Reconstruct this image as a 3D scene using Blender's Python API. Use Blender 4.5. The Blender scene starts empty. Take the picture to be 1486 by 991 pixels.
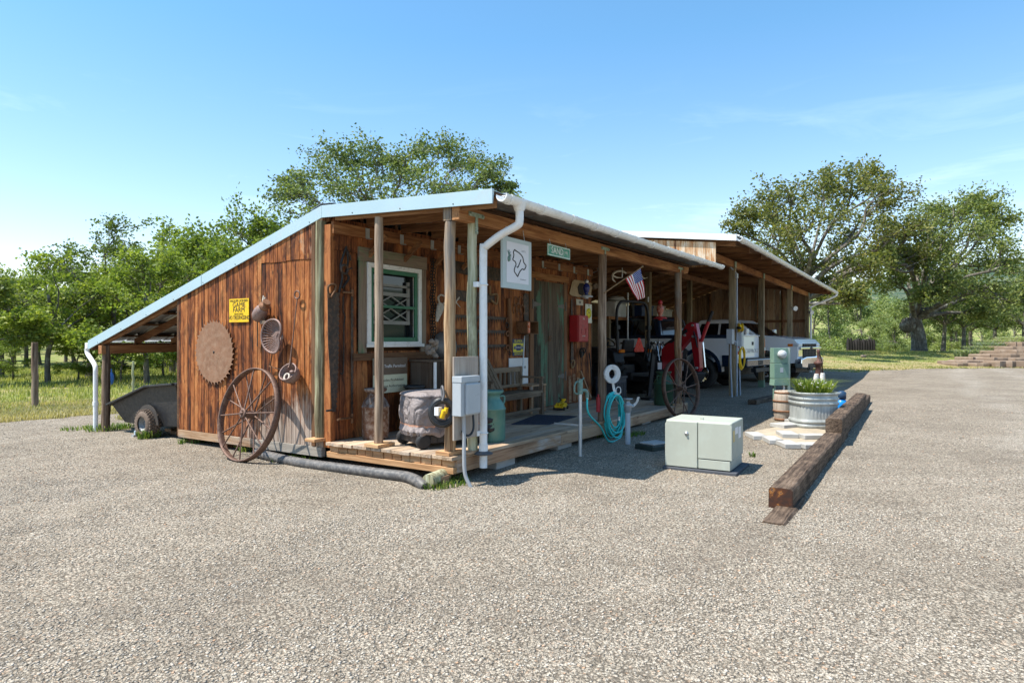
import bpy, math, random
import numpy as np
from mathutils import Vector, Matrix, noise as mnoise
random.seed(7)
S = bpy.context.scene
COL = S.collection
R = math.radians
# ---------------------------------------------------------------- camera geometry (x along the porch, y towards the back, z up)
F, CX, CY0, CH, VPX = 940., 743., 494., 1.4, 1338.
TH = math.atan2(VPX - CX, F)
SN, CS = math.sin(TH), math.cos(TH)
def ray(px, py):
    X = (px - CX) / F
    return Vector((X * SN + CS, -X * CS + SN, -(py - CY0) / F))
def atD(px, py, D): return ray(px, py) * D + Vector((0, 0, CH))
def onX(px, py, x): r = ray(px, py); return r * (x / r.x) + Vector((0, 0, CH))
def onY(px, py, y): r = ray(px, py); return r * (y / r.y) + Vector((0, 0, CH))
def onZ(px, py, z=0.): r = ray(px, py); return r * ((z - CH) / r.z) + Vector((0, 0, CH))
def vec(*a): return Vector(a)

# ---------------------------------------------------------------- mesh collector
class MB:
    def __init__(s):
        s.v = []; s.f = []; s.sm = []; s.mi = []; s.rn = []; s.M = None; s.m = 0; s.r = 0.
    def rr(s): s.r = random.random(); return s
    def add(s, vs, fs, smooth=False):
        b = len(s.v)
        if s.M is not None: vs = [s.M @ Vector(p) for p in vs]
        s.v.extend([tuple(p) for p in vs])
        for f in fs:
            s.f.append(tuple(i + b for i in f)); s.sm.append(smooth); s.mi.append(s.m); s.rn.append(s.r)
        return s
    def hexa(s, p):   # 8 points: bottom 4 ccw, top 4 ccw
        s.rr()
        return s.add(p, [(3,2,1,0),(4,5,6,7),(0,1,5,4),(1,2,6,5),(2,3,7,6),(3,0,4,7)])
    def box(s, x0, x1, y0, y1, z0, z1):
        return s.hexa([(x0,y0,z0),(x1,y0,z0),(x1,y1,z0),(x0,y1,z0),(x0,y0,z1),(x1,y0,z1),(x1,y1,z1),(x0,y1,z1)])
    def cbox(s, c, d): return s.box(c[0]-d[0]/2,c[0]+d[0]/2,c[1]-d[1]/2,c[1]+d[1]/2,c[2]-d[2]/2,c[2]+d[2]/2)
    def bar(s, p, q, w, h, up=(0,0,1)):
        p, q = Vector(p), Vector(q); d = (q-p).normalized(); u = Vector(up)
        x = d.cross(u)
        if x.length < 1e-4: x = d.cross(Vector((0,1,0)))
        x.normalize(); y = x.cross(d).normalized()
        a, b = x*(w/2), y*(h/2)
        return s.hexa([p-a-b, p+a-b, q+a-b, q-a-b, p-a+b, p+a+b, q+a+b, q-a+b])
    def tube(s, pts, r, n=8, caps=True, smooth=True, closed=False):
        s.rr()
        pts = [Vector(p) for p in pts]; N = len(pts)
        rs = r if isinstance(r, (list, tuple)) else [r]*N
        vs = []; ref = None
        for i, p in enumerate(pts):
            if closed: t = pts[(i+1) % N] - pts[i-1]
            else: t = pts[min(i+1, N-1)] - pts[max(i-1, 0)]
            if t.length < 1e-9: t = Vector((0,0,1))
            t.normalize()
            if ref is None:
                ref = t.cross(Vector((0,0,1)))
                if ref.length < 1e-3: ref = t.cross(Vector((0,1,0)))
            a = (ref - t*ref.dot(t))
            if a.length < 1e-6: a = t.orthogonal()
            a.normalize(); ref = a; b = t.cross(a)
            for k in range(n):
                w = 2*math.pi*k/n
                vs.append(p + (a*math.cos(w) + b*math.sin(w))*rs[i])
        fs = []
        for i in range(N if closed else N-1):
            j = (i+1) % N
            for k in range(n):
                k2 = (k+1) % n
                fs.append((i*n+k, i*n+k2, j*n+k2, j*n+k))
        s.add(vs, fs, smooth)
        if caps and not closed:
            s.add(vs[:n], [tuple(range(n-1,-1,-1))]); s.add(vs[-n:], [tuple(range(n))])
        return s
    def cyl(s, p, q, r, n=16, r2=None): return s.tube([p, q], [r, r if r2 is None else r2], n)
    def ring(s, c, axis, Rm, r, n=24, m=8, sx=1., a0=0., a1=2*math.pi):
        c = Vector(c); ax = Vector(axis).normalized(); a = ax.orthogonal().normalized()
        if abs(ax.z) < .99: a = ax.cross(Vector((0,0,1))).normalized()
        b = ax.cross(a); full = abs(a1-a0-2*math.pi) < 1e-6
        k = n if full else n+1
        return s.tube([c + a*(Rm*sx*math.cos(a0+(a1-a0)*i/n)) + b*(Rm*math.sin(a0+(a1-a0)*i/n)) for i in range(k)], r, m, closed=full)
    def lathe(s, prof, c=(0,0,0), n=20, axis=(0,0,1), sx=1., smooth=True, caps=True):
        s.rr(); c = Vector(c); ax = Vector(axis).normalized()
        a = Vector((1,0,0)) if abs(ax.z) > .99 else ax.cross(Vector((0,0,1))).normalized()
        b = ax.cross(a); vs = []
        for (r, z) in prof:
            for k in range(n):
                w = 2*math.pi*k/n
                vs.append(c + ax*z + a*(r*sx*math.cos(w)) + b*(r*math.sin(w)))
        fs = [(i*n+k, i*n+(k+1)%n, (i+1)*n+(k+1)%n, (i+1)*n+k) for i in range(len(prof)-1) for k in range(n)]
        s.add(vs, fs, smooth)
        if caps:
            s.add(vs[:n], [tuple(range(n-1,-1,-1))]); s.add(vs[-n:], [tuple(range(n))])
        return s
    def prism(s, poly, o, ex, ey, ez):   # polygon in (ex,ey), extruded along the vector ez
        s.rr(); o, ex, ey, ez = map(Vector, (o, ex, ey, ez)); n = len(poly)
        a = [o + ex*x + ey*y for x, y in poly]; b = [p + ez for p in a]
        return s.add(a+b, [tuple(range(n-1,-1,-1)), tuple(range(n, 2*n))] + [(i,(i+1)%n,n+(i+1)%n,n+i) for i in range(n)])
    def loft(s, rings, caps=True, smooth=True, closed=True):
        s.rr(); n = len(rings[0]); vs = [p for r in rings for p in r]
        fs = [(i*n+k, i*n+(k+1)%n, (i+1)*n+(k+1)%n, (i+1)*n+k) for i in range(len(rings)-1) for k in range(n if closed else n-1)]
        s.add(vs, fs, smooth)
        if caps: s.add(rings[0], [tuple(range(n-1,-1,-1))]); s.add(rings[-1], [tuple(range(n))])
        return s
    def ell(s, c, rx, ry, rz, n=14, m=8, jit=0.):
        s.rr(); vs = [(c[0],c[1],c[2]-rz)]
        for i in range(1, m):
            t = -math.pi/2 + math.pi*i/m
            for k in range(n):
                w = 2*math.pi*k/n; j = 1 + random.uniform(-jit, jit)
                vs.append((c[0]+rx*j*math.cos(t)*math.cos(w), c[1]+ry*j*math.cos(t)*math.sin(w), c[2]+rz*j*math.sin(t)))
        vs.append((c[0],c[1],c[2]+rz)); L = len(vs)-1
        fs = [(0, 1+(k+1)%n, 1+k) for k in range(n)] + [(L, 1+(m-2)*n+k, 1+(m-2)*n+(k+1)%n) for k in range(n)]
        fs += [(1+i*n+k, 1+i*n+(k+1)%n, 1+(i+1)*n+(k+1)%n, 1+(i+1)*n+k) for i in range(m-2) for k in range(n)]
        return s.add(vs, fs, True)
    def build(s, name, mats, parent=None, bevel=0., local=False, sub=0):
        me = bpy.data.meshes.new(name)
        off = Vector((0,0,0))
        if parent is not None and not local:
            q = parent
            while q is not None: off += q.location; q = q.parent
        vs = [(a-off.x, b-off.y, c-off.z) for a, b, c in s.v]
        me.from_pydata(vs, [], s.f)
        me.polygons.foreach_set('use_smooth', s.sm); me.polygons.foreach_set('material_index', s.mi)
        at = me.attributes.new('rnd', 'FLOAT', 'FACE'); at.data.foreach_set('value', s.rn)
        for m in (mats if isinstance(mats, (list, tuple)) else [mats]): me.materials.append(m)
        me.update()
        o = bpy.data.objects.new(name, me); COL.objects.link(o)
        if parent is not None: o.parent = parent
        if bevel:
            b = o.modifiers.new('bevel', 'BEVEL'); b.width = bevel; b.segments = 2; b.limit_method = 'ANGLE'; b.angle_limit = R(40)
        if sub:
            u = o.modifiers.new('sub', 'SUBSURF'); u.levels = sub; u.render_levels = sub
        return o

def tag(o, label, cat, group=None, kind=None):
    o['label'] = label; o['category'] = cat
    if group: o['group'] = group
    if kind: o['kind'] = kind
    return o
def thing(name, label, cat, loc=(0,0,0), rz=0., group=None):
    o = bpy.data.objects.new(name, None); o.empty_display_size = .1; COL.objects.link(o)
    o.location = loc; o.rotation_euler = (0, 0, rz)
    return tag(o, label, cat, group)
def structure(o): o['kind'] = 'structure'; return o
KIDS = {}
def copy_tree(o, parent=None):
    c = o.copy(); COL.objects.link(c); c.parent = parent
    for ch in o.children: copy_tree(ch, c)
    return c
def text_mesh(name, body, size, mat, parent, loc, rot, depth=.002, align='CENTER', sx=1., spacing=1.):
    cu = bpy.data.curves.new('lettering', 'FONT'); cu.body = body; cu.size = size; cu.extrude = depth
    cu.align_x = align; cu.align_y = 'CENTER'; cu.resolution_u = 3; cu.space_character = spacing
    t = bpy.data.objects.new('lettering', cu); COL.objects.link(t)
    dg = bpy.context.evaluated_depsgraph_get()
    me = bpy.data.meshes.new_from_object(t.evaluated_get(dg), depsgraph=dg)
    bpy.data.objects.remove(t)
    me.materials.clear(); me.materials.append(mat)
    o = bpy.data.objects.new(name, me); COL.objects.link(o)
    o.parent = parent; o.location = loc; o.rotation_euler = rot; o.scale = (sx, 1, 1)
    return o
def lerp(a, b, t): return a + (b-a)*t
def smooth_path(pts, k=6):
    P = [Vector(p) for p in pts]; out = []
    for i in range(len(P)-1):
        p0, p1, p2, p3 = P[max(i-1,0)], P[i], P[i+1], P[min(i+2, len(P)-1)]
        for j in range(k):
            t = j/k
            out.append(.5*((2*p1) + (p2-p0)*t + (2*p0-5*p1+4*p2-p3)*t*t + (3*p1-p0-3*p2+p3)*t**3))
    return out + [P[-1]]

# ---------------------------------------------------------------- materials
class NT:
    def __init__(s, name):
        s.mat = bpy.data.materials.new(name); s.mat.use_nodes = True
        s.t = s.mat.node_tree; s.t.nodes.clear()
        s.out = s.n('ShaderNodeOutputMaterial')
        s.bs = s.n('ShaderNodeBsdfPrincipled'); s.l(s.bs.outputs[0], s.out.inputs[0])
    def n(s, ty, **k):
        x = s.t.nodes.new(ty)
        for a, b in k.items(): setattr(x, a, b)
        return x
    def l(s, a, b): s.t.links.new(a, b)
    def coord(s, which='Object'): return s.n('ShaderNodeTexCoord').outputs[which]
    def attr(s, nm='rnd'): return s.n('ShaderNodeAttribute', attribute_name=nm).outputs['Fac']
    def math(s, op, a, b=None, c=None):
        x = s.n('ShaderNodeMath', operation=op)
        for i, q in enumerate((a, b, c)):
            if q is None: continue
            if isinstance(q, (int, float)): x.inputs[i].default_value = q
            else: s.l(q, x.inputs[i])
        return x.outputs[0]
    def vmul(s, v, k):
        x = s.n('ShaderNodeVectorMath', operation='MULTIPLY'); s.l(v, x.inputs[0]); x.inputs[1].default_value = k; return x.outputs[0]
    def vshift(s, v, f, k):   # v + f*k
        c = s.n('ShaderNodeVectorMath', operation='SCALE'); c.inputs[0].default_value = k; s.l(f, c.inputs['Scale'])
        x = s.n('ShaderNodeVectorMath', operation='ADD'); s.l(v, x.inputs[0]); s.l(c.outputs[0], x.inputs[1]); return x.outputs[0]
    def noise(s, v, scale, detail=4, rough=.55, dist=0.):
        x = s.n('ShaderNodeTexNoise'); s.l(v, x.inputs['Vector']); x.inputs['Scale'].default_value = scale
        x.inputs['Detail'].default_value = detail; x.inputs['Roughness'].default_value = rough; x.inputs['Distortion'].default_value = dist
        return x.outputs['Fac']
    def vor(s, v, scale, out='Color', feature='F1'):
        x = s.n('ShaderNodeTexVoronoi', feature=feature); s.l(v, x.inputs['Vector']); x.inputs['Scale'].default_value = scale
        return x.outputs[out]
    def ramp(s, fac, stops, interp='LINEAR'):
        x = s.n('ShaderNodeValToRGB'); s.l(fac, x.inputs[0]); e = x.color_ramp; e.interpolation = interp
        while len(e.elements) < len(stops): e.elements.new(.5)
        for el, (p, c) in zip(e.elements, stops):
            el.position = p; el.color = (*c, 1) if not isinstance(c, (int, float)) else (c, c, c, 1)
        return x.outputs[0]
    def mix(s, fac, a, b, blend='MIX'):
        x = s.n('ShaderNodeMix', data_type='RGBA', blend_type=blend)
        for i, q in ((0, fac), (6, a), (7, b)):
            if isinstance(q, (int, float)): x.inputs[i].default_value = q
            elif isinstance(q, tuple): x.inputs[i].default_value = (*q, 1)
            else: s.l(q, x.inputs[i])
        return x.outputs[2]
    def bump(s, h, strength=.3, dist=.01):
        x = s.n('ShaderNodeBump'); x.inputs['Strength'].default_value = strength; x.inputs['Distance'].default_value = dist
        s.l(h, x.inputs['Height']); s.l(x.outputs[0], s.bs.inputs['Normal']); return x
    def set(s, col=None, rough=None, metal=None, spec=None):
        for nm, q in (('Base Color', col), ('Roughness', rough), ('Metallic', metal), ('Specular IOR Level', spec)):
            if q is None: continue
            i = s.bs.inputs[nm]
            if isinstance(q, (int, float)): i.default_value = q
            elif isinstance(q, tuple): i.default_value = (*q, 1)
            else: s.l(q, i)
        return s.mat
def sc(c, k): return tuple(min(1, x*k) for x in c)
MC = {}
def plain(name, col, rough=.55, metal=0., var=.18, scale=6., bump=0., bscale=60., spec=.4, dirt=None, dirt_amt=.5):
    if name in MC: return MC[name]
    t = NT(name); v = t.coord(); r = t.attr(); v = t.vshift(v, r, (13., 7., 3.))
    n = t.noise(v, scale, 5)
    c = t.ramp(n, [(.3, sc(col, 1-var)), (.7, sc(col, 1+var*.6))])
    if dirt is not None:
        d = t.noise(v, scale*2.3, 6, .65)
        c = t.mix(t.ramp(d, [(.5-.12+.2*(1-dirt_amt), 0.), (.72, 1.)]), c, dirt)
    rg = t.ramp(t.noise(v, scale*3, 3), [(.3, max(.03, rough-.1)), (.7, min(1, rough+.12))])
    if bump: t.bump(t.noise(v, bscale, 4), bump, .01)
    MC[name] = t.set(c, rg, metal, spec); return MC[name]
def wood(name, stops, axis='z', fine=55., stretch=.045, rough=.75, bump=.35, patch=None, patch_scale=2.2, knots=True, spec=.25, patch_pos=(.5, .64)):
    """stops: colours by grain value; patch: a second, weathered colour in worn areas."""
    if name in MC: return MC[name]
    t = NT(name); v = t.coord(); r = t.attr()
    v = t.vshift(v, r, (37., 23., 51.))
    k = {'x': (stretch,1,1), 'y': (1,stretch,1), 'z': (1,1,stretch)}[axis]
    g = t.noise(t.vmul(v, k), fine, 5, .62, .35)
    k2 = {'x': (.16,1,1), 'y': (1,.16,1), 'z': (1,1,.16)}[axis]
    w = t.noise(t.vmul(v, k2), 5.5, 4, .6, .6)
    gg = t.math('ADD', t.math('MULTIPLY', g, .6), t.math('MULTIPLY', w, .5))
    gg = t.math('ADD', gg, t.math('MULTIPLY', t.math('SUBTRACT', r, .5), .16))
    c = t.ramp(gg, stops)
    if knots:
        kn = t.vor(t.vmul(v, {'x': (.45,1,1), 'y': (1,.45,1), 'z': (1,1,.45)}[axis]), 4.2, 'Distance')
        c = t.mix(t.ramp(kn, [(.03, 1.), (.09, 0.)]), c, sc(stops[0][1], .55))
    if patch is not None:
        p = t.noise(t.vmul(v, {'x': (.3,1,1), 'y': (1,.3,1), 'z': (1,1,.3)}[axis]), patch_scale, 6, .65, .4)
        c = t.mix(t.ramp(p, [(patch_pos[0], 0.), (patch_pos[1], 1.)]), c, t.ramp(g, [(.3, sc(patch, .55)), (.7, patch)]))
    t.bump(gg, bump, .006)
    MC[name] = t.set(c, rough, 0., spec); return MC[name]
# ---------------------------------------------------------------- camera, light, sky
cam = bpy.data.objects.new('camera', bpy.data.cameras.new('camera')); COL.objects.link(cam); S.camera = cam
cam.location = (0, 0, CH); cam.rotation_euler = (R(90), 0, TH*-1 + math.atan2(0,1) if False else math.atan2(SN, CS) - R(90))
cam.data.sensor_width = 36; cam.data.lens = 36*F/1486; cam.data.shift_y = -1.5/1486; cam.data.clip_end = 6000; cam.data.clip_start = .05
SUND = Vector((-.36, .295, .885)).normalized()          # towards the sun
sun = bpy.data.objects.new('sun', bpy.data.lights.new('sun', 'SUN')); COL.objects.link(sun)
sun.data.energy = 4.8; sun.data.angle = R(.53); sun.data.color = (1., .955, .88)
sun.rotation_euler = SUND.to_track_quat('Z', 'Y').to_euler(); sun.location = (0, 0, 30)
W = bpy.data.worlds.new('World'); S.world = W; W.use_nodes = True
wt = W.node_tree; wt.nodes.clear()
wo = wt.nodes.new('ShaderNodeOutputWorld'); bg = wt.nodes.new('ShaderNodeBackground'); sky = wt.nodes.new('ShaderNodeTexSky')
sky.sky_type = 'NISHITA'; sky.sun_disc = False
sky.sun_elevation = math.asin(SUND.z); sky.sun_rotation = math.atan2(SUND.x, SUND.y)
sky.air_density = 1.25; sky.dust_density = .35; sky.ozone_density = 1.4; sky.altitude = 300
tc = wt.nodes.new('ShaderNodeTexCoord'); mp = wt.nodes.new('ShaderNodeMapping'); mp.inputs['Scale'].default_value = (1.6, 1.6, 9.)
mp.inputs['Rotation'].default_value = (.12, -.1, .4)
ns = wt.nodes.new('ShaderNodeTexNoise'); ns.inputs['Scale'].default_value = 1.9; ns.inputs['Detail'].default_value = 7; ns.inputs['Roughness'].default_value = .62; ns.inputs['Distortion'].default_value = .7
rp = wt.nodes.new('ShaderNodeValToRGB'); rp.color_ramp.elements[0].position = .52; rp.color_ramp.elements[1].position = .76
rp.color_ramp.elements[1].color = (.40, .40, .40, 1)
sx = wt.nodes.new('ShaderNodeSeparateXYZ'); hz = wt.nodes.new('ShaderNodeMapRange')
hz.inputs['From Min'].default_value = .0; hz.inputs['From Max'].default_value = .38; hz.inputs['To Min'].default_value = 1.; hz.inputs['To Max'].default_value = .0
mm = wt.nodes.new('ShaderNodeMath'); mm.operation = 'MULTIPLY'
mx = wt.nodes.new('ShaderNodeMix'); mx.data_type = 'RGBA'; mx.inputs[7].default_value = (8.2, 9.2, 10.2, 1)
wt.links.new(tc.outputs['Generated'], mp.inputs[0]); wt.links.new(mp.outputs[0], ns.inputs['Vector']); wt.links.new(ns.outputs['Fac'], rp.inputs[0])
wt.links.new(tc.outputs['Generated'], sx.inputs[0]); wt.links.new(sx.outputs['Z'], hz.inputs['Value'])
wt.links.new(rp.outputs[0], mm.inputs[0]); wt.links.new(hz.outputs[0], mm.inputs[1]); wt.links.new(mm.outputs[0], mx.inputs[0])
tn = wt.nodes.new('ShaderNodeMix'); tn.data_type = 'RGBA'; tn.blend_type = 'MULTIPLY'; tn.inputs[0].default_value = 1.; tg = wt.nodes.new('ShaderNodeValToRGB'); tg.color_ramp.elements[0].position = 0.; tg.color_ramp.elements[0].color = (.97, .86, .92, 1); tg.color_ramp.elements[1].position = .42; tg.color_ramp.elements[1].color = (.54, .82, .92, 1)
wt.links.new(sx.outputs['Z'], tg.inputs[0]); wt.links.new(tg.outputs[0], tn.inputs[7])
wt.links.new(sky.outputs[0], tn.inputs[6]); wt.links.new(tn.outputs[2], mx.inputs[6]); wt.links.new(mx.outputs[2], bg.inputs[0]); wt.links.new(bg.outputs[0], wo.inputs[0])
bg.inputs['Strength'].default_value = .145
S.view_settings.view_transform = 'Standard'; S.view_settings.look = 'None'; S.view_settings.exposure = .84; S.view_settings.gamma = 1.
S.cycles.use_denoising = True; S.cycles.max_bounces = 8; S.cycles.diffuse_bounces = 4; S.cycles.transparent_max_bounces = 8
S.render.film_transparent = False

# ---------------------------------------------------------------- terrain
def sst(a, b, t):
    t = min(1., max(0., (t-a)/(b-a))); return t*t*(3-2*t)
def XD(x, y): return SN*x - CS*y, CS*x + SN*y            # lateral, depth from the camera
def gz(x, y):
    X, D = XD(x, y)
    z = .06*mnoise.noise(Vector((x*.11, y*.11, 3.))) * sst(7, 16, D)
    az = X/max(D, 1.)
    rt = sst(.30, .46, az)
    z += rt*(.16*sst(22, 30, D) + .5*sst(29, 41, D) - .55*sst(46, 62, D) - 5.*sst(62, 120, D))
    z += rt*22.*sst(120, 330, D) + (1-rt)*(.6*sst(30, 90, D) + 3.*sst(90, 300, D))
    z += .25*mnoise.noise(Vector((x*.04, y*.04, 9.)))*sst(20, 50, D)
    # a gully of bare ground at the far left stays low
    return z
YB = [(-420,628),(-150,620),(0,612),(60,607),(110,603),(160,600),(215,597),(262,594)]
poly = [onZ(px, py).xy[:] for px, py in YB]
poly += [(6.2, 11.9), (10.5, 11.2), (29.5, 10.5), (30.4, 6.2)]
poly += [onZ(px, py, .1).xy[:] for px, py in [(1178,538),(1215,539.5),(1242,540),(1320,538),(1400,537),(1486,535.5),(1650,531)]]
poly += [(36., -22.), (10., -34.), (-22., -22.), (-20., 6.), (-12., 16.)]
NP = len(poly)
pa = np.array(poly); pb = np.roll(pa, -1, axis=0)
def inside(x, y):
    c = False
    for i in range(NP):
        x1, y1 = poly[i]; x2, y2 = poly[(i+1) % NP]
        if (y1 > y) != (y2 > y) and x < (x2-x1)*(y-y1)/(y2-y1)+x1: c = not c
    return c
def sdist(x, y):      # > 0 inside the gravel
    p = np.array([x, y]); d = pb-pa; t = np.clip(((p-pa)*d).sum(1)/(d*d).sum(1), 0, 1)
    m = np.sqrt(((pa+d*t[:,None]-p)**2).sum(1).min())
    return m if inside(x, y) else -m
def sector_grid(dists, a0, a1, na, zf):
    vs = []; fs = []; n = na+1
    for D in dists:
        for k in range(n):
            a = lerp(a0, a1, k/na); x = D*math.cos(a); y = D*math.sin(a); vs.append((x, y, zf(x, y)))
    for i in range(len(dists)-1):
        for k in range(na):
            fs.append((i*n+k, (i+1)*n+k, (i+1)*n+k+1, i*n+k+1))
    return vs, fs
def wobble(x, y): return .42*mnoise.noise(Vector((x*.9, y*.9, 1.))) + .13*mnoise.noise(Vector((x*3., y*3., 5.)))
# meadow: one sheet to the horizon
dd = [0.02]; 
while dd[-1] < 5200: dd.append(dd[-1]*1.085 + .12)
def zmeadow(x, y):
    d = math.hypot(x, y)
    if d < 60:
        s = sdist(x, y); return gz(x, y) - .10*sst(-.1, .6, s)
    return gz(x, y)
t = NT('meadow_grass'); v = t.coord()
n1 = t.noise(v, .35, 5, .6); n2 = t.noise(v, 7., 6, .7); n3 = t.noise(v, 1.3, 4, .6)
green = t.ramp(n2, [(.3, (.11, .14, .035)), (.55, (.20, .235, .065)), (.75, (.29, .30, .11))])
dry = t.ramp(n2, [(.3, (.22, .17, .08)), (.6, (.40, .32, .17)), (.8, (.52, .44, .27))])
ed = t.attr('edge')
mk_ = t.math('ADD', t.math('ADD', t.math('MULTIPLY', n1, .55), t.math('MULTIPLY', n3, .45)), t.math('MULTIPLY', ed, .22))
c = t.mix(t.ramp(mk_, [(.48, 0.), (.62, 1.)]), green, dry)
t.bump(n2, .8, .08)
M_MEADOW = t.set(c, .95, 0., .1)
vs, fs = sector_grid(dd, 0, 2*math.pi, 200, zmeadow)
mb = MB(); mb.add(vs, fs, True); go = structure(mb.build('ground', M_MEADOW))
at = go.data.attributes.new('edge', 'FLOAT', 'POINT'); at.data.foreach_set('value', [sst(-4., -.6, sdist(x, y)) if math.hypot(x, y) < 60 else 0. for x, y, z in vs])
# gravel sheet
t = NT('crushed_gravel'); v = t.coord()
vd = t.vshift(v, t.noise(v, 9., 2), (.05, .04, .02))
c1 = t.n('ShaderNodeSeparateColor'); t.l(t.vor(vd, 62.), c1.inputs[0])
c2 = t.n('ShaderNodeSeparateColor'); t.l(t.vor(vd, 135.), c2.inputs[0])
PAL = [(0., (.12, .10, .078)), (.18, (.21, .18, .142)), (.42, (.285, .248, .20)), (.68, (.345, .306, .25)), (.88, (.41, .37, .31)), (.965, (.33, .215, .14)), (1., (.50, .46, .40))]
a = t.ramp(c1.outputs[0], PAL); b = t.ramp(c2.outputs[0], PAL)
sel = t.ramp(t.noise(v, 5., 5, .65), [(.42, 0.), (.6, 1.)])
c = t.mix(sel, a, b)
big = t.noise(v, .5, 5, .62); med = t.noise(v, 2.4, 4, .6)
tone = t.math('ADD', t.math('MULTIPLY', big, .6), t.math('MULTIPLY', med, .4))
c = t.mix(1., c, t.ramp(tone, [(.37, (.76, .735, .70)), (.5, (.95, .94, .92)), (.63, (1.13, 1.13, 1.13))]), 'MULTIPLY')
sy_ = t.n('ShaderNodeSeparateXYZ'); t.l(v, sy_.inputs[0]); wv_ = t.math('MULTIPLY', t.math('SUBTRACT', t.noise(v, .22, 3), .5), 2.2)
tr_ = None
for yy in (-1.35, -2.95, 1.9 - 1.0*0):
    if yy > 0: continue
    d_ = t.math('ABSOLUTE', t.math('ADD', t.math('SUBTRACT', sy_.outputs['Y'], yy), wv_)); b_ = t.ramp(d_, [(.12, 1.), (.5, 0.)])
    tr_ = b_ if tr_ is None else t.math('MAXIMUM', tr_, b_)
trk = t.math('MULTIPLY', tr_, t.ramp(t.noise(v, 1.1, 4), [(.35, .2), (.6, 1.)]))
c = t.mix(t.math('MULTIPLY', trk, .55), c, (.40, .36, .305))
# compacted wheel tracks: paler, finer
d1 = t.vor(vd, 62., 'Distance'); d2 = t.vor(vd, 135., 'Distance')
gap = t.math('ADD', t.math('MULTIPLY', d1, 1.), t.math('MULTIPLY', d2, .6))
c = t.mix(1., c, (1.37, 1.345, 1.30), 'MULTIPLY')
c = t.mix(t.ramp(tone, [(.36, .4), (.50, 0.)]), c, (.29, .245, .195))
c = t.mix(t.ramp(gap, [(.66, 0.), (1.1, .8)]), c, (.09, .074, .056))
hgt = t.math('ADD', t.math('SUBTRACT', 1., gap), t.math('MULTIPLY', c1.outputs[1], .5))
t.bump(hgt, .75, .016)
M_GRAVEL = t.set(c, .9, 0., .15)
def edge_fit(p): return p
gd = [0.02]
while gd[-1] < 52: gd.append(gd[-1]*1.02 + .07)
vs = []; fs = []
na = 260
keep = {}
for i, D in enumerate(gd):
    for k in range(na):
        an = 2*math.pi*k/na; x = D*math.cos(an); y = D*math.sin(an)
        keep[(i, k)] = (x, y, sdist(x, y) + wobble(x, y) if D > 6 else 9.)
idx = {}
def gv(i, k):
    if (i, k) not in idx:
        x, y, s = keep[(i, k)]
        z = gz(x, y) + .012 + .018*mnoise.noise(Vector((x*.45, y*.45, 0.))) + .008*mnoise.noise(Vector((x*1.9, y*1.9, 2.)))
        z -= .05*sst(.25, -.15, s)
        idx[(i, k)] = len(vs); vs.append((x, y, z))
    return idx[(i, k)]
for i in range(len(gd)-1):
    for k in range(na):
        q = [(i,k),(i+1,k),(i+1,(k+1)%na),(i,(k+1)%na)]
        if max(keep[p][2] for p in q) > -.1: fs.append(tuple(gv(*p) for p in q))
mb = MB(); mb.add(vs, fs, True); structure(mb.build('gravel_yard', M_GRAVEL))
def ground_z(x, y): return gz(x, y) + .012 + .018*mnoise.noise(Vector((x*.45, y*.45, 0.))) + .008*mnoise.noise(Vector((x*1.9, y*1.9, 2.)))

# loose stones lying on the gravel in front of the camera
rng = np.random.default_rng(3)
def stones(N, dmin, dmax, smin, smax, name, label, mat, reject=None):
    D = np.sqrt(rng.uniform(dmin**2, dmax**2, N)); X = D*rng.uniform(-.84, .84, N)
    x = SN*X + CS*D; y = -CS*X + SN*D
    if reject is not None:
        k = ~reject(x, y); x, y = x[k], y[k]; N = len(x)
    z = np.array([ground_z(a, b) for a, b in zip(x, y)])
    base = np.array([[1,0,0],[.4,.9,.1],[-.6,.75,-.1],[-1,-.1,.1],[-.45,-.9,0],[.55,-.8,.05],[.15,.1,.75],[.0,-.1,-.7]], float)
    fb = np.array([[0,1,6],[1,2,6],[2,3,6],[3,4,6],[4,5,6],[5,0,6],[1,0,7],[2,1,7],[3,2,7],[4,3,7],[5,4,7],[0,5,7]])
    s = smin + (smax-smin)*rng.random(N)**2.6
    V = base[None]*(1+rng.uniform(-.32, .32, (N, 8, 3)))*s[:,None,None]
    V[:,:,2] *= rng.uniform(.3, .8, N)[:,None]
    a = rng.uniform(0, 2*np.pi, N); ca, sa = np.cos(a)[:,None], np.sin(a)[:,None]
    ti = rng.uniform(-.4, .4, N)[:,None]
    vx = V[:,:,0]*ca - V[:,:,1]*sa; vy = V[:,:,0]*sa + V[:,:,1]*ca; vz = V[:,:,2] + vx*ti*.5
    P = np.stack([vx + x[:,None], vy + y[:,None], vz + (z + s*.12)[:,None]], 2).reshape(-1, 3)
    Fa = (fb[None] + (np.arange(N)*8)[:,None,None]).reshape(-1, 3)
    me = bpy.data.meshes.new(name)
    me.vertices.add(len(P)); me.vertices.foreach_set('co', P.ravel())
    me.loops.add(Fa.size); me.loops.foreach_set('vertex_index', Fa.ravel().astype(np.int32))
    me.polygons.add(len(Fa)); me.polygons.foreach_set('loop_start', np.arange(0, Fa.size, 3, dtype=np.int32))
    at = me.attributes.new('rnd', 'FLOAT', 'FACE'); at.data.foreach_set('value', np.repeat(rng.random(N), 12))
    me.update(); me.materials.append(mat)
    o = bpy.data.objects.new(name, me); COL.objects.link(o)
    return tag(o, label, 'gravel', kind='stuff')
t = NT('stone_chips')
c = t.ramp(t.attr(), [(0., (.13, .112, .09)), (.15, (.20, .172, .138)), (.4, (.28, .245, .20)), (.7, (.35, .312, .26)), (.92, (.40, .36, .305)), (.97, (.36, .22, .135)), (1., (.46, .42, .365))])
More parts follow.
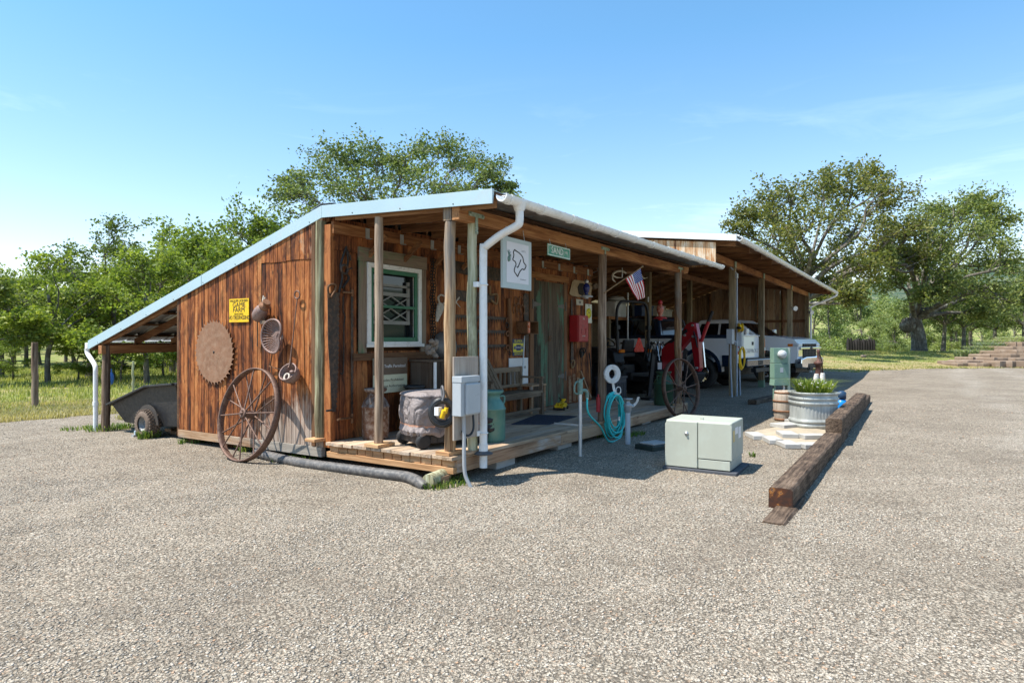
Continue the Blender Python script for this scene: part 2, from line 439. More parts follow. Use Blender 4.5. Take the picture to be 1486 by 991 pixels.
c = t.mix(.35, c, t.mix(1., c, t.ramp(t.noise(t.coord(), 70., 3), [(.3, .6), (.7, 1.2)]), 'MULTIPLY'))
c = t.mix(1., c, (1.29, 1.265, 1.225), 'MULTIPLY'); M_STONE = t.set(c, .88, 0., .2)
def clump_w(x, y):
    return np.array([mnoise.noise(Vector((a*.8, b*.8, 4.))) + .6*mnoise.noise(Vector((a*2.6, b*2.6, 8.))) for a, b in zip(x, y)])
def rej(x, y): return (rng.random(len(x)) > .60 + 1.15*clump_w(x, y)) | ((x > 5.) & (y > 3.8))
stones(140000, 2.2, 6.5, .003, .0108, 'gravel_stones', 'loose grey brown gravel chips spread over the near yard', M_STONE, rej)
stones(60000, 6.2, 14., .005, .015, 'gravel_stones', 'loose gravel chips lying farther across the yard', M_STONE, rej)

# hills on the horizon
t = NT('hill_forest'); v = t.coord()
c = t.ramp(t.noise(v, .018, 6, .7), [(.32, (.04, .075, .055)), (.5, (.075, .11, .075)), (.62, (.16, .17, .11)), (.75, (.10, .14, .09))])
t.bump(t.noise(v, .06, 5, .7), 1., 8.)
M_HILL = t.set(c, 1., 0., 0.)
mb = MB(); vs = []; fs = []; n = 160; rows = [(520, 0.), (800, .35), (1100, .75), (1350, 1.), (1700, .8), (2300, .2)]
for D, h in rows:
    for k in range(n+1):
        a = R(-95) + R(250)*k/n
        hh = 105 + 55*mnoise.noise(Vector((a*3.1, 1., 2.))) + 26*mnoise.noise(Vector((a*9., D*.004, 5.)))
        vs.append((D*math.cos(a), D*math.sin(a), 4 + h*hh))
for i in range(len(rows)-1):
    for k in range(n): fs.append((i*(n+1)+k, (i+1)*(n+1)+k, (i+1)*(n+1)+k+1, i*(n+1)+k+1))
mb.add(vs, fs, True); structure(mb.build('hills', M_HILL))

# ---------------------------------------------------------------- trees
def leaf_mat(name, cols, trans=.42):
    t = NT(name); r = t.attr()
    ob = t.n('ShaderNodeObjectInfo').outputs['Random']
    c = t.ramp(r, [(i/(len(cols)-1), q) for i, q in enumerate(cols)])
    nz = t.noise(t.coord(), .8, 3)
    c = t.mix(1., c, t.ramp(t.math('ADD', t.math('MULTIPLY', nz, .7), t.math('MULTIPLY', ob, .3)), [(.3, (.72, .78, .75)), (.65, (1.2, 1.13, .95))]), 'MULTIPLY')
    t.set(c, .55, 0., .25)
    tr = t.n('ShaderNodeBsdfTranslucent'); ms = t.n('ShaderNodeMixShader'); ms.inputs[0].default_value = trans
    t.l(t.mix(1., c, (1.25, 1.3, .6), 'MULTIPLY'), tr.inputs[0]); t.l(t.bs.outputs[0], ms.inputs[1]); t.l(tr.outputs[0], ms.inputs[2]); t.l(ms.outputs[0], t.out.inputs[0])
    return t.mat
M_LEAF_FRESH = leaf_mat('fresh_leaves', [(.09,.135,.026), (.16,.225,.042), (.235,.30,.06), (.34,.39,.10)])
M_LEAF_DEEP = leaf_mat('deep_green_leaves', [(.07,.105,.03), (.13,.175,.048), (.19,.24,.065), (.28,.32,.095)])
M_LEAF_OAK = leaf_mat('oak_leaves', [(.07,.095,.033), (.125,.15,.052), (.19,.205,.07), (.30,.265,.10)])
M_LEAF_SAGE = leaf_mat('pale_leaves', [(.17,.22,.09), (.25,.31,.13), (.33,.39,.18), (.41,.46,.24)])
M_LEAF_ROOF = leaf_mat('grey_green_leaves', [(.075,.115,.045), (.13,.175,.07), (.195,.24,.095), (.28,.31,.13)])
t = NT('bark'); v = t.coord()
n = t.noise(t.vmul(v, (1,1,.22)), 13., 6, .7); l = t.noise(v, 3., 4, .6)
c = t.mix(t.ramp(l, [(.5, 0.), (.66, 1.)]), t.ramp(n, [(.3, (.05,.042,.035)), (.7, (.21,.185,.155))]), t.ramp(n, [(.3, (.16,.155,.13)), (.7, (.38,.37,.32))]))
t.bump(n, .9, .04); M_BARK = t.set(c, .95, 0., .1)

def leaf_mesh(name, C, sizes, mat, rg, sx=.62):
    N = len(C); d = rg.normal(size=(N,3)); d[:,2] = d[:,2]*.7; d /= np.linalg.norm(d, axis=1)[:,None]
    e = rg.normal(size=(N,3)); b = np.cross(d, e); b /= np.linalg.norm(b, axis=1)[:,None]
    s = sizes[:,None]
    nn = np.cross(d, b)*s*.18
    P = np.stack([C-d*s, C+b*s*sx+nn, C+d*s, C-b*s*sx+nn], 1).reshape(-1,3)
    me = bpy.data.meshes.new(name); me.vertices.add(4*N); me.vertices.foreach_set('co', P.ravel())
    me.loops.add(4*N); me.loops.foreach_set('vertex_index', np.arange(4*N, dtype=np.int32))
    me.polygons.add(N); me.polygons.foreach_set('loop_start', np.arange(0, 4*N, 4, dtype=np.int32))
    at = me.attributes.new('rnd', 'FLOAT', 'FACE'); at.data.foreach_set('value', np.clip(rg.normal(.5,.24,N), 0, 1))
    me.update(); me.materials.append(mat); return me
def make_tree(name, label, cat, loc, trunk, tr, clumps, leaf, nleaf, lsize, lmat, seed, group=None, twigs=11, spray=.30, bare=0, limb=.036):
    """trunk: points from the base; clumps: (centre, radius) crown lumps, all relative to loc"""
    rg = np.random.default_rng(seed); rd = random.Random(seed)
    root = thing(name, label, cat, loc, 0., group)
    mb = MB(); TP = smooth_path(trunk, 5); nt = len(TP)
    rs = [tr*(1 - .55*i/(nt-1))*(1 + .55*math.exp(-i*1.1)) for i in range(nt)]
    mb.tube(TP, rs, 10)
    cen = []; 
    for (c, rad) in clumps:
        c = Vector(c)
        # leave the trunk at a height below the clump
        best = min(range(nt//2, nt), key=lambda i: abs(TP[i].z - (c.z*.5 + trunk[0][2]*.1)) + .25*(TP[i]-c).length + rd.random()*.3)
        p = TP[best]; mid = lerp(p, c, .5) + Vector((rd.uniform(-.12,.12), rd.uniform(-.12,.12), rd.uniform(-.02,.16)))*(c-p).length
        q3 = lerp(p, c, .78) + Vector((rd.uniform(-.1,.1), rd.uniform(-.1,.1), rd.uniform(-.05,.1)))*(c-p).length
        L = smooth_path([p, mid, q3, c], 4); n = len(L); r0 = min(rs[best]*.55, limb*(c-p).length + .03)
        mb.tube(L, [max(.012, r0*(1-.82*i/(n-1))) for i in range(n)], 6, caps=False)
        for k in range(twigs):
            i = rd.randrange(n//2, n); s = L[i]
            d = Vector((rd.gauss(0,1), rd.gauss(0,1), rd.gauss(.15,.8))).normalized()
            e = c + Vector((d.x, d.y, d.z*.8))*rad*rd.uniform(.55, 1.12)
            m = lerp(s, e, .55) + Vector((rd.uniform(-.14,.14), rd.uniform(-.14,.14), rd.uniform(-.05,.18)))*(e-s).length
            T = smooth_path([s, m, e], 3); r1 = max(.010, r0*.26)
            mb.tube(T, [r1, r1*.85, r1*.7, r1*.55, r1*.4, r1*.3, r1*.2][:len(T)], 4, caps=False)
            for _ in range(2):
                e2 = e + Vector((rd.gauss(0,1), rd.gauss(0,1), rd.gauss(.1,.8)))*rad*.3
                mb.tube([T[len(T)//2], lerp(T[len(T)//2], e2, .5) + Vector((0,0,.04)), e2], [r1*.5, r1*.35, r1*.15], 3, caps=False)
                if rd.random() >= bare: cen.append((T[len(T)//2], e2, rad))
            if rd.random() >= bare: cen.append((s if rd.random() < .3 else m, e, rad))
    mb.build('trunk', M_BARK, root, local=True)
    K = len(cen); ii = rg.integers(0, K, nleaf)
    A = np.array([c[0][:] for c in cen]); B = np.array([c[1][:] for c in cen]); Rr = np.array([c[2] for c in cen])
    tt = 1 - .8*rg.random(nleaf)**1.5
    P = A[ii] + (B[ii]-A[ii])*tt[:,None] + rg.normal(size=(nleaf,3))*(Rr[ii]*spray*.5)[:,None]*np.array([1,1,.7])
    me = leaf_mesh('crown', P, lsize*rg.uniform(.6,1.35,nleaf), lmat, rg)
    o = bpy.data.objects.new('crown', me); COL.objects.link(o); o.parent = root
    return root
def crown_clumps(rd, H, z0, W, n, rad, skew=(0,0)):
    out = []
    for _ in range(n):
        for __ in range(20):
            a = rd.uniform(0, 2*math.pi); u = math.sqrt(rd.random()); h = rd.random()
            prof = math.sin(math.pi*min(.97, .14 + .86*h))**.55 if h < .6 else (1-h)**.55*1.48
            r = W*u*prof; c = (r*math.cos(a) + skew[0]*h, r*math.sin(a) + skew[1]*h, z0 + (H-z0)*h*.93)
            if all((Vector(c)-Vector(q[0])).length > rad*.75 for q in out): break
        out.append((c, rad*rd.uniform(.75, 1.2)))
    return out
def gen_tree(name, label, loc, H, W, seed, lmat, nleaf, n=13, z0=.28, rad=.24, lsize=.07, group=None, lean=(0,0), tr=None, bare=0, twigs=11):
    rd = random.Random(seed)
    tk = [(0,0,-.25), (rd.uniform(-.1,.1)+lean[0]*.15, rd.uniform(-.1,.1)+lean[1]*.15, H*.22), (lean[0]*.5+rd.uniform(-.2,.2), lean[1]*.5+rd.uniform(-.2,.2), H*.45), (lean[0]+rd.uniform(-.2,.2), lean[1]+rd.uniform(-.2,.2), H*.72)]
    return make_tree(name, label, 'tree', loc, tk, tr or (.025*H**.95), crown_clumps(rd, H, H*z0, W, n, rad*H*.75, lean), None, nleaf, lsize, lmat, seed, group, twigs, bare=bare)
def tloc(px, D, sink=0.):
    p = atD(px, 494, D); return Vector((p.x, p.y, gz(p.x, p.y)-sink))
def hgt(py, D): return CH + (CY0-py)/F*D
WG = 'trees of the wood behind the workshop'
# prototypes
PT = []
PT.append(gen_tree('wood_tree', 'fresh green round crowned tree standing nearest the tall grey fence post', tloc(70, 20.8), 3.95, 2.3, 11, M_LEAF_FRESH, 10500, 13, .36, .21, .055, WG))
PT.append(gen_tree('wood_tree', 'tall sparse dark tree rising above its neighbours, leaning over the wood edge', tloc(128, 23.5), hgt(318,23.5), 1.7, 23, M_LEAF_DEEP, 8500, 13, .35, .2, .055, WG, lean=(.9,-.5), bare=.25))
PT.append(gen_tree('wood_tree', 'bright leafy tree hanging low beside the white downspout of the lean-to', tloc(214, 20.5), 4.1, 2.1, 31, M_LEAF_FRESH, 11000, 13, .22, .22, .055, WG))
PT.append(gen_tree('wood_tree', 'wide bushy green tree showing just above the lower roof edge', tloc(300, 24), hgt(340,24), 2.7, 47, M_LEAF_FRESH, 12500, 15, .30, .20, .06, WG))
PT.append(gen_tree('wood_tree', 'dark green tree at the outer edge of the wood with crooked trunk', tloc(-25, 19.5), hgt(385,19.5), 2.4, 59, M_LEAF_DEEP, 9500, 13, .36, .21, .055, WG, lean=(-.5,.3)))
used = 0
def put(i, px, D, s, rz, label, mat=None, group=WG):
    c = copy_tree(PT[i]); c.location = tloc(px, D, .05); c.scale = (s, s, s*random.uniform(.94,1.06)); c.rotation_euler = (0,0,rz)
    c['label'] = label; c['group'] = group
    return c
put(3, 372, 25.5, 1.14, 1.9, 'bushy green tree just behind the middle of the sloping workshop roof')
put(0, 2, 26, 1.05, 2.6, 'fresh green tree farther back at the wood edge, beyond the tall post')
put(2, 165, 22.5, .95, 4.1, 'small leafy tree behind the corner post of the lean-to')
put(0, 250, 27, 1.5, 4.4, 'fresh green tree in the second row, above the lean-to eave')
put(4, 335, 29, 1.6, 1.1, 'dark green tree filling the gap under the big roof tree')
for i, (px, D, s, lb) in enumerate([(20,23,.42,'left of the tall fence post'),(112,22,.36,'between the fence post and the lean-to'),(176,21.5,.40,'behind the white lean-to downspout'),(238,25,.5,'seen under the lean-to roof'),(-30,24,.5,'at the outer edge of the wood')]):
    put(2, px, D, s, i*1.9, 'low leafy sapling in the grass '+lb, None, 'saplings in the meadow')
GB = 'trees deep in the wood'
for i, (px, D, k, s) in enumerate([(-120,24,4,1.),(-60,33,0,1.15),(38,35,3,.98),(108,33,4,1.0),(172,36,0,1.2),(238,34,2,1.3),(290,37,2,1.4),(345,40,0,1.35),(400,36,3,1.1),(470,42,0,1.2),(540,45,4,1.3),(620,42,2,1.4),(700,44,0,1.2),(15,52,4,1.25),(135,56,3,1.3),(215,60,0,1.6),(300,62,4,1.6),(-50,60,3,1.4),(780,46,3,1.),(60,38,4,1.05),(95,42,0,1.2),(148,31,4,.9),(262,30,4,1.0),(190,44,4,1.25),(20,38,2,1.2),(250,48,2,1.5),(320,50,4,1.5),(-20,42,4,1.2),(70,60,3,1.5),(165,66,0,1.7),(110,72,3,1.7),(250,75,3,1.9),(10,70,0,1.7)]):
    put(k, px, D, s*random.uniform(.93,1.07), i*1.7+.4, 'green tree deep in the wood behind the workshop, one of many alike', group=GB)
# the big tree behind the roof
D0 = 31.
def cl(D, base, L):    # crown lumps from picture measurements, spread in depth
    out = []
    for i, (px, py, rp, dz) in enumerate(L):
        p = atD(px, py, D + dz*1.9); out.append((p - base, rp/F*D))
    return out
b = tloc(575, D0)
LL = [(430,285,38,0),(425,265,26,1),(465,250,40,1.5),(500,230,34,-1),(545,225,34,1),(590,228,32,-1),(640,228,36,.5),(680,232,34,1.5),(715,255,30,0),(520,275,42,-2),(580,265,42,2),(640,272,42,-2),(690,285,36,2),(440,320,40,-1),(500,310,42,2),(570,310,45,-2),(650,312,40,1),(735,278,17,0),(720,300,26,-1.5)]
make_tree('broad_tree', 'broad domed tree with thin upright limbs rising behind the workshop ridge', 'tree', b, [(0,0,-.3),(.1,.1,1.6),(0,.2,3.2),(.2,0,5.2)], .30, cl(D0, b, LL), None, 24000, .075, M_LEAF_ROOF, 71, twigs=12, spray=.34)
# the two oaks beyond the carport
D1 = 38.; b = tloc(1150, D1)
LL = [(1075,322,26,0),(1105,300,38,1),(1150,290,36,-1),(1190,272,34,1),(1235,268,36,-1),(1270,262,28,1),(1300,290,34,0),(1120,345,42,2),(1180,330,44,-2),(1240,322,42,2),(1290,340,38,-1.5),(1150,385,38,0),(1215,378,42,2),(1260,390,36,-2),(1100,375,26,-1),(1200,425,30,0),(1235,430,20,-3),(1310,375,28,1),(1322,335,32,0),(1332,372,28,1)]
make_tree('oak_tree', 'olive brown oak spreading over the end of the carport roof', 'tree', b, [(0,0,-.3),(.2,-.1,1.8),(.1,-.3,3.4),(.6,-.9,5.2)], .42, cl(D1, b, LL), None, 30000, .09, M_LEAF_OAK, 83, twigs=13, spray=.34)
D2 = 42.; b = tloc(1334, D2); up = lambda px, py, dz=0: atD(px, py, D2+dz) - b
LL = [(1345,318,34,1),(1385,300,30,-1),(1420,295,28,1),(1455,312,26,-1),(1440,345,38,1),(1395,345,42,-2),(1350,362,36,2),(1465,375,28,0),(1420,388,38,2),(1372,398,38,-2),(1320,390,30,1),(1445,420,36,-2),(1395,432,34,1),(1290,405,30,0),(1475,440,26,1),(1270,375,26,-2),(1345,428,20,-2),(1425,455,26,0)]
ok = make_tree('oak_tree', 'old oak with a thick pale burled trunk standing alone on the lawn', 'tree', b, [(0,0,-.4), up(1333,490), up(1328,462), up(1334,446), up(1338,425)], .50, cl(D2, b, LL), None, 30000, .09, M_LEAF_ROOF, 97, twigs=13, spray=.34)
mb = MB(); q = up(1317,472,-.4); mb.ell(q, .42, .42, .48, 14, 9, .16); q = up(1340,452,-.2); mb.ell(q, .40, .38, .36, 14, 9, .16)
mb.build('burl', M_BARK, ok, local=True)
# younger pale trees behind the lawn, and the dark row beneath the oak
GP = 'young trees behind the lawn'
yp = gen_tree('young_tree', 'pale green young tree behind the lawn, one of a row alike', tloc(1205, 58), 6.2, 2.5, 5, M_LEAF_SAGE, 6500, 12, .14, .24, .085, GP, tr=.09)
for i, (px, D, s) in enumerate([(1252,60,1.0),(1296,58,.9),(1180,66,1.15),(1228,70,1.1),(1274,74,1.1),(1316,68,.95),(1160,60,1.),(1345,66,1.),(1372,70,1.05),(1405,72,1.1),(1440,70,1.1),(1472,74,1.2),(1326,80,1.2),(1290,82,1.2),(1425,84,1.3),(1390,60,.7),(1455,62,.8),(1262,52,.55),(1300,50,.5)]):
    c = copy_tree(yp); c.location = tloc(px, D, .1); c.scale = (s,s,s*random.uniform(.85,1.1)); c.rotation_euler = (0,0,i*2.1+1)
GK = 'shaded trees beneath and behind the oak'
kp = gen_tree('shaded_tree', 'dark green tree in the row behind the lone oak', tloc(1368, 48), 5.6, 2.4, 15, M_LEAF_ROOF, 7000, 12, .34, .22, .08, GK, tr=.17)
for i, (px, D, s) in enumerate([(1398,50,1.0),(1411,54,1.0),(1446,58,1.1),(1484,52,1.05),(1515,56,1.2),(1380,62,1.05)]):
    c = copy_tree(kp); c.location = tloc(px, D, .1); c.scale = (s,s,s*random.uniform(.9,1.1)); c.rotation_euler = (0,0,i*1.3+.6)
# ---------------------------------------------------------------- building materials
def siding_mat(name, stops, grey_amt=1., worn=True):
    t = NT(name); v0 = t.coord(); r = t.attr(); v = t.vshift(v0, r, (37., 23., 51.))
    g = t.noise(t.vmul(v, (1,1,.05)), 48., 6, .65, .3)
    w = t.noise(t.vmul(v, (1,1,.30)), 10., 5, .68, .8)
    gg = t.math('ADD', t.math('MULTIPLY', g, .5), t.math('MULTIPLY', w, .62))
    gg = t.math('ADD', gg, t.math('MULTIPLY', t.math('SUBTRACT', r, .5), .22))
    c = t.ramp(gg, stops)
    # knots and drips of pale wood
    kn = t.vor(t.vmul(v, (1,1,.55)), 5.5, 'Distance')
    c = t.mix(t.ramp(kn, [(.05, .9), (.13, 0.)]), c, (.035, .014, .008))
    dr = t.noise(t.vmul(v, (1,1,.35)), 13., 4, .7)
    c = t.mix(t.ramp(dr, [(.63, 0.), (.72, .8)]), c, (.50, .215, .07))
    bl = t.noise(t.vmul(v0, (1,1.3,.55)), 4.2, 6, .72, .7)
    c = t.mix(t.ramp(bl, [(.50, 0.), (.62, .6)]), c, (.030, .012, .007))
    if worn:
        s = t.n('ShaderNodeSeparateXYZ'); t.l(v0, s.inputs[0])
        def mr(val, a, b):
            m = t.n('ShaderNodeMapRange'); m.inputs['From Min'].default_value = a; m.inputs['From Max'].default_value = b; t.l(val, m.inputs['Value']); return m.outputs[0]
        low = t.math('MULTIPLY', mr(s.outputs['Z'], 1.15, .25), mr(s.outputs['Y'], 2.3, .7))
        edge = t.math('MULTIPLY', mr(s.outputs['Y'], .55, .2), .55)
        strip = t.math('MULTIPLY', t.math('GREATER_THAN', r, .96), .45)
        m = t.math('ADD', t.math('MAXIMUM', low, t.math('MAXIMUM', edge, strip)), t.math('SUBTRACT', w, .5))
        m = t.math('ADD', m, t.math('MULTIPLY', t.math('SUBTRACT', g, .5), .9))
        c = t.mix(t.ramp(m, [(.42, 0.), (.80, .85*grey_amt)]), c, t.ramp(g, [(.3, (.24,.19,.15)), (.55, (.40,.33,.27)), (.75, (.52,.46,.39))]))
    t.bump(gg, .4, .006)
    return t.set(c, .72, 0., .25)
M_GABLE = siding_mat('weathered_red_siding', [(.39, (.022,.008,.004)), (.47, (.105,.030,.010)), (.55, (.24,.074,.020)), (.66, (.40,.143,.042)), (.78, (.53,.25,.09))])
M_PORCHW = siding_mat('porch_siding', [(.38, (.05,.017,.008)), (.48, (.155,.049,.018)), (.57, (.28,.092,.029)), (.70, (.42,.165,.055))], worn=False)
M_BEAM = wood('beam_wood', [(.38, (.12,.043,.015)), (.52, (.27,.112,.042)), (.66, (.42,.205,.085))], 'x')
M_RAFT = wood('rafter_wood', [(.38, (.08,.035,.015)), (.52, (.19,.088,.038)), (.66, (.32,.165,.075))], 'y')
M_BOARDX = wood('roof_board', [(.38, (.045,.022,.011)), (.52, (.11,.056,.028)), (.66, (.20,.115,.062))], 'x')
M_DECK = wood('deck_board', [(.36, (.23,.155,.095)), (.5, (.42,.30,.20)), (.66, (.58,.44,.31))], 'x', patch=(.42,.37,.32), patch_pos=(.50,.66))
M_DECKY = wood('deck_rim', [(.36, (.24,.115,.05)), (.5, (.43,.235,.11)), (.66, (.58,.36,.19))], 'y')
M_RIM = wood('rim_joist', [(.36, (.16,.085,.045)), (.5, (.32,.19,.11)), (.66, (.44,.29,.18))], 'x', patch=(.56,.54,.50), patch_scale=.9, patch_pos=(.54,.62))
M_LOG = wood('peeled_log', [(.38, (.04,.02,.011)), (.48, (.13,.068,.034)), (.56, (.25,.145,.072)), (.66, (.46,.31,.175))], 'z', patch=(.26,.225,.19), patch_pos=(.49,.58), fine=38.)
M_LOGG = wood('green_log', [(.38, (.08,.06,.03)), (.48, (.23,.20,.115)), (.56, (.36,.355,.22)), (.68, (.55,.54,.39))], 'z', patch=(.22,.20,.13), patch_pos=(.52,.62), fine=38.)
M_LOGD = wood('dark_log', [(.38, (.05,.03,.018)), (.48, (.13,.085,.055)), (.56, (.22,.155,.105)), (.68, (.38,.29,.21))], 'z', fine=38.)
M_OLDG = wood('flaking_green_paint', [(.34, (.08,.052,.034)), (.5, (.16,.115,.078)), (.66, (.25,.19,.135))], 'z', patch=(.17,.245,.125), patch_pos=(.49,.58), patch_scale=3.2)
M_OLDGX = wood('flaking_green_paint_x', [(.34, (.08,.052,.034)), (.5, (.16,.115,.078)), (.66, (.25,.19,.135))], 'x', patch=(.17,.245,.125), patch_pos=(.51,.6), patch_scale=3.2)
M_DOOR = wood('door_board', [(.38, (.022,.016,.011)), (.5, (.07,.05,.033)), (.66, (.14,.105,.072))], 'z', patch=(.12,.22,.14), patch_pos=(.53,.60), patch_scale=2.6)
M_TRIMB = wood('brown_trim', [(.34, (.055,.028,.015)), (.5, (.13,.064,.03)), (.66, (.22,.115,.06))], 'z')
M_TRIMX = wood('brown_trim_x', [(.34, (.055,.028,.015)), (.5, (.13,.064,.03)), (.66, (.22,.115,.06))], 'x')
M_FASCIA = plain('pale_blue_trim', (.40,.53,.58), .38, .0, .05, 2., dirt=(.42,.50,.52), dirt_amt=.3)
M_WTRIM = plain('white_trim', (.74,.755,.75), .4, 0, .04, 3., dirt=(.6,.6,.57), dirt_amt=.3)
M_PVC = plain('white_pvc', (.80,.80,.785), .32, 0, .03, 3., dirt=(.66,.65,.61), dirt_amt=.25)
M_ROOF = plain('ribbed_steel_roof', (.42,.45,.46), .38, .75, .1, 2., dirt=(.30,.28,.25), dirt_amt=.4)
M_GALV = plain('galvanized', (.56,.58,.59), .42, .7, .12, 12.)
M_BRACK = plain('painted_bracket', (.46,.50,.46), .5, .3, .15, 30., dirt=(.12,.24,.09), dirt_amt=1.)
M_CONC = plain('concrete_block', (.40,.385,.36), .9, 0, .15, 9., .4)
M_WHITE = plain('white_paint', (.78,.765,.72), .45, 0, .05, 9., dirt=(.55,.52,.46), dirt_amt=.2)
M_GREENP = plain('dark_green_paint', (.035,.15,.075), .45, 0, .12, 9.)
t = NT('window_glass'); M_GLASS = t.set((.012,.014,.016), .04, 0., .6)
M_IRON = plain('dark_iron', (.045,.038,.034), .6, .5, .3, 14., .3)
M_RUST = plain('rusty_steel', (.20,.10,.058), .75, .25, .3, 7., .3, 70., dirt=(.33,.17,.085), dirt_amt=.9)

# ---------------------------------------------------------------- workshop with porch and lean-to
GX, WY = 5.03, 5.6                    # gable wall face, porch wall face
def rise(x): return .012*(x-5.)
def zd(x): return .268 - .0095*(x-5.)
RK = [(10.97, 1.395), (5.70, 2.904), (3.40, 2.804)]     # roof line: lean-to eave, ridge, porch eave
def roofz(x, y):
    if y >= RK[1][0]: z = lerp(RK[1][1], RK[0][1], (y-RK[1][0])/(RK[0][0]-RK[1][0]))
    else: z = lerp(RK[1][1], RK[2][1], (RK[1][0]-y)/(RK[1][0]-RK[2][0]))
    return z + rise(x)
shop = thing('workshop', 'weathered red board workshop with open porch, plank deck and ribbed metal roof', 'workshop', (GX, WY, 0))
# gable wall
mb = MB(); w = .078; y = 5.70; k = 0
while y < 8.555:
    y1 = min(y+w, 8.56); zt = roofz(GX, y1 if y > 5.6 else y) - .125
    dx = random.uniform(-.002, .002)
    def brd(z0, z1a, z1b, out):
        mb.hexa([(GX+dx-out,y+.004,z0),(GX+.03,y+.004,z0),(GX+.03,y1-.004,z0),(GX+dx-out,y1-.004,z0),
                 (GX+dx-out,y+.004,z1a),(GX+.03,y+.004,z1a),(GX+.03,y1-.004,z1b),(GX+dx-out,y1-.004,z1b)])
    za, zb = roofz(GX, y) - .12, roofz(GX, y1) - .12
    jz = 2.33 + (k//4 % 2)*.008
    if y < 6.75 and zb > jz + .1:
        brd(.195, jz-.003, jz-.003, 0); r_ = mb.r; brd(jz, za, zb, .008)
    else: brd(.195, za, zb, 0)
    y = y1; k += 1
mb.build('gable_wall', M_GABLE, shop)
mb = MB(); mb.box(GX+.031, GX+.06, 5.68, 8.55, .2, 1.7); mb.build('wall_backing', M_TRIMB, shop)
mb = MB(); mb.box(GX-.012, GX+.05, 5.72, 7.2, .085, .192); mb.box(GX-.010, GX+.05, 7.205, 8.56, .088, .19)
mb.build('skirt_board', wood('skirt', [(.36, (.16,.085,.045)), (.5, (.33,.20,.11)), (.66, (.47,.33,.21))], 'y', patch=(.42,.37,.31), patch_pos=(.45,.6)), shop, .003)
for yy in (7.55, 8.3):
    mb = MB(); mb.box(GX+.05, GX+.25, yy, yy+.16, -.05, .085); mb.build('footing', M_TRIMB, shop)
mb = MB(); mb.box(GX+.03, GX+.06, 8.56, 8.60, .2, 1.9); mb.box(GX+.0, 12.8, 8.56, 8.6, .1, 1.95); mb.build('rear_wall', M_TRIMX, shop)
# porch wall boards with the window opening left free
wl, wr = onY(523, 440, WY).x, onY(612, 440, WY).x; wb, wtp = 1.27, 2.36
mb = MB(); x = GX+.06; w = .088
while x < 11.8:
    x1 = min(x+w, 11.8); zt = roofz(x, WY) - .12; d = random.uniform(-.002, .002)
    segs = [(zd(x)+.005, 2.42), (2.424, zt)]
    for (z0, z1) in segs:
        parts = [(z0, z1)]
        if x1 > wl and x < wr:
            parts = [(z0, min(z1, wb)), (max(z0, wtp), z1)]
        for a, b in parts:
            if b - a > .02: mb.box(x+.003, x1-.003, WY+d-(.008 if z0 > 2.4 else 0), WY+.03, a, b)
    x = x1
mb.build('porch_wall', M_PORCHW, shop)
mb = MB(); mb.box(GX+.061, 11.79, WY+.20, WY+.23, .2, 2.7); mb.build('inner_lining', M_TRIMX, shop)
mb = MB(); mb.box(11.80, 11.84, WY+.005, 8.55, .1, 2.55); mb.build('end_wall', M_PORCHW, shop)
# corner post, trim strip
def post(mb, x, y, z0, z1, r, n=12, wob=.006, taper=.94):
    pts = []; m = 9
    for i in range(m+1):
        tt = i/m; pts.append((x+random.uniform(-wob,wob), y+random.uniform(-wob,wob), lerp(z0, z1, tt)))
    mb.tube(pts, [r*lerp(1, taper, i/m)*random.uniform(.965,1.035) for i in range(m+1)], n)
cp = onX(464.5, 480, GX-.0)
mb = MB(); post(mb, GX+.005, cp.y, zd(5)+.005, 2.745, .062); mb.build('corner_post', M_LOGG, shop)
mb = MB(); mb.box(GX-.016, GX+.02, cp.y+.07, cp.y+.125, .2, 2.73); mb.build('corner_strip', M_TRIMB, shop)
mb = MB(); mb.box(GX+.002, GX+.058, 5.588, 5.698, .2, 2.70); mb.build('corner_board', M_PORCHW, shop)
# porch posts
def at_post(name, px, y, r, mat, x=None, zb=None, ztop=None, **k):
    xx = onY(px, 500, y).x if x is None else x
    mb = MB(); post(mb, xx, y, zd(xx)+.004 if zb is None else zb, ztop if ztop else 2.58+rise(xx), r, **k)
    return mb.build(name, mat, shop), xx
pA = onX(550, 640, GX+.06); pB = onX(653, 650, GX+.07)
at_post('post', 0, pA.y, .048, M_LOGD, x=pA.x, zb=zd(5)+.04, ztop=2.715, wob=.004)
at_post('post', 0, pB.y, .058, M_LOG, x=pB.x, zb=zd(5)+.04, ztop=2.575)
B2x = onY(685, 500, 3.85).x
at_post('post', 0, 3.85, .052, M_LOGG, x=B2x, wob=.01)
_, cx_ = at_post('post', 874, 3.84, .062, M_LOGD)
_, dx_ = at_post('post', 984, 3.84, .070, M_LOG)
mb = MB(); mb.box(pB.x-.05, pB.x+.05, pB.y-.05, pB.y+.05, 2.58, 2.72); mb.build('post_cap', M_LOG, shop, .004)
for (x, y, l) in ((GX-.05, cp.y, .16), (pA.x-.02, pA.y, .2), (pB.x, pB.y+.02, .17), (B2x, 3.86, .14), (cx_, 3.86, .22), (dx_, 3.86, .2)):
    mb = MB()
    if x < 5.2: mb.box(x-.10, x+.16, y-l/2, y+l/2, zd(5)+.003, zd(5)+.038)
    else: mb.box(x-l, x+l, y-.07, y+.06, zd(x)+.002, zd(x)+.03)
    mb.build('post_plate', M_DECKY if x < 5.2 else M_RIM, shop, .003)
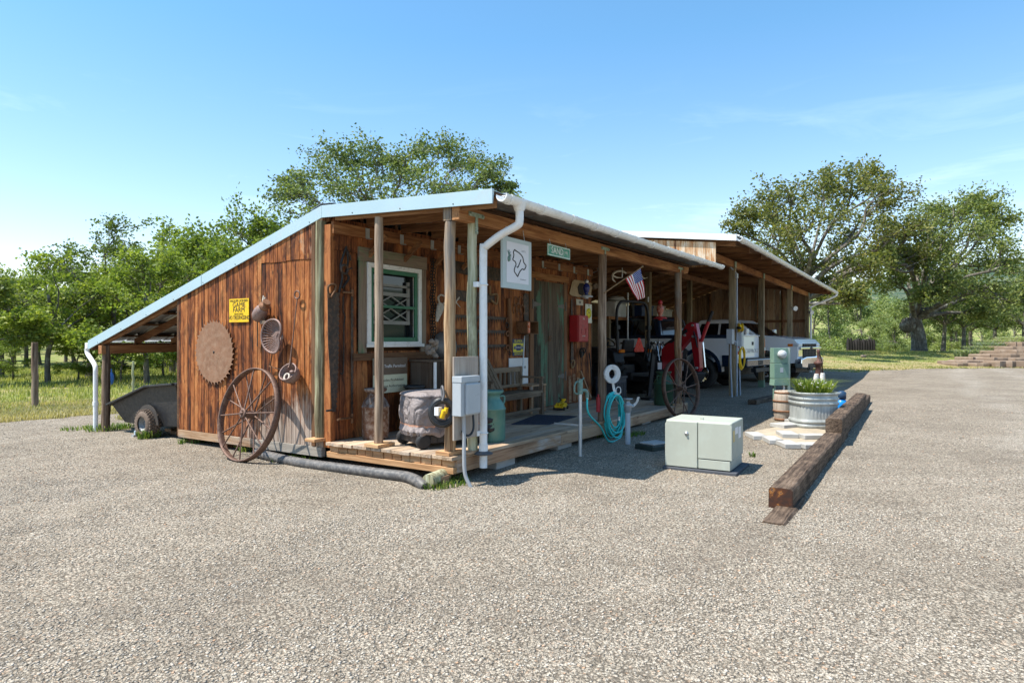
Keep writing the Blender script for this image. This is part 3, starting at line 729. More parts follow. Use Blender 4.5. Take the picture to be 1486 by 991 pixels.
# main beam, rafters, purlins, ledger
def skew(mb, x0, x1, y0, y1, z0, z1):
    a, b = rise(x0), rise(x1)
    mb.hexa([(x0,y0,z0+a),(x1,y0,z0+b),(x1,y1,z0+b),(x0,y1,z0+a),(x0,y0,z1+a),(x1,y0,z1+b),(x1,y1,z1+b),(x0,y1,z1+a)])
mb = MB(); skew(mb, 5.045, 8.5, 3.80, 3.89, 2.575, 2.715); skew(mb, 8.503, 12.1, 3.80, 3.89, 2.575, 2.715)
a, b = rise(12.1), rise(12.4)
mb.hexa([(12.1,3.80,2.575+a),(12.33,3.80,2.60+b),(12.33,3.89,2.60+b),(12.1,3.89,2.575+a),(12.1,3.80,2.715+a),(12.40,3.80,2.715+b),(12.40,3.89,2.715+b),(12.1,3.89,2.715+a)])
mb.build('main_beam', M_BEAM, shop, .004)
mb = MB(); skew(mb, 5.05, 11.8, WY-.045, WY-.003, 2.60, 2.73); mb.build('ledger', M_BEAM, shop)
xs = [5.066, 5.55, 6.15, 6.75, 7.35, 7.95, 8.55, 9.15, 9.75, 10.35, 10.95, 11.55, 12.15, 12.7]
for i, x in enumerate(xs):
    mb = MB(); z = lambda y: roofz(x, y)
    for (y0, y1, h, o) in ((3.93 if i else 3.40, 5.55, .10, .055), (5.64, 10.7, .10, .055)):
        mb.hexa([(x,y0,z(y0)-o-h),(x+.04,y0,z(y0)-o-h),(x+.04,y1,z(y1)-o-h),(x,y1,z(y1)-o-h),(x,y0,z(y0)-o),(x+.04,y0,z(y0)-o),(x+.04,y1,z(y1)-o),(x,y1,z(y1)-o)])
    mb.build('rafter', M_RAFT, shop)
    if 0 < i < 12:
        mb = MB(); mb.box(x-.012, x+.052, WY-.052, WY-.046, 2.60+rise(x), 2.72+rise(x)); mb.box(x-.006,x+.046,WY-.10,WY-.05,2.59+rise(x),2.597+rise(x)); mb.build('joist_hanger', M_GALV, shop)
for i in range(4):     # knee braces under the ledger
    x = 5.62 + .62*i
    mb = MB(); mb.bar((x, WY-.02, 2.40+rise(x)), (x, WY-.30, 2.62+rise(x)), .04, .05); mb.build('knee_brace', M_RAFT, shop)
for y in (3.42, 3.95, 4.45, 5.0, 5.5, 6.2, 6.9, 7.6, 8.3, 8.9, 9.45, 10.0, 10.6):
    mb = MB(); x0, x1 = 5.045, 12.92; n = 1
    z0 = roofz(x0, y) - .052; z1 = roofz(x1, y) - .052; sl = .044*(-.286 if y > 5.6 else .044)*0
    mb.hexa([(x0,y-.045,z0),(x1,y-.045,z1),(x1,y+.045,z1),(x0,y+.045,z0),(x0,y-.045,z0+.03),(x1,y-.045,z1+.03),(x1,y+.045,z1+.03),(x0,y+.045,z0+.03)])
    mb.build('purlin', M_BOARDX, shop)
# ribbed roof
mb = MB(); x = 5.01; pr = []
while x < 12.97:
    pr += [(x, 0.), (x+.20, 0.), (x+.225, .020), (x+.25, .020), (x+.275, 0.)]; x += .30
def slope(ya, yb):
    r0 = [(x, ya, roofz(x, ya)+h-.008) for x, h in pr]; r1 = [(x, yb, roofz(x, yb)+h-.008) for x, h in pr]
    n = len(pr); mb.add(r0+r1, [(i, i+1, n+i+1, n+i) for i in range(n-1)])
slope(3.37, 5.70); slope(5.702, 11.02)
o = mb.build('metal_roof', M_ROOF, shop); sm = o.modifiers.new('thick', 'SOLIDIFY'); sm.thickness = .004
mb = MB(); mb.add([(5.0,5.53,roofz(5,5.53)+.03),(12.96,5.53,roofz(12.96,5.53)+.03),(12.96,5.70,roofz(12.96,5.70)+.034),(5.0,5.70,roofz(5,5.70)+.034),(12.96,5.88,roofz(12.96,5.88)+.03),(5.0,5.88,roofz(5,5.88)+.03)], [(0,1,2,3),(3,2,4,5)])
o = mb.build('ridge_cap', M_ROOF, shop); sm = o.modifiers.new('thick', 'SOLIDIFY'); sm.thickness = .004
mb = MB()
for (ya, yb) in ((11.0, 8.0), (7.99, 5.70), (5.698, 3.385)):
    za, zb = roofz(4.9, ya), roofz(4.9, yb); h = .125
    mb.hexa([(5.003,ya,za-h),(5.019,ya,za-h),(5.019,yb,zb-h),(5.003,yb,zb-h),(5.003,ya,za+.012),(5.04,ya,za+.012),(5.04,yb,zb+.012),(5.003,yb,zb+.012)])
fs = mb.build('rake_fascia', M_FASCIA, shop, .002)
mb = MB()
for i in range(22):
    y = lerp(10.7, 3.5, i/21); z = roofz(4.9, y)
    if i % 2 == 0: mb.lathe([(.007,0),(.007,.004),(.002,.006)], (5.004, y, z-.10), 6, (-1,0,0))
mb.build('screw_heads', M_IRON, fs)
mb = MB(); ya = 10.86; mb.box(5.03, 12.9, 10.93, 10.96, 1.25, 1.36); mb.build('eave_board', M_TRIMX, shop)
# porch gutter, downspout
mb = MB(); gy, gx0, gx1 = 3.30, 5.03, 12.86
def half(x, r): return [(x, gy + r*math.cos(math.pi + math.pi*j/10), roofz(x, 3.35) - .045 + r*1.1*math.sin(math.pi + math.pi*j/10)) for j in range(11)] + [(x, gy + (r-.008)*math.cos(-math.pi*j/10), roofz(x, 3.35) - .045 + (r-.008)*1.1*math.sin(-math.pi*j/10)) for j in range(11)]
mb.loft([half(lerp(gx0, gx1, i/24), .062) for i in range(25)], smooth=False)
g = mb.build('gutter', M_PVC, shop)
for i in range(13):
    x = 5.12 + i*.635
    mb = MB(); mb.loft([half(x, .071), half(x+.045, .071)], smooth=False); mb.box(x+.01, x+.035, gy-.05, gy+.10, roofz(x,3.35)-.042, roofz(x,3.35)-.034); mb.build('gutter_clip', M_PVC, g)
mb = MB(); zt = roofz(5.3, 3.35) - .1; q = onY(757, 300, 3.275)
mb.tube([(q.x, gy, zt+.03), (q.x, gy, zt-.05)], [.075, .048], 14)
bx, by = B2x+.035, 3.735
mb.tube(smooth_path([(q.x, gy, zt-.03), (q.x, gy, zt-.15), (q.x-.0, gy+.03, zt-.19), (lerp(q.x,bx,.5), lerp(gy,by,.5), zt-.26), (bx, by-.03, zt-.36), (bx, by, zt-.41), (bx, by, 1.6)], 5), .040, 14)
mb.tube([(bx, by, 1.7), (bx, by, .12)], .040, 14); mb.tube([(bx, by, .36), (bx, by, .28)], .046, 14)
dsp = mb.build('downspout', M_PVC, shop)
for z in (1.96, .47):
    mb = MB(); mb.ring((bx, by, z), (0,0,1), .043, .008, 16, 6); mb.box(bx-.09, bx-.035, by+.01, by+.06, z-.025, z+.025); mb.build('pipe_bracket', M_PVC, dsp)
mb = MB(); mb.lathe([(.042,0),(.095,.012),(.098,.022),(.042,.045)], (bx, by, .245), 18); mb.build('pipe_collar', plain('grey_rubber', (.09,.09,.095), .6), dsp)
# T brackets on the beam
def tbr(x, y, z):
    mb = MB(); mb.box(x-.13, x+.13, y-.006, y, z, z+.042); mb.box(x-.02, x+.02, y-.008, y-.002, z-.17, z+.002)
    for a, b in ((-.11, .02), (.11, .02), (0, -.15)): mb.lathe([(.016,0),(.016,.008),(.006,.011)], (x+a, y-.007, z+b), 8, (0,-1,0))
    mb.build('beam_bracket', M_BRACK, shop)
for x in (B2x, cx_, dx_): tbr(x, 3.797, 2.635+rise(x))
# deck
zz = lambda x: zd(x)
mb = MB(); y = 3.835
for k in range(13):
    y1 = y + .137; x0 = 4.99 + random.uniform(-.02, .01); xm = random.choice([8.2, 9.0, 7.4, 10.1])
    for (a, b) in ((x0, xm-.003), (xm+.003, 12.43)):
        mb.hexa([(a,y+.004,zz(a)-.035),(b,y+.004,zz(b)-.035),(b,y1-.004,zz(b)-.035),(a,y1-.004,zz(a)-.035),(a,y+.004,zz(a)),(b,y+.004,zz(b)),(b,y1-.004,zz(b)),(a,y1-.004,zz(a))])
    y = y1
mb.build('deck_boards', M_DECK, shop, .003)
mb = MB(); y = 3.87
while y < 5.6:
    l = random.uniform(.10, .14); mb.box(5.03+random.uniform(-.006,.01), 5.3, y, min(y+l, 5.6), zd(5)-.105, zd(5)-.037); y += l+.012
mb.build('deck_blocking', M_DECKY, shop, .003)
mb = MB(); mb.box(5.005, 5.06, 3.842, 5.62, zd(5)-.168, zd(5)-.107); mb.build('deck_sill', M_DECKY, shop, .003)
mb = MB()
for a, b in ((5.062, 7.22), (7.225, 9.6), (9.605, 12.42)):
    mb.hexa([(a,3.838,zz(a)-.165),(b,3.838,zz(b)-.165),(b,3.875,zz(b)-.165),(a,3.875,zz(a)-.165),(a,3.838,zz(a)-.037),(b,3.838,zz(b)-.037),(b,3.875,zz(b)-.037),(a,3.875,zz(a)-.037)])
mb.build('deck_rim', M_RIM, shop, .004)
mb = MB(); mb.hexa([(12.385,3.88,zz(12.4)-.165),(12.42,3.88,zz(12.4)-.165),(12.42,5.6,zz(12.4)-.165),(12.385,5.6,zz(12.4)-.165),(12.385,3.88,zz(12.4)-.04),(12.42,3.88,zz(12.4)-.04),(12.42,5.6,zz(12.4)-.04),(12.385,5.6,zz(12.4)-.04)])
mb.build('deck_rim', M_RAFT, shop)
for x in (5.85, 7.25, 8.6, 10.2, 11.6):
    mb = MB(); mb.box(x, x+.38, 3.90, 4.3, -.06, zd(x)-.17); mb.build('footing_block', M_CONC, shop, .006)
# double door
dl, dm, dr_ = onY(772.5, 490, WY).x, onY(793.5, 490, WY).x, onY(816, 490, WY).x; dt = 2.43
mb = MB(); mb.box(dl-.13, dl-.005, WY-.035, WY-.006, zd(9.4)+.005, 2.46); mb.box(dr_+.005, dr_+.13, WY-.035, WY-.006, zd(10.6)+.005, 2.46)
dfm = mb.build('door_frame', M_TRIMB, shop, .004)
mb = MB(); mb.box(dl-.2, dr_+.2, WY-.04, WY-.007, 2.463, 2.57); mb.build('door_header', M_BEAM, dfm, .004)
for (a, b) in ((dl, dm-.003), (dm+.003, dr_)):
    mb = MB(); n = 4; 
    for i in range(n): mb.box(lerp(a,b,i/n)+.002, lerp(a,b,(i+1)/n)-.002, WY-.028+random.uniform(-.002,.002), WY-.007, zd(10)+.02, dt)
    d = mb.build('door', M_DOOR, shop, .002)
    hx, sg = (a, 1) if a == dl else (b, -1)
    for z in ((2.02, .75) if sg < 0 else (2.02,)):
        mb = MB(); mb.prism([(0,-.04),(sg*.05,-.04),(sg*.24,-.012),(sg*.24,.012),(sg*.05,.04),(0,.04)], (hx, WY-.031, z), (1,0,0), (0,0,1), (0,-.006,0)); mb.box(hx-sg*.05-.012, hx-sg*.05+.012, WY-.05, WY-.034, z-.08, z+.08)
        mb.build('hinge', plain('dull_hinge', (.16,.145,.13), .6, .3), d)
    if sg < 0:
        mb = MB(); mb.ring((dm+.02, WY-.045, 1.42), (0,1,0), .035, .006, 14, 6); mb.cyl((dm+.02, WY-.03, 1.47), (dm+.10, WY-.045, 1.47), .008, 6)
        mb.build('latch', M_RUST, d)
# window
X = lambda px: onY(px, 440, WY).x
win = MB(); cl_, cr_ = X(519), X(616)
win.box(cl_, X(530)-.003, WY-.03, WY-.006, 1.25, 2.335); win.box(X(608)+.003, cr_, WY-.03, WY-.006, 1.25, 2.335)
win.m = 1; win.box(cl_-.01, cr_+.01, WY-.036, WY-.006, 2.336, 2.50)
wnd = win.build('window', [M_OLDG, M_OLDGX], shop, .003)
mb = MB(); mb.box(cl_-.10, cr_+.10, WY-.045, WY-.006, 1.16, 1.247); mb.build('casing_sill', M_TRIMX, wnd, .003)
def frame(mb, x0, x1, z0, z1, w, y0, y1):
    mb.box(x0, x0+w, y0, y1, z0, z1); mb.box(x1-w, x1, y0, y1, z0, z1); mb.box(x0+w, x1-w, y0, y1, z1-w, z1); mb.box(x0+w, x1-w, y0, y1, z0, z0+w)
fl, fr, fb, ft = X(530), X(608), 1.33, 2.33
mb = MB(); frame(mb, fl, fr, fb, ft, .055, WY-.05, WY+.06); mb.box(fl-.03, fr+.03, WY-.07, WY-.051, fb-.012, fb+.03); mb.build('frame', M_WHITE, wnd, .003)
mb = MB(); frame(mb, fl+.057, fr-.057, fb+.057, ft-.057, .052, WY-.028, WY-.004); mb.box(fl+.11, fr-.11, WY-.026, WY-.006, 1.80, 1.835); mb.build('screen_frame', M_GREENP, wnd, .002)
mb = MB(); a, b = fl+.13, fr-.16
mb.box(a, b, WY+.02, WY+.04, 2.07, 2.10); mb.box(a, b, WY+.018, WY+.04, 1.955, 2.0); mb.box(a, b, WY+.018, WY+.04, 1.60, 1.645); mb.box(a, a+.045, WY+.02, WY+.042, 1.648, 2.15); mb.box(b-.045, b, WY+.02, WY+.042, 1.648, 2.15)
for (z0, z1) in ((1.645, 1.80), (1.80, 1.955)):
    for i in range(2):
        xa, xb = lerp(a, b, i/2), lerp(a, b, (i+1)/2)
        mb.bar((xa, WY+.026, z0), (xb, WY+.026, z1), .012, .014); mb.bar((xa, WY+.030, z1), (xb, WY+.030, z0), .012, .014)
mb.build('sash', plain('dim_sash', (.25,.245,.22), .6), wnd)
mb = MB(); mb.box(fl+.05, fr-.05, WY+.062, WY+.068, fb+.03, ft-.03); mb.build('pane', M_GLASS, wnd)
# lean-to posts, beam, downspout
lx, ly = GX+.06, onX(154, 560, GX+.06).y
for x in (lx, 8.6, 12.3):
    mb = MB(); post(mb, x, ly, -.1, roofz(x, ly)-.17, .062); mb.build('lean_to_post', M_LOGD, shop)
mb = MB(); mb.hexa([(5.0,ly-.05,roofz(5,ly)-.30),(12.7,ly-.05,roofz(12.7,ly)-.30),(12.7,ly+.05,roofz(12.7,ly)-.30),(5.0,ly+.05,roofz(5,ly)-.30),(5.0,ly-.05,roofz(5,ly)-.17),(12.7,ly-.05,roofz(12.7,ly)-.17),(12.7,ly+.05,roofz(12.7,ly)-.17),(5.0,ly+.05,roofz(5,ly)-.17)])
mb.build('lean_to_beam', M_BEAM, shop, .004)
mb = MB(); q = (4.95, 10.86)
mb.box(5.0, 12.9, 11.01, 11.10, 1.27, 1.36); mb.build('rear_gutter', M_PVC, shop, .01)
mb = MB(); mb.tube(smooth_path([(5.02, 11.05, 1.29), (5.02, 11.05, 1.20), (5.0, 10.80, 1.04), (4.99, ly+.11, .96), (4.99, ly+.11, .80), (4.99, ly+.11, -.02)], 5), .034, 12)
mb.tube([(4.99, ly+.11, .46), (4.99, ly+.11, .40)], .040, 12); mb.build('rear_downspout', M_PVC, shop)

# ---------------------------------------------------------------- carport
cpt = thing('carport', 'long open carport with heavy square posts, plank ceiling and white gutter', 'carport', (12.9, 3.95, 0))
EY, EZ, CX1 = 3.05, 3.43, 29.9
def cz(y): return EZ + .118*(y-EY) if y < 7. else EZ + .118*(7.-EY) - .34*(y-7.)
t = NT('scorched_siding'); v0 = t.coord(); r = t.attr(); v = t.vshift(v0, r, (37,23,51))
g = t.noise(t.vmul(v, (1,1,.06)), 45., 5, .6, .3); w = t.noise(t.vmul(v, (1,1,.4)), 5., 5, .65, .8)
c = t.ramp(t.math('ADD', t.math('MULTIPLY', g, .4), t.math('MULTIPLY', w, .75)), [(.44, (.06,.03,.018)), (.52, (.34,.15,.06)), (.61, (.46,.30,.17)), (.74, (.58,.50,.40))])
t.bump(g, .3, .006); M_SCOR = t.set(c, .75, 0., .2)
mb = MB(); y = 3.44
while y < 9.9:
    l = .20; y1 = y+l; za = cz(y)-.14; zb = cz(y1)-.14
    zlo = 2.87 if y < 6.2 else 1.2
    mb.hexa([(12.955,y+.003,zlo),(12.985,y+.003,zlo),(12.985,y1-.003,zlo),(12.955,y1-.003,zlo),(12.955,y+.003,za),(12.985,y+.003,za),(12.985,y1-.003,zb),(12.955,y1-.003,zb)])
    y = y1
mb.build('gable_siding', M_SCOR, cpt)
mb = MB()
for (ya, yb) in ((EY-.02, 7.), (7.003, 10.6)):
    za, zb = cz(ya), cz(yb); mb.hexa([(12.885,ya,za-.10),(12.91,ya,za-.10),(12.91,yb,zb-.10),(12.885,yb,zb-.10),(12.885,ya,za+.02),(12.94,ya,za+.02),(12.94,yb,zb+.02),(12.885,yb,zb+.02)])
mb.build('rake_fascia', M_WTRIM, cpt, .002)
mb = MB(); x = 12.9; pr = []
while x < CX1: pr += [(x, 0.), (x+.09, 0.), (x+.115, .028), (x+.14, .028), (x+.165, 0.)]; x += .228
def slope2(ya, yb):
    n = len(pr); mb.add([(x, ya, cz(ya)+h) for x, h in pr] + [(x, yb, cz(yb)+h) for x, h in pr], [(i, i+1, n+i+1, n+i) for i in range(n-1)])
slope2(3.0, 7.); slope2(7.003, 10.7)
o = mb.build('metal_roof', M_ROOF, cpt); sm = o.modifiers.new('thick', 'SOLIDIFY'); sm.thickness = .004
M_CEIL = wood('ceiling_plank', [(.38, (.08,.037,.017)), (.52, (.19,.094,.043)), (.66, (.32,.175,.085))], 'x')
mb = MB(); y = 3.10
while y < 9.9:
    y1 = y + .19
    for (a, b) in ((12.95, 17.0), (17.004, 21.5), (21.504, 25.6), (25.604, CX1-.05)):
        mb.hexa([(a,y+.006,cz(y)-.05),(b,y+.006,cz(y)-.05),(b,y1-.006,cz(y1)-.05),(a,y1-.006,cz(y1)-.05),(a,y+.006,cz(y)-.028),(b,y+.006,cz(y)-.028),(b,y1-.006,cz(y1)-.028),(a,y1-.006,cz(y1)-.028)])
    y = y1
mb.build('ceiling_planks', M_CEIL, cpt)
for i in range(14):
    x = 13.3 + i*1.24; mb = MB()
    for (ya, yb) in ((3.15, 7.), (7., 9.9)):
        mb.hexa([(x,ya,cz(ya)-.17),(x+.04,ya,cz(ya)-.17),(x+.04,yb,cz(yb)-.17),(x,yb,cz(yb)-.17),(x,ya,cz(ya)-.052),(x+.04,ya,cz(ya)-.052),(x+.04,yb,cz(yb)-.052),(x,yb,cz(yb)-.052)])
    mb.build('rafter', M_RAFT, cpt)
BY = 3.97
mb = MB()
for a, b in ((13.0, 17.3), (17.303, 21.6), (21.603, 28.95)): mb.box(a, b, BY-.05, BY+.05, cz(BY)-.33, cz(BY)-.172)
mb.build('front_beam', M_BEAM, cpt, .005)
mb = MB(); mb.box(13.0, 29.0, 6.95, 7.06, cz(7)-.36, cz(7)-.18); mb.build('ridge_beam', M_RAFT, cpt)
M_SQP = wood('square_post', [(.38, (.07,.05,.026)), (.5, (.17,.128,.074)), (.66, (.30,.235,.145))], 'z')
PX = [onY(px, 500, BY).x for px in (1063, 1105)] + [24.6, 28.86]
PX = [16.6, 20.2, 24.3, 28.8]
PX = [onY(1063,500,BY).x, onY(1105,500,BY).x, onY(1146,500,BY).x, onY(1171,500,BY).x]
for x in PX:
    mb = MB(); mb.box(x-.075, x+.075, BY-.075, BY+.075, gz(x,BY)-.1, cz(BY)-.331); p = mb.build('post', M_SQP, cpt, .006)
    mb = MB(); mb.box(x-.09, x+.09, BY-.082, BY-.076, cz(BY)-.33, cz(BY)-.19); mb.build('post_bracket', M_BRACK, p)
mb = MB(); mb.box(PX[1]-.09, PX[1]+.09, BY-.08, BY+.08, gz(PX[1],BY)-.02, gz(PX[1],BY)+.22); mb.build('post_shoe', plain('treated_base', (.10,.17,.11), .6), cpt)
for px in (941, 1001):
    x = onY(px, 470, 7.).x; mb = MB(); mb.box(x-.09, x+.09, 6.93, 7.08, -.1, cz(7)-.361); mb.build('inner_post', M_SQP, cpt, .006)
# end wall and rear wall of board and stud
M_BARN = wood('barn_board', [(.38, (.09,.05,.028)), (.5, (.23,.135,.078)), (.66, (.38,.25,.15))], 'z', patch=(.28,.22,.17), patch_pos=(.54,.7))
mb = MB(); y = BY+.1; ex = 28.98
while y < 9.9: mb.box(ex, ex+.025, y+.003, min(y+.24,9.9)-.003, -.05, cz(min(max(y,3),9.8))-.1); y += .24
mb.build('end_wall', M_BARN, cpt)
mb = MB(); x = 11.9
while x < 28.95: mb.box(x+.003, x+.237, 9.905, 9.93, 0, 2.75); x += .24
mb.build('rear_wall', M_BARN, cpt)
for y in (4.9, 5.9, 6.9, 7.9, 8.9): 
    mb = MB(); mb.box(ex-.10, ex-.002, y, y+.045, 0, cz(y)-.15); mb.build('stud', M_RAFT, cpt)
for z in (1.05, 2.15):
    mb = MB(); mb.box(ex-.05, ex-.003, BY+.1, 4.897, z, z+.11)
    for a, b in ((4.948,5.897),(5.948,6.897),(6.948,7.897),(7.948,8.897)): mb.box(ex-.05, ex-.003, a, b, z, z+.11)
    mb.build('girt', M_RAFT, cpt)
# gutter with its return pipe at the far end
mb = MB(); gy = EY-.06
def half2(x, r): return [(x, gy + r*math.cos(math.pi + math.pi*j/10), EZ - .035 + r*1.1*math.sin(math.pi + math.pi*j/10)) for j in range(11)] + [(x, gy + (r-.008)*math.cos(-math.pi*j/10), EZ - .035 + (r-.008)*1.1*math.sin(-math.pi*j/10)) for j in range(11)]
mb.loft([half2(x, .068) for x in (12.93, 18, 24, CX1+.05)], smooth=False); g2 = mb.build('gutter', M_PVC, cpt)
for i in range(14):
    x = 13.3+i*1.24; mb = MB(); mb.loft([half2(x,.076), half2(x+.05,.076)], smooth=False); mb.build('gutter_clip', M_PVC, g2)
mb = MB(); mb.tube(smooth_path([(29.75, gy, EZ-.10), (29.72, gy+.06, EZ-.22), (29.3, BY-.12, EZ-.62), (29.12, BY-.1, EZ-.8), (29.12, BY-.1, 2.2)], 5), .04, 10); mb.tube([(29.12, BY-.1, 2.25), (29.12, BY-.1, .1)], .04, 10)
mb.build('downspout', M_PVC, cpt)
for (x, dy) in ((PX[2]-.0, 0), (PX[3]-.05, 0)):
    mb = MB(); z = 2.55
    mb.cyl((x-.02, BY-.10, z), (x-.16, BY-.22, z-.03), .05, 12, .085); mb.cbox((x, BY-.085, z), (.06,.03,.09)); mb.build('floodlight', M_WHITE, cpt)
# ---------------------------------------------------------------- things on the sunlit gable wall
def gthing(name, label, cat, px, py, off=.02, group=None):
    return thing(name, label, cat, onX(px, py, GX-off), R(-90), group)
def wthing(name, label, cat, px, py, off=.02, y=None, group=None):
    return thing(name, label, cat, onY(px, py, (WY if y is None else y)-off), 0., group)
def pY(pts, y): return [(onY(a, b, y).x, onY(a, b, y).z) for a, b in pts]
def flatY(mb, pts, y, th):     # picture outline laid on a wall plane, with thickness towards the viewer
    P = pY(pts, y)
    a = sum(P[i][0]*P[(i+1)%len(P)][1]-P[(i+1)%len(P)][0]*P[i][1] for i in range(len(P)))
    if a < 0: P = P[::-1]
    mb.prism(P, (0, y, 0), (1,0,0), (0,0,1), (0,-th,0)); return P
M_BLADE = plain('brown_saw_steel', (.29,.15,.085), .62, .35, .22, 5., .15, 60., dirt=(.36,.22,.14), dirt_amt=.8)
M_CAST = plain('pitted_cast_iron', (.27,.19,.165), .6, .35, .2, 16., .3, 90., dirt=(.22,.12,.085), dirt_amt=.6)
M_WHEEL = plain('wheel_rust', (.15,.088,.066), .62, .4, .3, 9., .3, 90., dirt=(.22,.14,.10), dirt_amt=.7)
M_TOOL = plain('old_grey_steel', (.060,.048,.042), .55, .5, .25, 10., .2, 80., dirt=(.16,.095,.06), dirt_amt=.7)
M_HANDLE = wood('tool_handle', [(.34, (.10,.055,.025)), (.5, (.22,.135,.065)), (.66, (.34,.23,.12))], 'z')
M_YEL = plain('yellow_enamel', (.80,.50,.012), .35, 0, .05, 5., dirt=(.55,.30,.03), dirt_amt=.25)
M_BLACKT = plain('black_lettering', (.03,.026,.02), .5)
M_STRAP = plain('old_leather', (.16,.11,.075), .7, 0, .25, 20.)
M_BONE = plain('weathered_bone', (.55,.50,.42), .65, 0, .15, 20., dirt=(.30,.24,.17), dirt_amt=.6)

# saw blade
s = gthing('saw_blade', 'large round rusty saw blade with hooked teeth hung on the gable wall', 'saw blade', 311, 511, .022)
mb = MB(); P = []; n = 38; r0 = .385
for i in range(n):
    a = -2*math.pi*i/n
    P += [(r0*math.cos(a), r0*math.sin(a)), ((r0+.006)*math.cos(a-.05), (r0+.006)*math.sin(a-.05)), ((r0+.040)*math.cos(a-.035), (r0+.040)*math.sin(a-.035)), ((r0+.006)*math.cos(a-.015), (r0+.006)*math.sin(a-.015))]
P = []
for i in range(n):
    a = 2*math.pi*i/n; d = 2*math.pi/n
    P += [(r0*math.cos(a), r0*math.sin(a)), ((r0+.012)*math.cos(a+d*.55), (r0+.012)*math.sin(a+d*.55)), ((r0+.042)*math.cos(a+d*.80), (r0+.042)*math.sin(a+d*.80)), ((r0+.004)*math.cos(a+d*.86), (r0+.004)*math.sin(a+d*.86))]
mb.prism(P, (0,0,0), (1,0,0), (0,0,1), (0,-.007,0)); mb.build('blade', M_BLADE, s, local=True)
mb = MB(); mb.lathe([(.016,0),(.016,.004),(.0,.0045)], (0,-.0075,0), 12, (0,-1,0)); mb.build('bolt', M_IRON, s, local=True)
# yellow sign
a, b = onX(333, 434, GX-.012), onX(361.5, 434, GX-.012); sw = (a.y-b.y); sh = onX(347, 433.5, GX).z - onX(347, 467.5, GX).z
s = gthing('wall_sign', 'yellow tin sign reading game farm, no trespassing, nailed to the gable wall', 'sign', 347.2, 450.6, .012)
mb = MB(); mb.box(-sw/2, sw/2, -.006, 0, -sh/2, sh/2); mb.build('panel', M_YEL, s, bevel=.002, local=True)
for txt, z, size, sx in (('WILDLIFE LICENSED', .41, .034, .95), ('GAME', .235, .072, 1.05), ('FARM', .02, .072, 1.05), ('(GUN DOG)', -.155, .026, 1.), ('NO TRESPASSING', -.31, .060, .72)):
    text_mesh('lettering', txt, size*1.15, M_BLACKT, s, (0, -.0075, z*sh), (R(90),0,0), .0008, sx=sx*sw/.36)
# rusty pouring can with strap
s = gthing('oil_can', 'rusty tilted oil can with a capped spout hung by straps beside the yellow sign', 'oil can', 379, 452, .10)
mb = MB(); ax = Vector((.75,-.1,.66)).normalized()
mb.lathe([(.02,-.135),(.062,-.125),(.082,-.08),(.084,-.02),(.072,.04),(.045,.075),(.03,.085)], (0,0,0), 16, ax); mb.build('body', M_CAST, s, local=True)
mb = MB(); mb.lathe([(.055,.07),(.062,.075),(.062,.10),(.032,.105),(.028,.15),(.05,.155),(.045,.17)], (0,0,0), 14, ax); mb.build('cap', M_RUST, s, local=True)
mb = MB(); mb.tube([(-.02,.05,.19), (-.005,.02,.10), (-.06,-.04,.03)], .010, 6); mb.tube([(.01,.05,.17),(-.02,.03,.08)], .009, 6); mb.build('cord', M_BONE, s, local=True)
mb = MB(); mb.tube(smooth_path([(-.05,-.02,-.04), (-.10,.02,-.18), (-.15,.06,-.30), (-.17,.07,-.42)], 4), .008, 5); mb.tube(smooth_path([(.05,-.0,-.06), (.0,.04,-.18), (-.08,.06,-.34)], 4), .007, 5); mb.box(.02,.12,-.03,.0,-.15,-.11)
mb.build('strap', M_STRAP, s, local=True)
# tractor seat
s = gthing('seat_decoration', 'pitted cast iron implement seat with pierced slots hung on the gable wall', 'seat', 399, 488, .11)
s.rotation_euler = (0, R(9), R(-90))
def srim(t):   # outline of the pan: wide back, notched front
    r = .215 + .02*math.cos(2*t) - .085*max(0, math.cos(t))**6
    x, z = r*1.0*math.cos(t)*.83, r*math.sin(t)
    return Vector((x, -.055*math.cos(2*t)*.5 - .05*(abs(z)/.215)**2 - .01, z))
hub = Vector((.065, .035, 0))
mb = MB(); mb.tube([srim(2*math.pi*i/48) for i in range(48)], .013, 6, closed=True); mb.build('rim', M_CAST, s, local=True)
mb = MB()
for i in range(30):
    t_ = R(38) + R(284)*i/29; e = srim(t_); a = lerp(hub, e, .22); m = lerp(hub, e, .6) + Vector((0,.022,0))
    mb.tube([a, m, e], .0072, 5)
for f in (.42, .20):
    mb.tube([lerp(hub, srim(R(30)+R(300)*i/30), f) + Vector((0,.022*math.sin(f*math.pi),0)) for i in range(31)], .010 if f > .3 else .018, 5)
mb.tube([hub, lerp(hub, srim(R(40)), .5), srim(R(38))], .012, 5); mb.tube([hub, lerp(hub, srim(R(-40)), .5), srim(R(-38))], .012, 5)
mb.lathe([(.0,0),(.045,0),(.045,.012),(0,.014)], hub+Vector((0,.004,0)), 14, (0,-1,0)); mb.build('pan', M_CAST, s, local=True)
mb = MB(); mb.cyl((-.03,.01,-.20), (-.12,.07,-.37), .008, 6); mb.cyl((-.14,.07,-.385), (.10,.08,-.385), .006, 6); mb.cyl((-.075,.05,-.365), (-.075,.09,-.56), .008, 6); mb.cyl((0,.03,0),(0,.10,0),.012,6); mb.build('bracket', M_RUST, s, local=True)
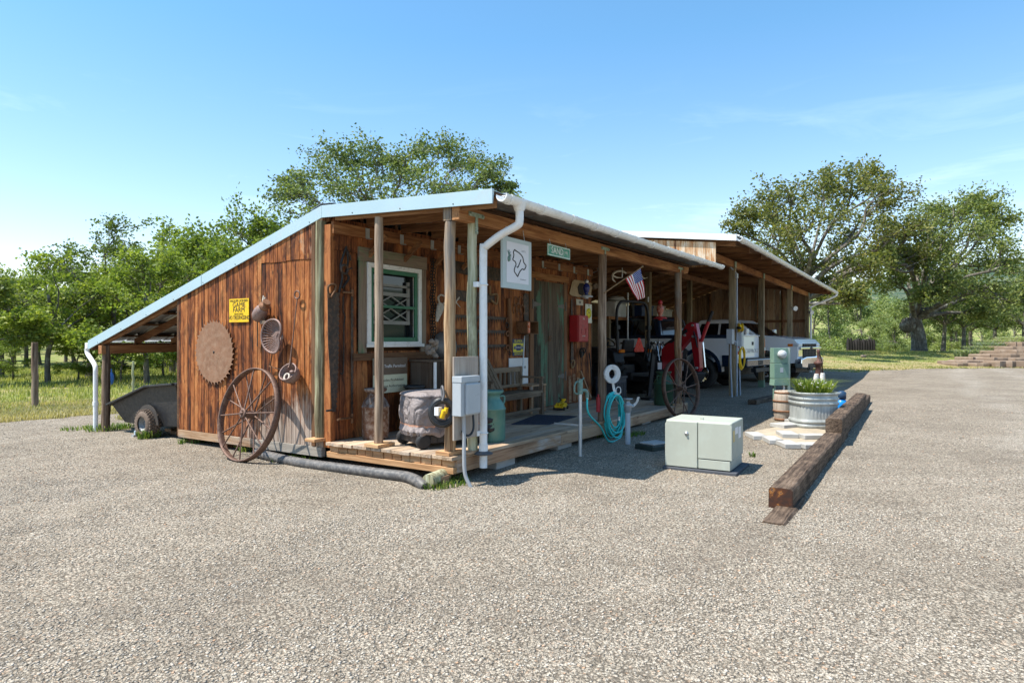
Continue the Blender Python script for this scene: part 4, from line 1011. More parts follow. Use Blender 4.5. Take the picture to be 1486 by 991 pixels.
# ladle
s = gthing('ladle', 'iron foundry ladle with long ring-ended handle and lipped bowl on the gable wall', 'ladle', 421, 541, .13)
top = onX(431.3, 434, GX-.05); loc = Vector(s.location); lt = Vector((-(top.y-loc.y), top.x-loc.x, top.z-loc.z))
mb = MB(); mb.tube([(0,-.02,.06), (-.004,.0,.10), lerp(Vector((0,0,.1)), lt, .5), lt], [.014,.009,.007,.0065], 7); mb.ring(lt+Vector((0,0,.048)), (0,1,0), .045, .009, 18, 7); mb.build('handle', M_WHEEL, s, local=True)
mb = MB(); ax = Vector((.12,-.80,.52)).normalized()
mb.lathe([(.0,-.10),(.05,-.097),(.088,-.075),(.105,-.03),(.112,.045),(.103,.045),(.095,-.02),(.078,-.062),(.04,-.085),(0,-.088)], (0,-.0,-.01), 22, ax, caps=False); mb.build('bowl', M_CAST, s, local=True)
mb = MB(); mb.ring(Vector((0,-.0,-.01))+ax*.046, ax, .108, .009, 24, 6); mb.ell(Vector((.095,-.03,.0))+ax*.03, .03, .025, .02, 8, 6); mb.build('lip', M_CAST, s, local=True)
mb = MB(); mb.ring(Vector((-.02,-.03,-.045))+ax*.0, Vector((.4,-.6,.6)), .045, .012, 16, 6, sx=.6); mb.build('ring', M_BONE, s, local=True)

# iron spoked wheels
def wagon_wheel(label, base, Rw, ns, tilt, rz):
    s = thing('wheel_decoration', label, 'wheel', base, rz, 'old iron spoked wheels'); s.rotation_euler = (tilt, 0, rz)
    c = Vector((0, 0, Rw)); wd = .040
    def band(r0, r1): return [(r0, -wd), (r1, -wd), (r1+.002, 0), (r1, wd), (r0, wd), (r0-.002, 0), (r0, -wd)]
    mb = MB(); mb.lathe(band(Rw-.014, Rw), c, 72, (0,-1,0), caps=False); mb.build('rim', M_WHEEL, s, local=True)
    mb = MB(); mb.lathe([(.026,-.085),(.052,-.085),(.056,-.07),(.046,-.05),(.042,0),(.046,.05),(.056,.07),(.052,.085),(.026,.085),(.026,-.085)], c, 20, (0,-1,0), caps=False)
    mb.lathe([(.0,.06),(.022,.06),(.022,.10),(0,.102)], c, 10, (0,-1,0)); mb.build('hub', M_WHEEL, s, local=True)
    for i in range(ns):
        a = 2*math.pi*(i+.25)/ns; sgn = 1 if i % 2 else -1
        d = Vector((math.cos(a), 0, math.sin(a)))
        mb = MB(); mb.tube([c + d*.040 + Vector((0, sgn*.062, 0)), c + d*(Rw-.012) + Vector((0, sgn*.018, 0))], [.0105, .0085], 6); mb.build('spoke', M_WHEEL, s, local=True)
    return s
q = onX(345.5, 668, 4.60)
wagon_wheel('big rusty iron wheel with thin spokes leaning on the sunlit gable wall', (4.60, q.y, .012), .545, 16, -.24, R(-90)-.05)
q = onZ(993, 607, .012)
wagon_wheel('rusty iron wheel with thin spokes standing at the far end of the deck', (q.x, q.y, .012), .535, 14, -.12, R(-16))
# corrugated drain pipe and the log it ends on
mb = MB(); P = smooth_path([onZ(372,656,.07), onZ(400,664,.06), onZ(440,672,.055), onZ(500,680,.055), onZ(560,688,.055), onZ(590,692,.055), onZ(607,699,.05), onZ(617,708,.01)], 26)
mb.tube(P, [.056 if i % 2 else .050 for i in range(len(P))], 14)
tag(mb.build('drain_pipe', plain('black_pipe', (.085,.083,.082), .5, 0, .1, 10., dirt=(.22,.20,.18), dirt_amt=.7)), 'black corrugated drain pipe lying along the foot of the gable wall', 'pipe')
mb = MB(); p = onZ(621, 696, .085); ax = Vector((.93,.10,.02)).normalized()
mb.tube([p-Vector((0,0,.012)), p+ax*.32-Vector((0,0,.012))], [.064,.066], 18)
tag(mb.build('log', M_LOGG), 'short grey green log lying under the corner of the deck', 'log')
mb = MB(); p = onZ(640, 706, .0); mb.cbox((p.x+.08, p.y+.06, .04), (.14,.12,.10))
tag(mb.build('wood_block', M_RIM), 'small wooden block behind the log under the deck corner', 'block')

# ---------------------------------------------------------------- trailer under the lean-to
M_TUB = plain('black_poly_tub', (.026,.026,.028), .45, 0, .15, 9., .12, 140., dirt=(.045,.043,.04), dirt_amt=.6)
M_TYRE = plain('worn_tyre', (.16,.115,.085), .9, 0, .2, 18., .8, 45.)
wp = onX(203, 640, 4.95); s = thing('dump_trailer', 'black plastic tipping garden trailer with knobbly tyres under the lean-to', 'trailer', (5.35, wp.y-.05, 0), 0)
def sec(y, z0, z1, xa, xb): return [Vector((xa,y,z0)), Vector((xb,y,z0)), Vector((xb+.06,y,z1)), Vector((xa-.06,y,z1))]
Y = lambda px: onX(px, 560, 5.05).y
secs = [(Y(161), .345, .415), (Y(172), .165, .50), (Y(213), .15, .735), (8.70, .20, .79)]
x0, x1 = 5.10, 6.05
rings = []
for (y, z0, z1) in secs:
    rings.append([Vector((x0+.04,y-.0,z0)), Vector((x1-.04,y,z0)), Vector((x1+.03,y+.03*0,z1)), Vector((x0-.03,y,z1))])
mb = MB(); mb.loft(rings, smooth=False); mb.build('tub', M_TUB, s, bevel=.01)
mb = MB()
L = [Vector((x0-.05, y+(.07 if i == 0 else 0), z1+.01)) for i, (y, z0, z1) in enumerate(secs)]; L2 = [Vector((x1+.05, p.y, p.z)) for p in L]
for A in (L, L2):
    for a, b in zip(A[:-1], A[1:]): mb.bar(a, b, .09, .03)
mb.bar(L[0], L2[0], .09, .03); mb.bar(L[-1], L2[-1], .09, .03); mb.build('tub_lip', M_TUB, s, bevel=.006)
cw = wp.y
for xw, nm in ((5.06, 0), (5.98, 1)):
    mb = MB(); ax = Vector((1,0,0)); c = Vector((xw, cw, .205)); tw = .20
    mb.lathe([(.11,-tw/2+.01),(.16,-tw/2),(.192,-tw/2+.03),(.203,0),(.192,tw/2-.03),(.16,tw/2),(.11,tw/2-.01)], c, 40, ax, caps=False)
    for r_ in range(5):
        for k in range(28):
            a = 2*math.pi*(k+.5*(r_ % 2))/28; p = c + Vector(((r_-2)*.034, math.cos(a)*.2, math.sin(a)*.2)); mb.cbox(p, (.024,.026,.026))
    w_ = mb.build('tyre', M_TYRE, s)
    mb = MB(); mb.lathe([(.0,-.03),(.05,-.035),(.055,-.02),(.085,-.015),(.10,-.06),(.115,-.075),(.112,-.05),(.0,-.0)], c, 24, ax, caps=False); mb.build('rim', plain('grey_rim', (.20,.20,.20), .5, .2), w_)
mb = MB(); a0 = [(cw + .28*math.cos(t_), .20 + .28*math.sin(t_)) for t_ in [math.pi*i/14 for i in range(15)]]
mb.prism(a0, (x0-.045, 0, 0), (0,1,0), (0,0,1), (.012,0,0)); mb.build('fender_recess', plain('fender_brown', (.06,.05,.042), .7), s)
mb = MB(); mb.bar((5.1,cw,.20),(6.0,cw,.20),.04,.04); mb.bar((5.5,cw+.3,.12),(5.5,8.68,.14),.06,.05); mb.build('axle_frame', M_IRON, s)
mb = MB(); mb.tube([(5.0, cw+.22, .0), (5.0, cw+.22, .08), (5.05, cw+.24, .13)], .018, 8); mb.cbox((5.0, cw+.22, .02), (.08,.06,.04)); mb.build('jack_foot', M_GALV, s)
for i in range(4):
    mb = MB(); y = 8.75 + i*.33; mb.bar((5.25+.1*i, y, .03), (7.2, y+.12, .03), .14, .045)
    tag(mb.build('plank', M_RIM), 'weathered plank lying on the ground under the lean-to, %s' % ['nearest the wall', 'second from the wall', 'half under the trailer', 'farthest from the wall'][i], 'plank', 'planks on the ground')
# fence posts at the wood edge
def fpost(px, py0, py1, r, label, mat):
    p = onZ(px, py1, 0); D = XD(p.x, p.y)[1]; zt = atD(px, py0, D).z
    mb = MB(); post(mb, p.x, p.y, gz(p.x,p.y)-.2, zt, r, 12, .008); tag(mb.build('fence_post', mat), label, 'post', 'posts at the edge of the wood')
fpost(50.5, 497, 594, .062, 'tall grey round fence post at the gravel edge', M_LOGD)
fpost(193, 524, 572, .03, 'thin pale stake seen beneath the lean-to roof', M_LOGG)
p = onZ(160, 563, 0); mb = MB(); mb.ell((p.x,p.y,.28), .10, .10, .22, 10, 8); mb.cyl((p.x,p.y,.42), (p.x,p.y,.56), .05, 10)
tag(mb.build('water_jug', plain('blue_plastic', (.04,.13,.42), .4)), 'small blue jug standing in the grass under the trees', 'jug')

# ---------------------------------------------------------------- tools on the porch wall, from the corner
# horse hames
s = wthing('harness_hames', 'black iron and leather horse hames hung near the corner post', 'harness', 498, 390, .05)
def wp_(px, py, off=.05): return onY(px, py, WY-off) - Vector(s.location)
mb = MB(); mb.tube(smooth_path([wp_(503,358), wp_(498,372), wp_(494,388), wp_(497,402), wp_(492,424)], 4), .014, 7); mb.tube(smooth_path([wp_(502,358), wp_(505,376), wp_(503,396), wp_(506,404), wp_(497,418)], 4), .014, 7); mb.build('hames', M_IRON, s, local=True)
mb = MB(); mb.ring(wp_(500,391,.07), (0,1,0), .05, .014, 14, 6); mb.tube([wp_(503,362), wp_(508,372), wp_(509,378)], .010, 6); mb.tube([wp_(503,391), wp_(511,389)], .010, 6); mb.build('buckle', M_TOOL, s, local=True)
# broad hand saw
s = wthing('hand_saw', 'broad rusty crosscut saw blade with wooden handle beside the corner post', 'saw', 484, 500, .02)
off = Vector(s.location)
mb = MB(); P = [(475,426),(493,424)]; 
for i in range(24): t_ = i/23; P += [(493-(t_**2)*4, lerp(428,590,t_)), (490.8-(t_**2)*4, lerp(430,592,t_))]
P += [(487,597),(482,598),(476,500)]
flatY(mb, P, WY-.022, .004); mb.build('blade', M_BLADE if 0 else M_TOOL, s)
mb = MB(); mb.tube(smooth_path([onY(478,432,WY-.035), onY(476,418,WY-.035), onY(480,413,WY-.035), onY(487,414,WY-.035), onY(486,422,WY-.035), onY(480,432,WY-.035)], 4), .013, 7); mb.build('handle', M_TRIMB, s)
mb = MB(); mb.cyl(onY(474,596,WY-.03), onY(482,595,WY-.03), .012, 8); mb.build('peg', M_IRON, s)
s = wthing('two_man_saw', 'narrow two-handled saw hanging upright left of the window', 'saw', 511, 515, .02)
mb = MB(); flatY(mb, [(509,423),(513,423)] + [q for i in range(24) for q in ((513, lerp(428,600,i/23)), (511.6, lerp(431,603,i/23)))] + [(509,612)], WY-.022, .004); mb.build('blade', M_TOOL, s)
mb = MB(); mb.cyl(onY(497,424,WY-.03), onY(511,425,WY-.06), .012, 8); mb.cyl(onY(511,420,WY-.03), onY(511,430,WY-.03), .016, 8); mb.build('handle', M_TRIMB, s)
mb = MB(); mb.cyl(onY(490,609,WY-.09), onY(511,606,WY-.05), .013, 8); mb.cyl(onY(511,600,WY-.03), onY(511,614,WY-.03), .016, 8); mb.build('handle', M_TRIMB, s)
s = wthing('iron_hook', 'thin iron rod with a hooked end hanging between two saws', 'hook', 498, 490, .02)
mb = MB(); mb.tube(smooth_path([onY(498,430,WY-.02), onY(498,452,WY-.02), onY(501,460,WY-.02), onY(499,470,WY-.02), onY(499,500,WY-.02), onY(498,540,WY-.02), onY(494,541,WY-.02)], 4), .007, 6); mb.build('rod', M_IRON, s)
# chain beside the window
s = wthing('chain', 'heavy dark chain hanging at the right edge of the window casing', 'chain', 624, 380, .03)
mb = MB(); z0, z1 = onY(624,378,WY).z, onY(624,490,WY).z; n = 26; xx = onY(624,430,WY).x
for k in range(2):
    for i in range(n): mb.ring((xx+.05*k+(.012*math.sin(i*.9)), WY-.03, lerp(z0, z1*(1 if k == 0 else 1.0), i/(n-1))), (0,1,0) if i % 2 else (1,.2,0), .024, .0065, 10, 5)
mb.build('links', M_IRON, s)
# skull
s = wthing('deer_skull', 'bleached deer skull with small antlers on the wall behind the posts', 'skull', 638, 452, .08)
o_ = lambda px, py, off=.08: onY(px, py, WY-off)
mb = MB(); a, b = o_(640,443), o_(634,466,.16); mb.loft([[p + Vector((math.cos(2*math.pi*k/10)*r1, math.sin(2*math.pi*k/10)*.5*r1, math.sin(2*math.pi*k/10)*r1*.4)) for k in range(10)] for p, r1 in ((a+Vector((0,0,.03)),.03),(a,.07),(lerp(a,b,.4),.06),(lerp(a,b,.7),.04),(b,.022))]); mb.build('skull', M_BONE, s)
mb = MB(); mb.tube(smooth_path([o_(638,440), o_(636,432,.12), o_(640,428,.18), o_(645,430,.2)], 4), [.014]*8+[.012]*4+[.006], 6); mb.tube(smooth_path([o_(643,440), o_(652,442,.12), o_(661,438,.16), o_(667,431,.2)], 4), [.014]*8+[.012]*4+[.006], 6); mb.tube([o_(661,438,.16), o_(668,446,.2)], [.011,.005], 6); mb.build('antlers', M_BONE, s)
# rows of toothed saw blades
def sawrow(y0, y1, pl, pr_, teeth, label):
    q = onY(pl, y0, WY-.02); s = thing('crosscut_saw', label, 'saw', q, 0, 'old saw blades on the porch wall')
    xa, xb = onY(pl, y0, WY).x, onY(pr_, y0, WY).x; z1 = onY(690, y0, WY).z; z0 = onY(690, y1, WY).z; d = (z1-z0)
    mb = MB(); P = [(xb, z1), (xa, z1)]
    if teeth:
        n = 22; zb_ = z1-d*.45
        for i in range(n):
            x_ = lerp(xa, xb, i/n); w_ = (xb-xa)/n; P += [(x_, zb_), (x_+w_*.30, zb_), (x_+w_*.5, z0), (x_+w_*.70, zb_)]
        P += [(xb, zb_)]
    else: P += [(xa, z0+d*.25), (lerp(xa,xb,.5), z0), (xb, z0+d*.25)]
    mb.prism(P, (0, WY-.018, 0), (1,0,0), (0,0,1), (0,-.004,0)); mb.build('blade', M_TOOL, s)
    if teeth:
        mb = MB(); mb.ring((xb-.0, WY-.035, z1-.05), (0,1,0), .04, .012, 12, 6); mb.build('handle_ring', M_RUST, s)
    return s, xb, z1
sawrow(384, 404, 641, 776, False, 'wide dark saw blade, topmost on the porch wall behind the map sign')
s, xb, z1 = sawrow(424, 441, 655, 716, False, 'dark hand saw with a pale wooden handle, second from the top')
mb = MB(); mb.tube(smooth_path([onY(713,428,WY-.04), onY(721,427,WY-.05), onY(722,434,WY-.05), onY(720,441,WY-.05), onY(713,436,WY-.04)], 4), .016, 7); mb.build('handle', M_HANDLE, s)
mb = MB(); mb.cyl(onY(711,415,WY-.03), onY(711,428,WY-.03), .02, 8); mb.build('knob', M_HANDLE, s)
sawrow(458, 467.5, 654, 734, True, 'toothed saw blade, uppermost of three level rows on the porch wall')
sawrow(478.5, 488, 654, 734, True, 'toothed saw blade, middle one of three level rows on the porch wall')
sawrow(500, 509, 654, 734, True, 'toothed saw blade, lowest of three level rows, just above the bench')
# yoke, horseshoes, grey blade, crate, signs beside the door
s = wthing('singletree', 'dark upright wooden singletree with iron rings beside the horseshoes', 'yoke', 738, 470, .03)
mb = MB(); mb.tube([onY(738,433,WY-.04), onY(740,470,WY-.045), onY(741,508,WY-.04)], [.03,.04,.03], 8); mb.build('bar', M_TRIMB, s)
mb = MB(); mb.ring(onY(736,472,WY-.07), (0,1,0), .04, .008, 14, 6); mb.ring(onY(740,513,WY-.05), (0,1,0), .03, .008, 12, 6); mb.build('ring', M_IRON, s)
for i, (px, py, lb) in enumerate([(749,438,'on the upper row, first'),(756,438,'on the upper row, second'),(747.5,449,'on the lower row, nearest the yoke'),(754,455,'overlapping at the centre of the lower row'),(758,450,'on the lower row, nearest the grey blade'),(752,447,'hung in front between both rows')]):
    q = onY(px, py, WY-.03-.012*(i == 5)); mb = MB(); P = [q + Vector((.062*math.cos(t_)*(1 if abs(math.sin(t_)) > -.5 else .9), 0, .078*math.sin(t_))) for t_ in [R(-55) + R(290)*k/16 for k in range(17)]]
    mb.tube(P, .0095, 6); tag(mb.build('horseshoe', M_RUST), 'rusty horseshoe ' + lb, 'horseshoe', 'horseshoes beside the door')
mb = MB(); flatY(mb, [(759,430),(762,425),(767,427),(767,520),(763,520)], WY-.012, .006); tag(mb.build('steel_strap', M_TOOL), 'flat grey steel strip hung upright between horseshoes and door frame', 'strip')
s = wthing('crate', 'small open wooden crate nailed to the wall under the horseshoes', 'crate', 756, 475, .02)
a, b = onY(748.5,466,WY), onY(765,485,WY); d = .22
mb = MB(); mb.box(a.x, b.x, WY-.02, WY-.008, b.z, a.z); mb.box(a.x, b.x, WY-d, WY-.021, b.z, b.z+.015); mb.box(a.x, b.x, WY-d, WY-.021, a.z-.015, a.z); mb.box(a.x, a.x+.015, WY-d, WY-.021, b.z+.016, a.z-.016); mb.box(b.x-.015, b.x, WY-d, WY-.021, b.z+.016, a.z-.016); mb.build('box', M_TRIMX, s, .002)
mb = MB(); q = onY(752,484,WY-.15); mb.cyl((a.x+.11, WY-.17, b.z+.016), (a.x+.11, WY-.17, b.z+.20), .032, 12)
tt_ = tag(mb.build('tin', plain('orange_tin', (.75,.14,.03), .4, 0, .3, 18., dirt=(.75,.66,.5), dirt_amt=.5)), 'tall orange and cream tin standing in the small crate', 'tin')
M_NAVY = plain('navy_paint', (.035,.05,.13), .4); M_LEM = plain('lemon_paint', (.78,.68,.05), .4); M_SIGNW = plain('white_sign', (.72,.73,.74), .35, 0, .03)
def panelY(name, label, cat, px0, py0, px1, py1, th, mat, off=.012, y=None):
    yy = (WY if y is None else y)-off; a, b = onY(px0, py0, yy), onY(px1, py1, yy); c = (a+b)/2
    s = thing(name, label, cat, (c.x, yy, c.z)); mb = MB(); w, h = (b.x-a.x), (a.z-b.z); mb.box(-w/2, w/2, -th, 0, -h/2, h/2); p = mb.build('panel', mat, s, bevel=.0015, local=True)
    return s, w, h, p
ROT = (R(90), 0, 0)
s, w, h, _ = panelY('service_sign', 'blue and yellow sign reading super service on the wall beside the door', 'sign', 743.5, 492, 759.5, 516, .008, M_NAVY)
mb = MB(); mb.box(-w*.47, w*.47, -.0105, -.0085, -h*.27, h*.25); mb.build('band', M_LEM, s, local=True)
mb = MB(); mb.prism([(-w*.44,-h*.10),(-w*.2,-h*.10),(-w*.2,-h*.19),(w*.2,-h*.19),(w*.2,-h*.10),(w*.44,-h*.10),(w*.38,h*.09),(w*.2,h*.09),(w*.2,h*.17),(-w*.2,h*.17),(-w*.2,h*.09),(-w*.38,h*.09)], (0,-.0108,0), (1,0,0), (0,0,1), (0,-.002,0)); mb.build('emblem', M_NAVY, s, local=True)
text_mesh('lettering', 'SUPER', h*.22, M_LEM, s, (0,-.010,h*.37), ROT, .001, sx=w*.9/(h*.22*3.4)); text_mesh('lettering', 'SERVICE', h*.21, M_LEM, s, (0,-.010,-h*.39), ROT, .001, sx=w*.9/(h*.21*4.3)); text_mesh('lettering', 'CHEVROLET', h*.12, M_SIGNW, s, (0,-.0135,-h*.005), ROT, .0008, sx=w*.76/(h*.12*6.))
s, w, h, _ = panelY('farm_sign', 'white board with looping script Elk Hill Farm leaning above the bench', 'sign', 738, 520, 765.5, 556, .012, M_SIGNW, .015)
text_mesh('lettering', 'Elk Hill Farm', h*.19, M_BLACKT, s, (0,-.0135,h*.12), (R(90),R(-3),0), .0008, sx=w*.86/(h*.19*5.9)); text_mesh('lettering', 'est. 1977', h*.07, M_BLACKT, s, (.05*w,-.0135,-h*.05), ROT, .0008)
mb = MB(); mb.prism([(-w*.10,-h*.42),(-w*.10,-h*.30),(-w*.02,-h*.24),(w*.14,-h*.25),(w*.22,-h*.18),(w*.26,-h*.20),(w*.20,-h*.30),(w*.17,-h*.42),(w*.13,-h*.42),(w*.12,-h*.33),(-w*.04,-h*.33),(-w*.05,-h*.42)], (0,-.0128,0), (1,0,0), (0,0,1), (0,-.001,0)); mb.build('elk_emblem', M_BLACKT, s, local=True)
mb = MB(); mb.cyl(onY(761,487,WY-.06), onY(758.5,542,WY-.12), .011, 8); mb.cyl(onY(758.5,540,WY-.12), onY(757.5,557,WY-.13), .03, 8, .02)
tag(mb.build('broom', M_GALV), 'broom with pale metal handle standing in front of the script sign', 'broom')
# between the doors and the wall end
s = wthing('hide', 'stiff tan animal hide with a dark hair patch hung right of the door', 'hide', 845, 420, .03)
mb = MB(); P = [(830,409),(833,406),(846,408),(858,411),(861,414),(858,420),(857,431),(848,433),(838,431),(829,429),(826,426),(828,418)]; flatY(mb, P, WY-.022, .008); mb.build('skin', plain('tanned_hide', (.42,.31,.19), .85, 0, .2, 9., .3), s)
mb = MB(); flatY(mb, [(838,417),(841,411),(846,411),(849,416),(849,425),(845,429),(840,427)], WY-.031, .01); mb.build('hair', plain('dark_fur', (.04,.032,.026), .95, 0, .3, 40., .9, 90.), s)
mb = MB(); flatY(mb, [(858,414),(862,411),(866,413),(865,418),(860,420)], WY-.031, .05); mb.build('ear', plain('brown_fur', (.16,.115,.08), .95, 0, .3, 40., .9, 90.), s)
s = wthing('long_saw', 'long slim saw with a wooden grip hanging right of the door', 'saw', 830, 480, .02)
mb = MB(); flatY(mb, [(828.6,434),(830.4,434),(831.5,494),(832.5,525),(828,527),(828.6,494)], WY-.022, .005); mb.build('blade', M_TOOL, s)
mb = MB(); mb.tube(smooth_path([onY(829.5,524,WY-.03), onY(833,523,WY-.03), onY(833,530,WY-.03), onY(830,534,WY-.03), onY(829,527,WY-.03)], 4), .018, 7); mb.build('grip', M_HANDLE, s)
s, w, h, _ = panelY('number_plate', 'small pale vintage plate with numbers under the hanging hide', 'plate', 836, 434, 846, 443.5, .006, plain('tan_enamel', (.52,.46,.35), .5)); text_mesh('lettering', '408', h*.6, M_BLACKT, s, (0,-.007,0), ROT, .0008)
s, w, h, _ = panelY('thermometer_sign', 'narrow yellow and white enamel sign beside the red box', 'sign', 849, 441, 858.2, 469, .01, plain('cream_enamel', (.74,.72,.58), .35), .02)
mb = MB(); mb.lathe([(.001,0),(h*.27,0),(h*.27,.004),(.001,.004)], (0,-.0105,h*.02), 24, (0,-1,0), sx=w*.40/(h*.27)); mb.build('disc', M_LEM, s, local=True); text_mesh('lettering', 'OIL', h*.12, M_BLACKT, s, (0,-.0155,.02), ROT, .0006); text_mesh('lettering', 'TEMP', h*.09, M_BLACKT, s, (0,-.0115,h*.42), ROT, .0006)
M_REDB = plain('red_enamel', (.42,.022,.028), .4, 0, .1, 6., dirt=(.30,.03,.03), dirt_amt=.3)
yb = WY-.02; a, b = onY(840, 457, yb-.2), onY(854.6, 496, yb-.2)
s = thing('red_cabinet', 'red metal wall cabinet with white lettering right of the door', 'cabinet', ((a.x+b.x)/2, yb, b.z)); w, h = b.x-a.x, a.z-b.z
mb = MB(); mb.box(-w/2, w/2, -.18, 0, 0, h); mb.build('case', M_REDB, s, bevel=.008, local=True)
mb = MB(); mb.box(-w/2+.015, w/2-.015, -.196, -.182, .015, h-.015); d = mb.build('door', M_REDB, s, bevel=.006, local=True)
text_mesh('lettering', 'FIRE', h*.085, M_WHITE, s, (0,-.198,h*.86), ROT, .0008); text_mesh('lettering', '96 95', h*.10, plain('pale_red', (.62,.20,.19), .5), s, (0,-.198,h*.62), ROT, .0008); text_mesh('lettering', 'PULL   HERE', h*.055, M_WHITE, s, (0,-.198,h*.22), ROT, .0008, sx=.8)
mb = MB(); mb.box(w*.18,w*.22,-.20,-.197,h*.3,h*.5); mb.box(-w*.22,-w*.18,-.20,-.197,h*.3,h*.5); mb.build('slot', plain('dull_red', (.25,.02,.02), .5), s, local=True)
s = wthing('iron_trap', 'small dark iron trap hung under the red cabinet', 'trap', 843, 511, .05)
mb = MB(); mb.ring((0,-.02,0), (.3,1,0), .07, .018, 14, 6, sx=.75); mb.ring((.0,-.05,.03), (.8,1,.2), .05, .014, 12, 6); mb.cbox((-.04,-.03,-.04), (.05,.04,.12)); mb.build('jaws', M_IRON, s, local=True)
mb = MB(); mb.tube(smooth_path([onY(855,512,WY-.05), onY(857,530,WY-.08), onY(858,548,WY-.1), onY(859,560,WY-.06)], 4), .012, 6); tag(mb.build('scythe_blade', M_IRON), 'curved dark iron bar hanging at the end of the porch wall', 'bar')
s = thing('lumber_offcuts', 'short weathered boards and a stick leaning in the corner right of the door', 'boards', onY(835,582,WY-.1))
for (p, q_) in (((827,545),(827.5,584)), ((833,543),(834,582)), ((839,548),(840,580)), ((842,538),(857,577))):
    mb = MB(); mb.bar(onY(*p, WY-.05), onY(q_[0], q_[1], WY-.16), .05, .025); mb.build('board', M_RIM, s)
# hanging lantern with blue glass
def lantern(label, c, topz, glass, cap, shade, sc_=1.):
    s = thing('hanging_lantern', label, 'lantern', c, 0, 'lanterns hung under the porch roof')
    k = sc_
    mb = MB(); mb.tube([(0,0,.22*k), (0,0,topz-c[2])], .0035, 5); mb.build('wire', M_IRON, s, local=True)
    mb = MB(); mb.lathe([(.02,.22),(.035,.20),(.04,.17),(.02,.15)] if k == 1 else [(.02*k,.22*k),(.035*k,.20*k),(.04*k,.17*k),(.02*k,.15*k)], (0,0,0), 14); mb.build('cap', cap, s, local=True)
    mb = MB(); mb.lathe([(z[0]*k, z[1]*k) for z in [(.03,.15),(.055,.11),(.062,.06),(.045,.01),(.03,-.03),(.04,-.05)]], (0,0,0), 16); mb.build('globe', glass, s, local=True)
    mb = MB(); mb.lathe([(z[0]*k, z[1]*k) for z in [(.04,-.05),(.11,-.07),(.115,-.085),(.04,-.08),(.035,-.11)]], (0,0,0), 18); mb.build('base', shade, s, local=True)
q = onY(851, 424, 4.9)
lantern('hanging lantern with blue glass and pale brim beside the red cabinet', q, 2.62, plain('blue_glass', (.02,.03,.16), .06), M_GALV, plain('pale_brim', (.60,.64,.68), .4))
# ---------------------------------------------------------------- things on the porch deck
def lz(x): return zd(x)+.003
M_PEW = plain('green_can_paint', (.11,.25,.205), .38, 0, .1, 6., dirt=(.16,.27,.22), dirt_amt=.5)
M_DGREEN = plain('dark_green_can', (.035,.085,.05), .45, 0, .15, 7.)
M_RUSTCAN = plain('rust_white_can', (.15,.075,.045), .75, .1, .3, 6., .2, 60., dirt=(.42,.38,.34), dirt_amt=.75)
M_DKCAN = plain('dark_grey_can', (.045,.05,.055), .5, .3, .2, 8.)
def milk_can(label, x, y, r, h, mat, rz=0., group='old milk cans', z=None):
    s = thing('milk_can', label, 'milk can', (x, y, lz(x) if z is None else z), rz, group)
    mb = MB(); P = [(r*.90,0),(r*.97,.0),(r*.97,.03),(r,.04),(r,h*.62),(r*1.035,h*.625),(r*1.035,h*.65),(r*.985,h*.66),(r*.9,h*.735),(r*.70,h*.805),(r*.60,h*.83),(r*.60,h*.92),(r*.64,h*.93)]
    mb.lathe(P, (0,0,0), 32); mb.build('body', mat, s, local=True)
    mb = MB(); mb.lathe([(r*.62,h*.915),(r*.80,h*.945),(r*.86,h*.985),(r*.84,h),(r*.70,h*.985),(r*.2,h*.965),(0,h*.965)], (0,0,0), 32, caps=False); mb.build('lid', mat, s, local=True)
    for a in (0., math.pi):
        c = math.cos(a); mb = MB(); mb.tube(smooth_path([(c*r*.62,0,h*.87),(c*r*.98,0,h*.875),(c*r*1.06,0,h*.83),(c*r*1.02,0,h*.74),(c*r*.9,0,h*.72)], 4), .012, 7); mb.build('handle', mat, s, local=True)
    return s
milk_can('pale green milk can standing on the deck beside the white downspout', 6.10, 4.13, .152, .575, M_PEW, R(-28))
milk_can('rusty white flecked milk can below the window, nearest the corner post', onY(545,632,5.36).x, 5.36, .155, .58, M_RUSTCAN, .4)
milk_can('dark grey milk can in shade under the brown and cream sign', onY(601,600,5.36).x, 5.36, .155, .58, M_DKCAN, .2)
milk_can('dark green milk can at the far end of the deck behind the iron wheel', 11.65, 4.05, .175, .62, M_DGREEN, R(-20))
# traffic sign behind post
s, w, h, _ = panelY('traffic_sign', 'brown and cream sign about traffic standing against the wall under the window', 'sign', 541, 520, 590, 567, .01, plain('cream_board', (.62,.60,.42), .5, 0, .08, 4., dirt=(.45,.42,.28), dirt_amt=.4), .06)
mb = MB(); mb.box(-w/2-.002, w/2+.002, -.0125, -.0105, h*.02, h*.5+.002); mb.build('band', plain('brown_board', (.15,.10,.065), .55), s, local=True)
text_mesh('lettering', 'Foot Traffic Permitted', h*.13, M_SIGNW, s, (w*.02,-.0132,h*.26), ROT, .0006, sx=w*.92/(h*.13*9.9))
text_mesh('lettering', 'Vehicles Prohibited', h*.105, M_BLACKT, s, (w*.02,-.0112,-h*.14), ROT, .0006, sx=w*.8/(h*.105*8.6)); text_mesh('lettering', 'Without Authorization', h*.105, M_BLACKT, s, (w*.02,-.0112,-h*.31), ROT, .0006, sx=w*.86/(h*.105*9.6))
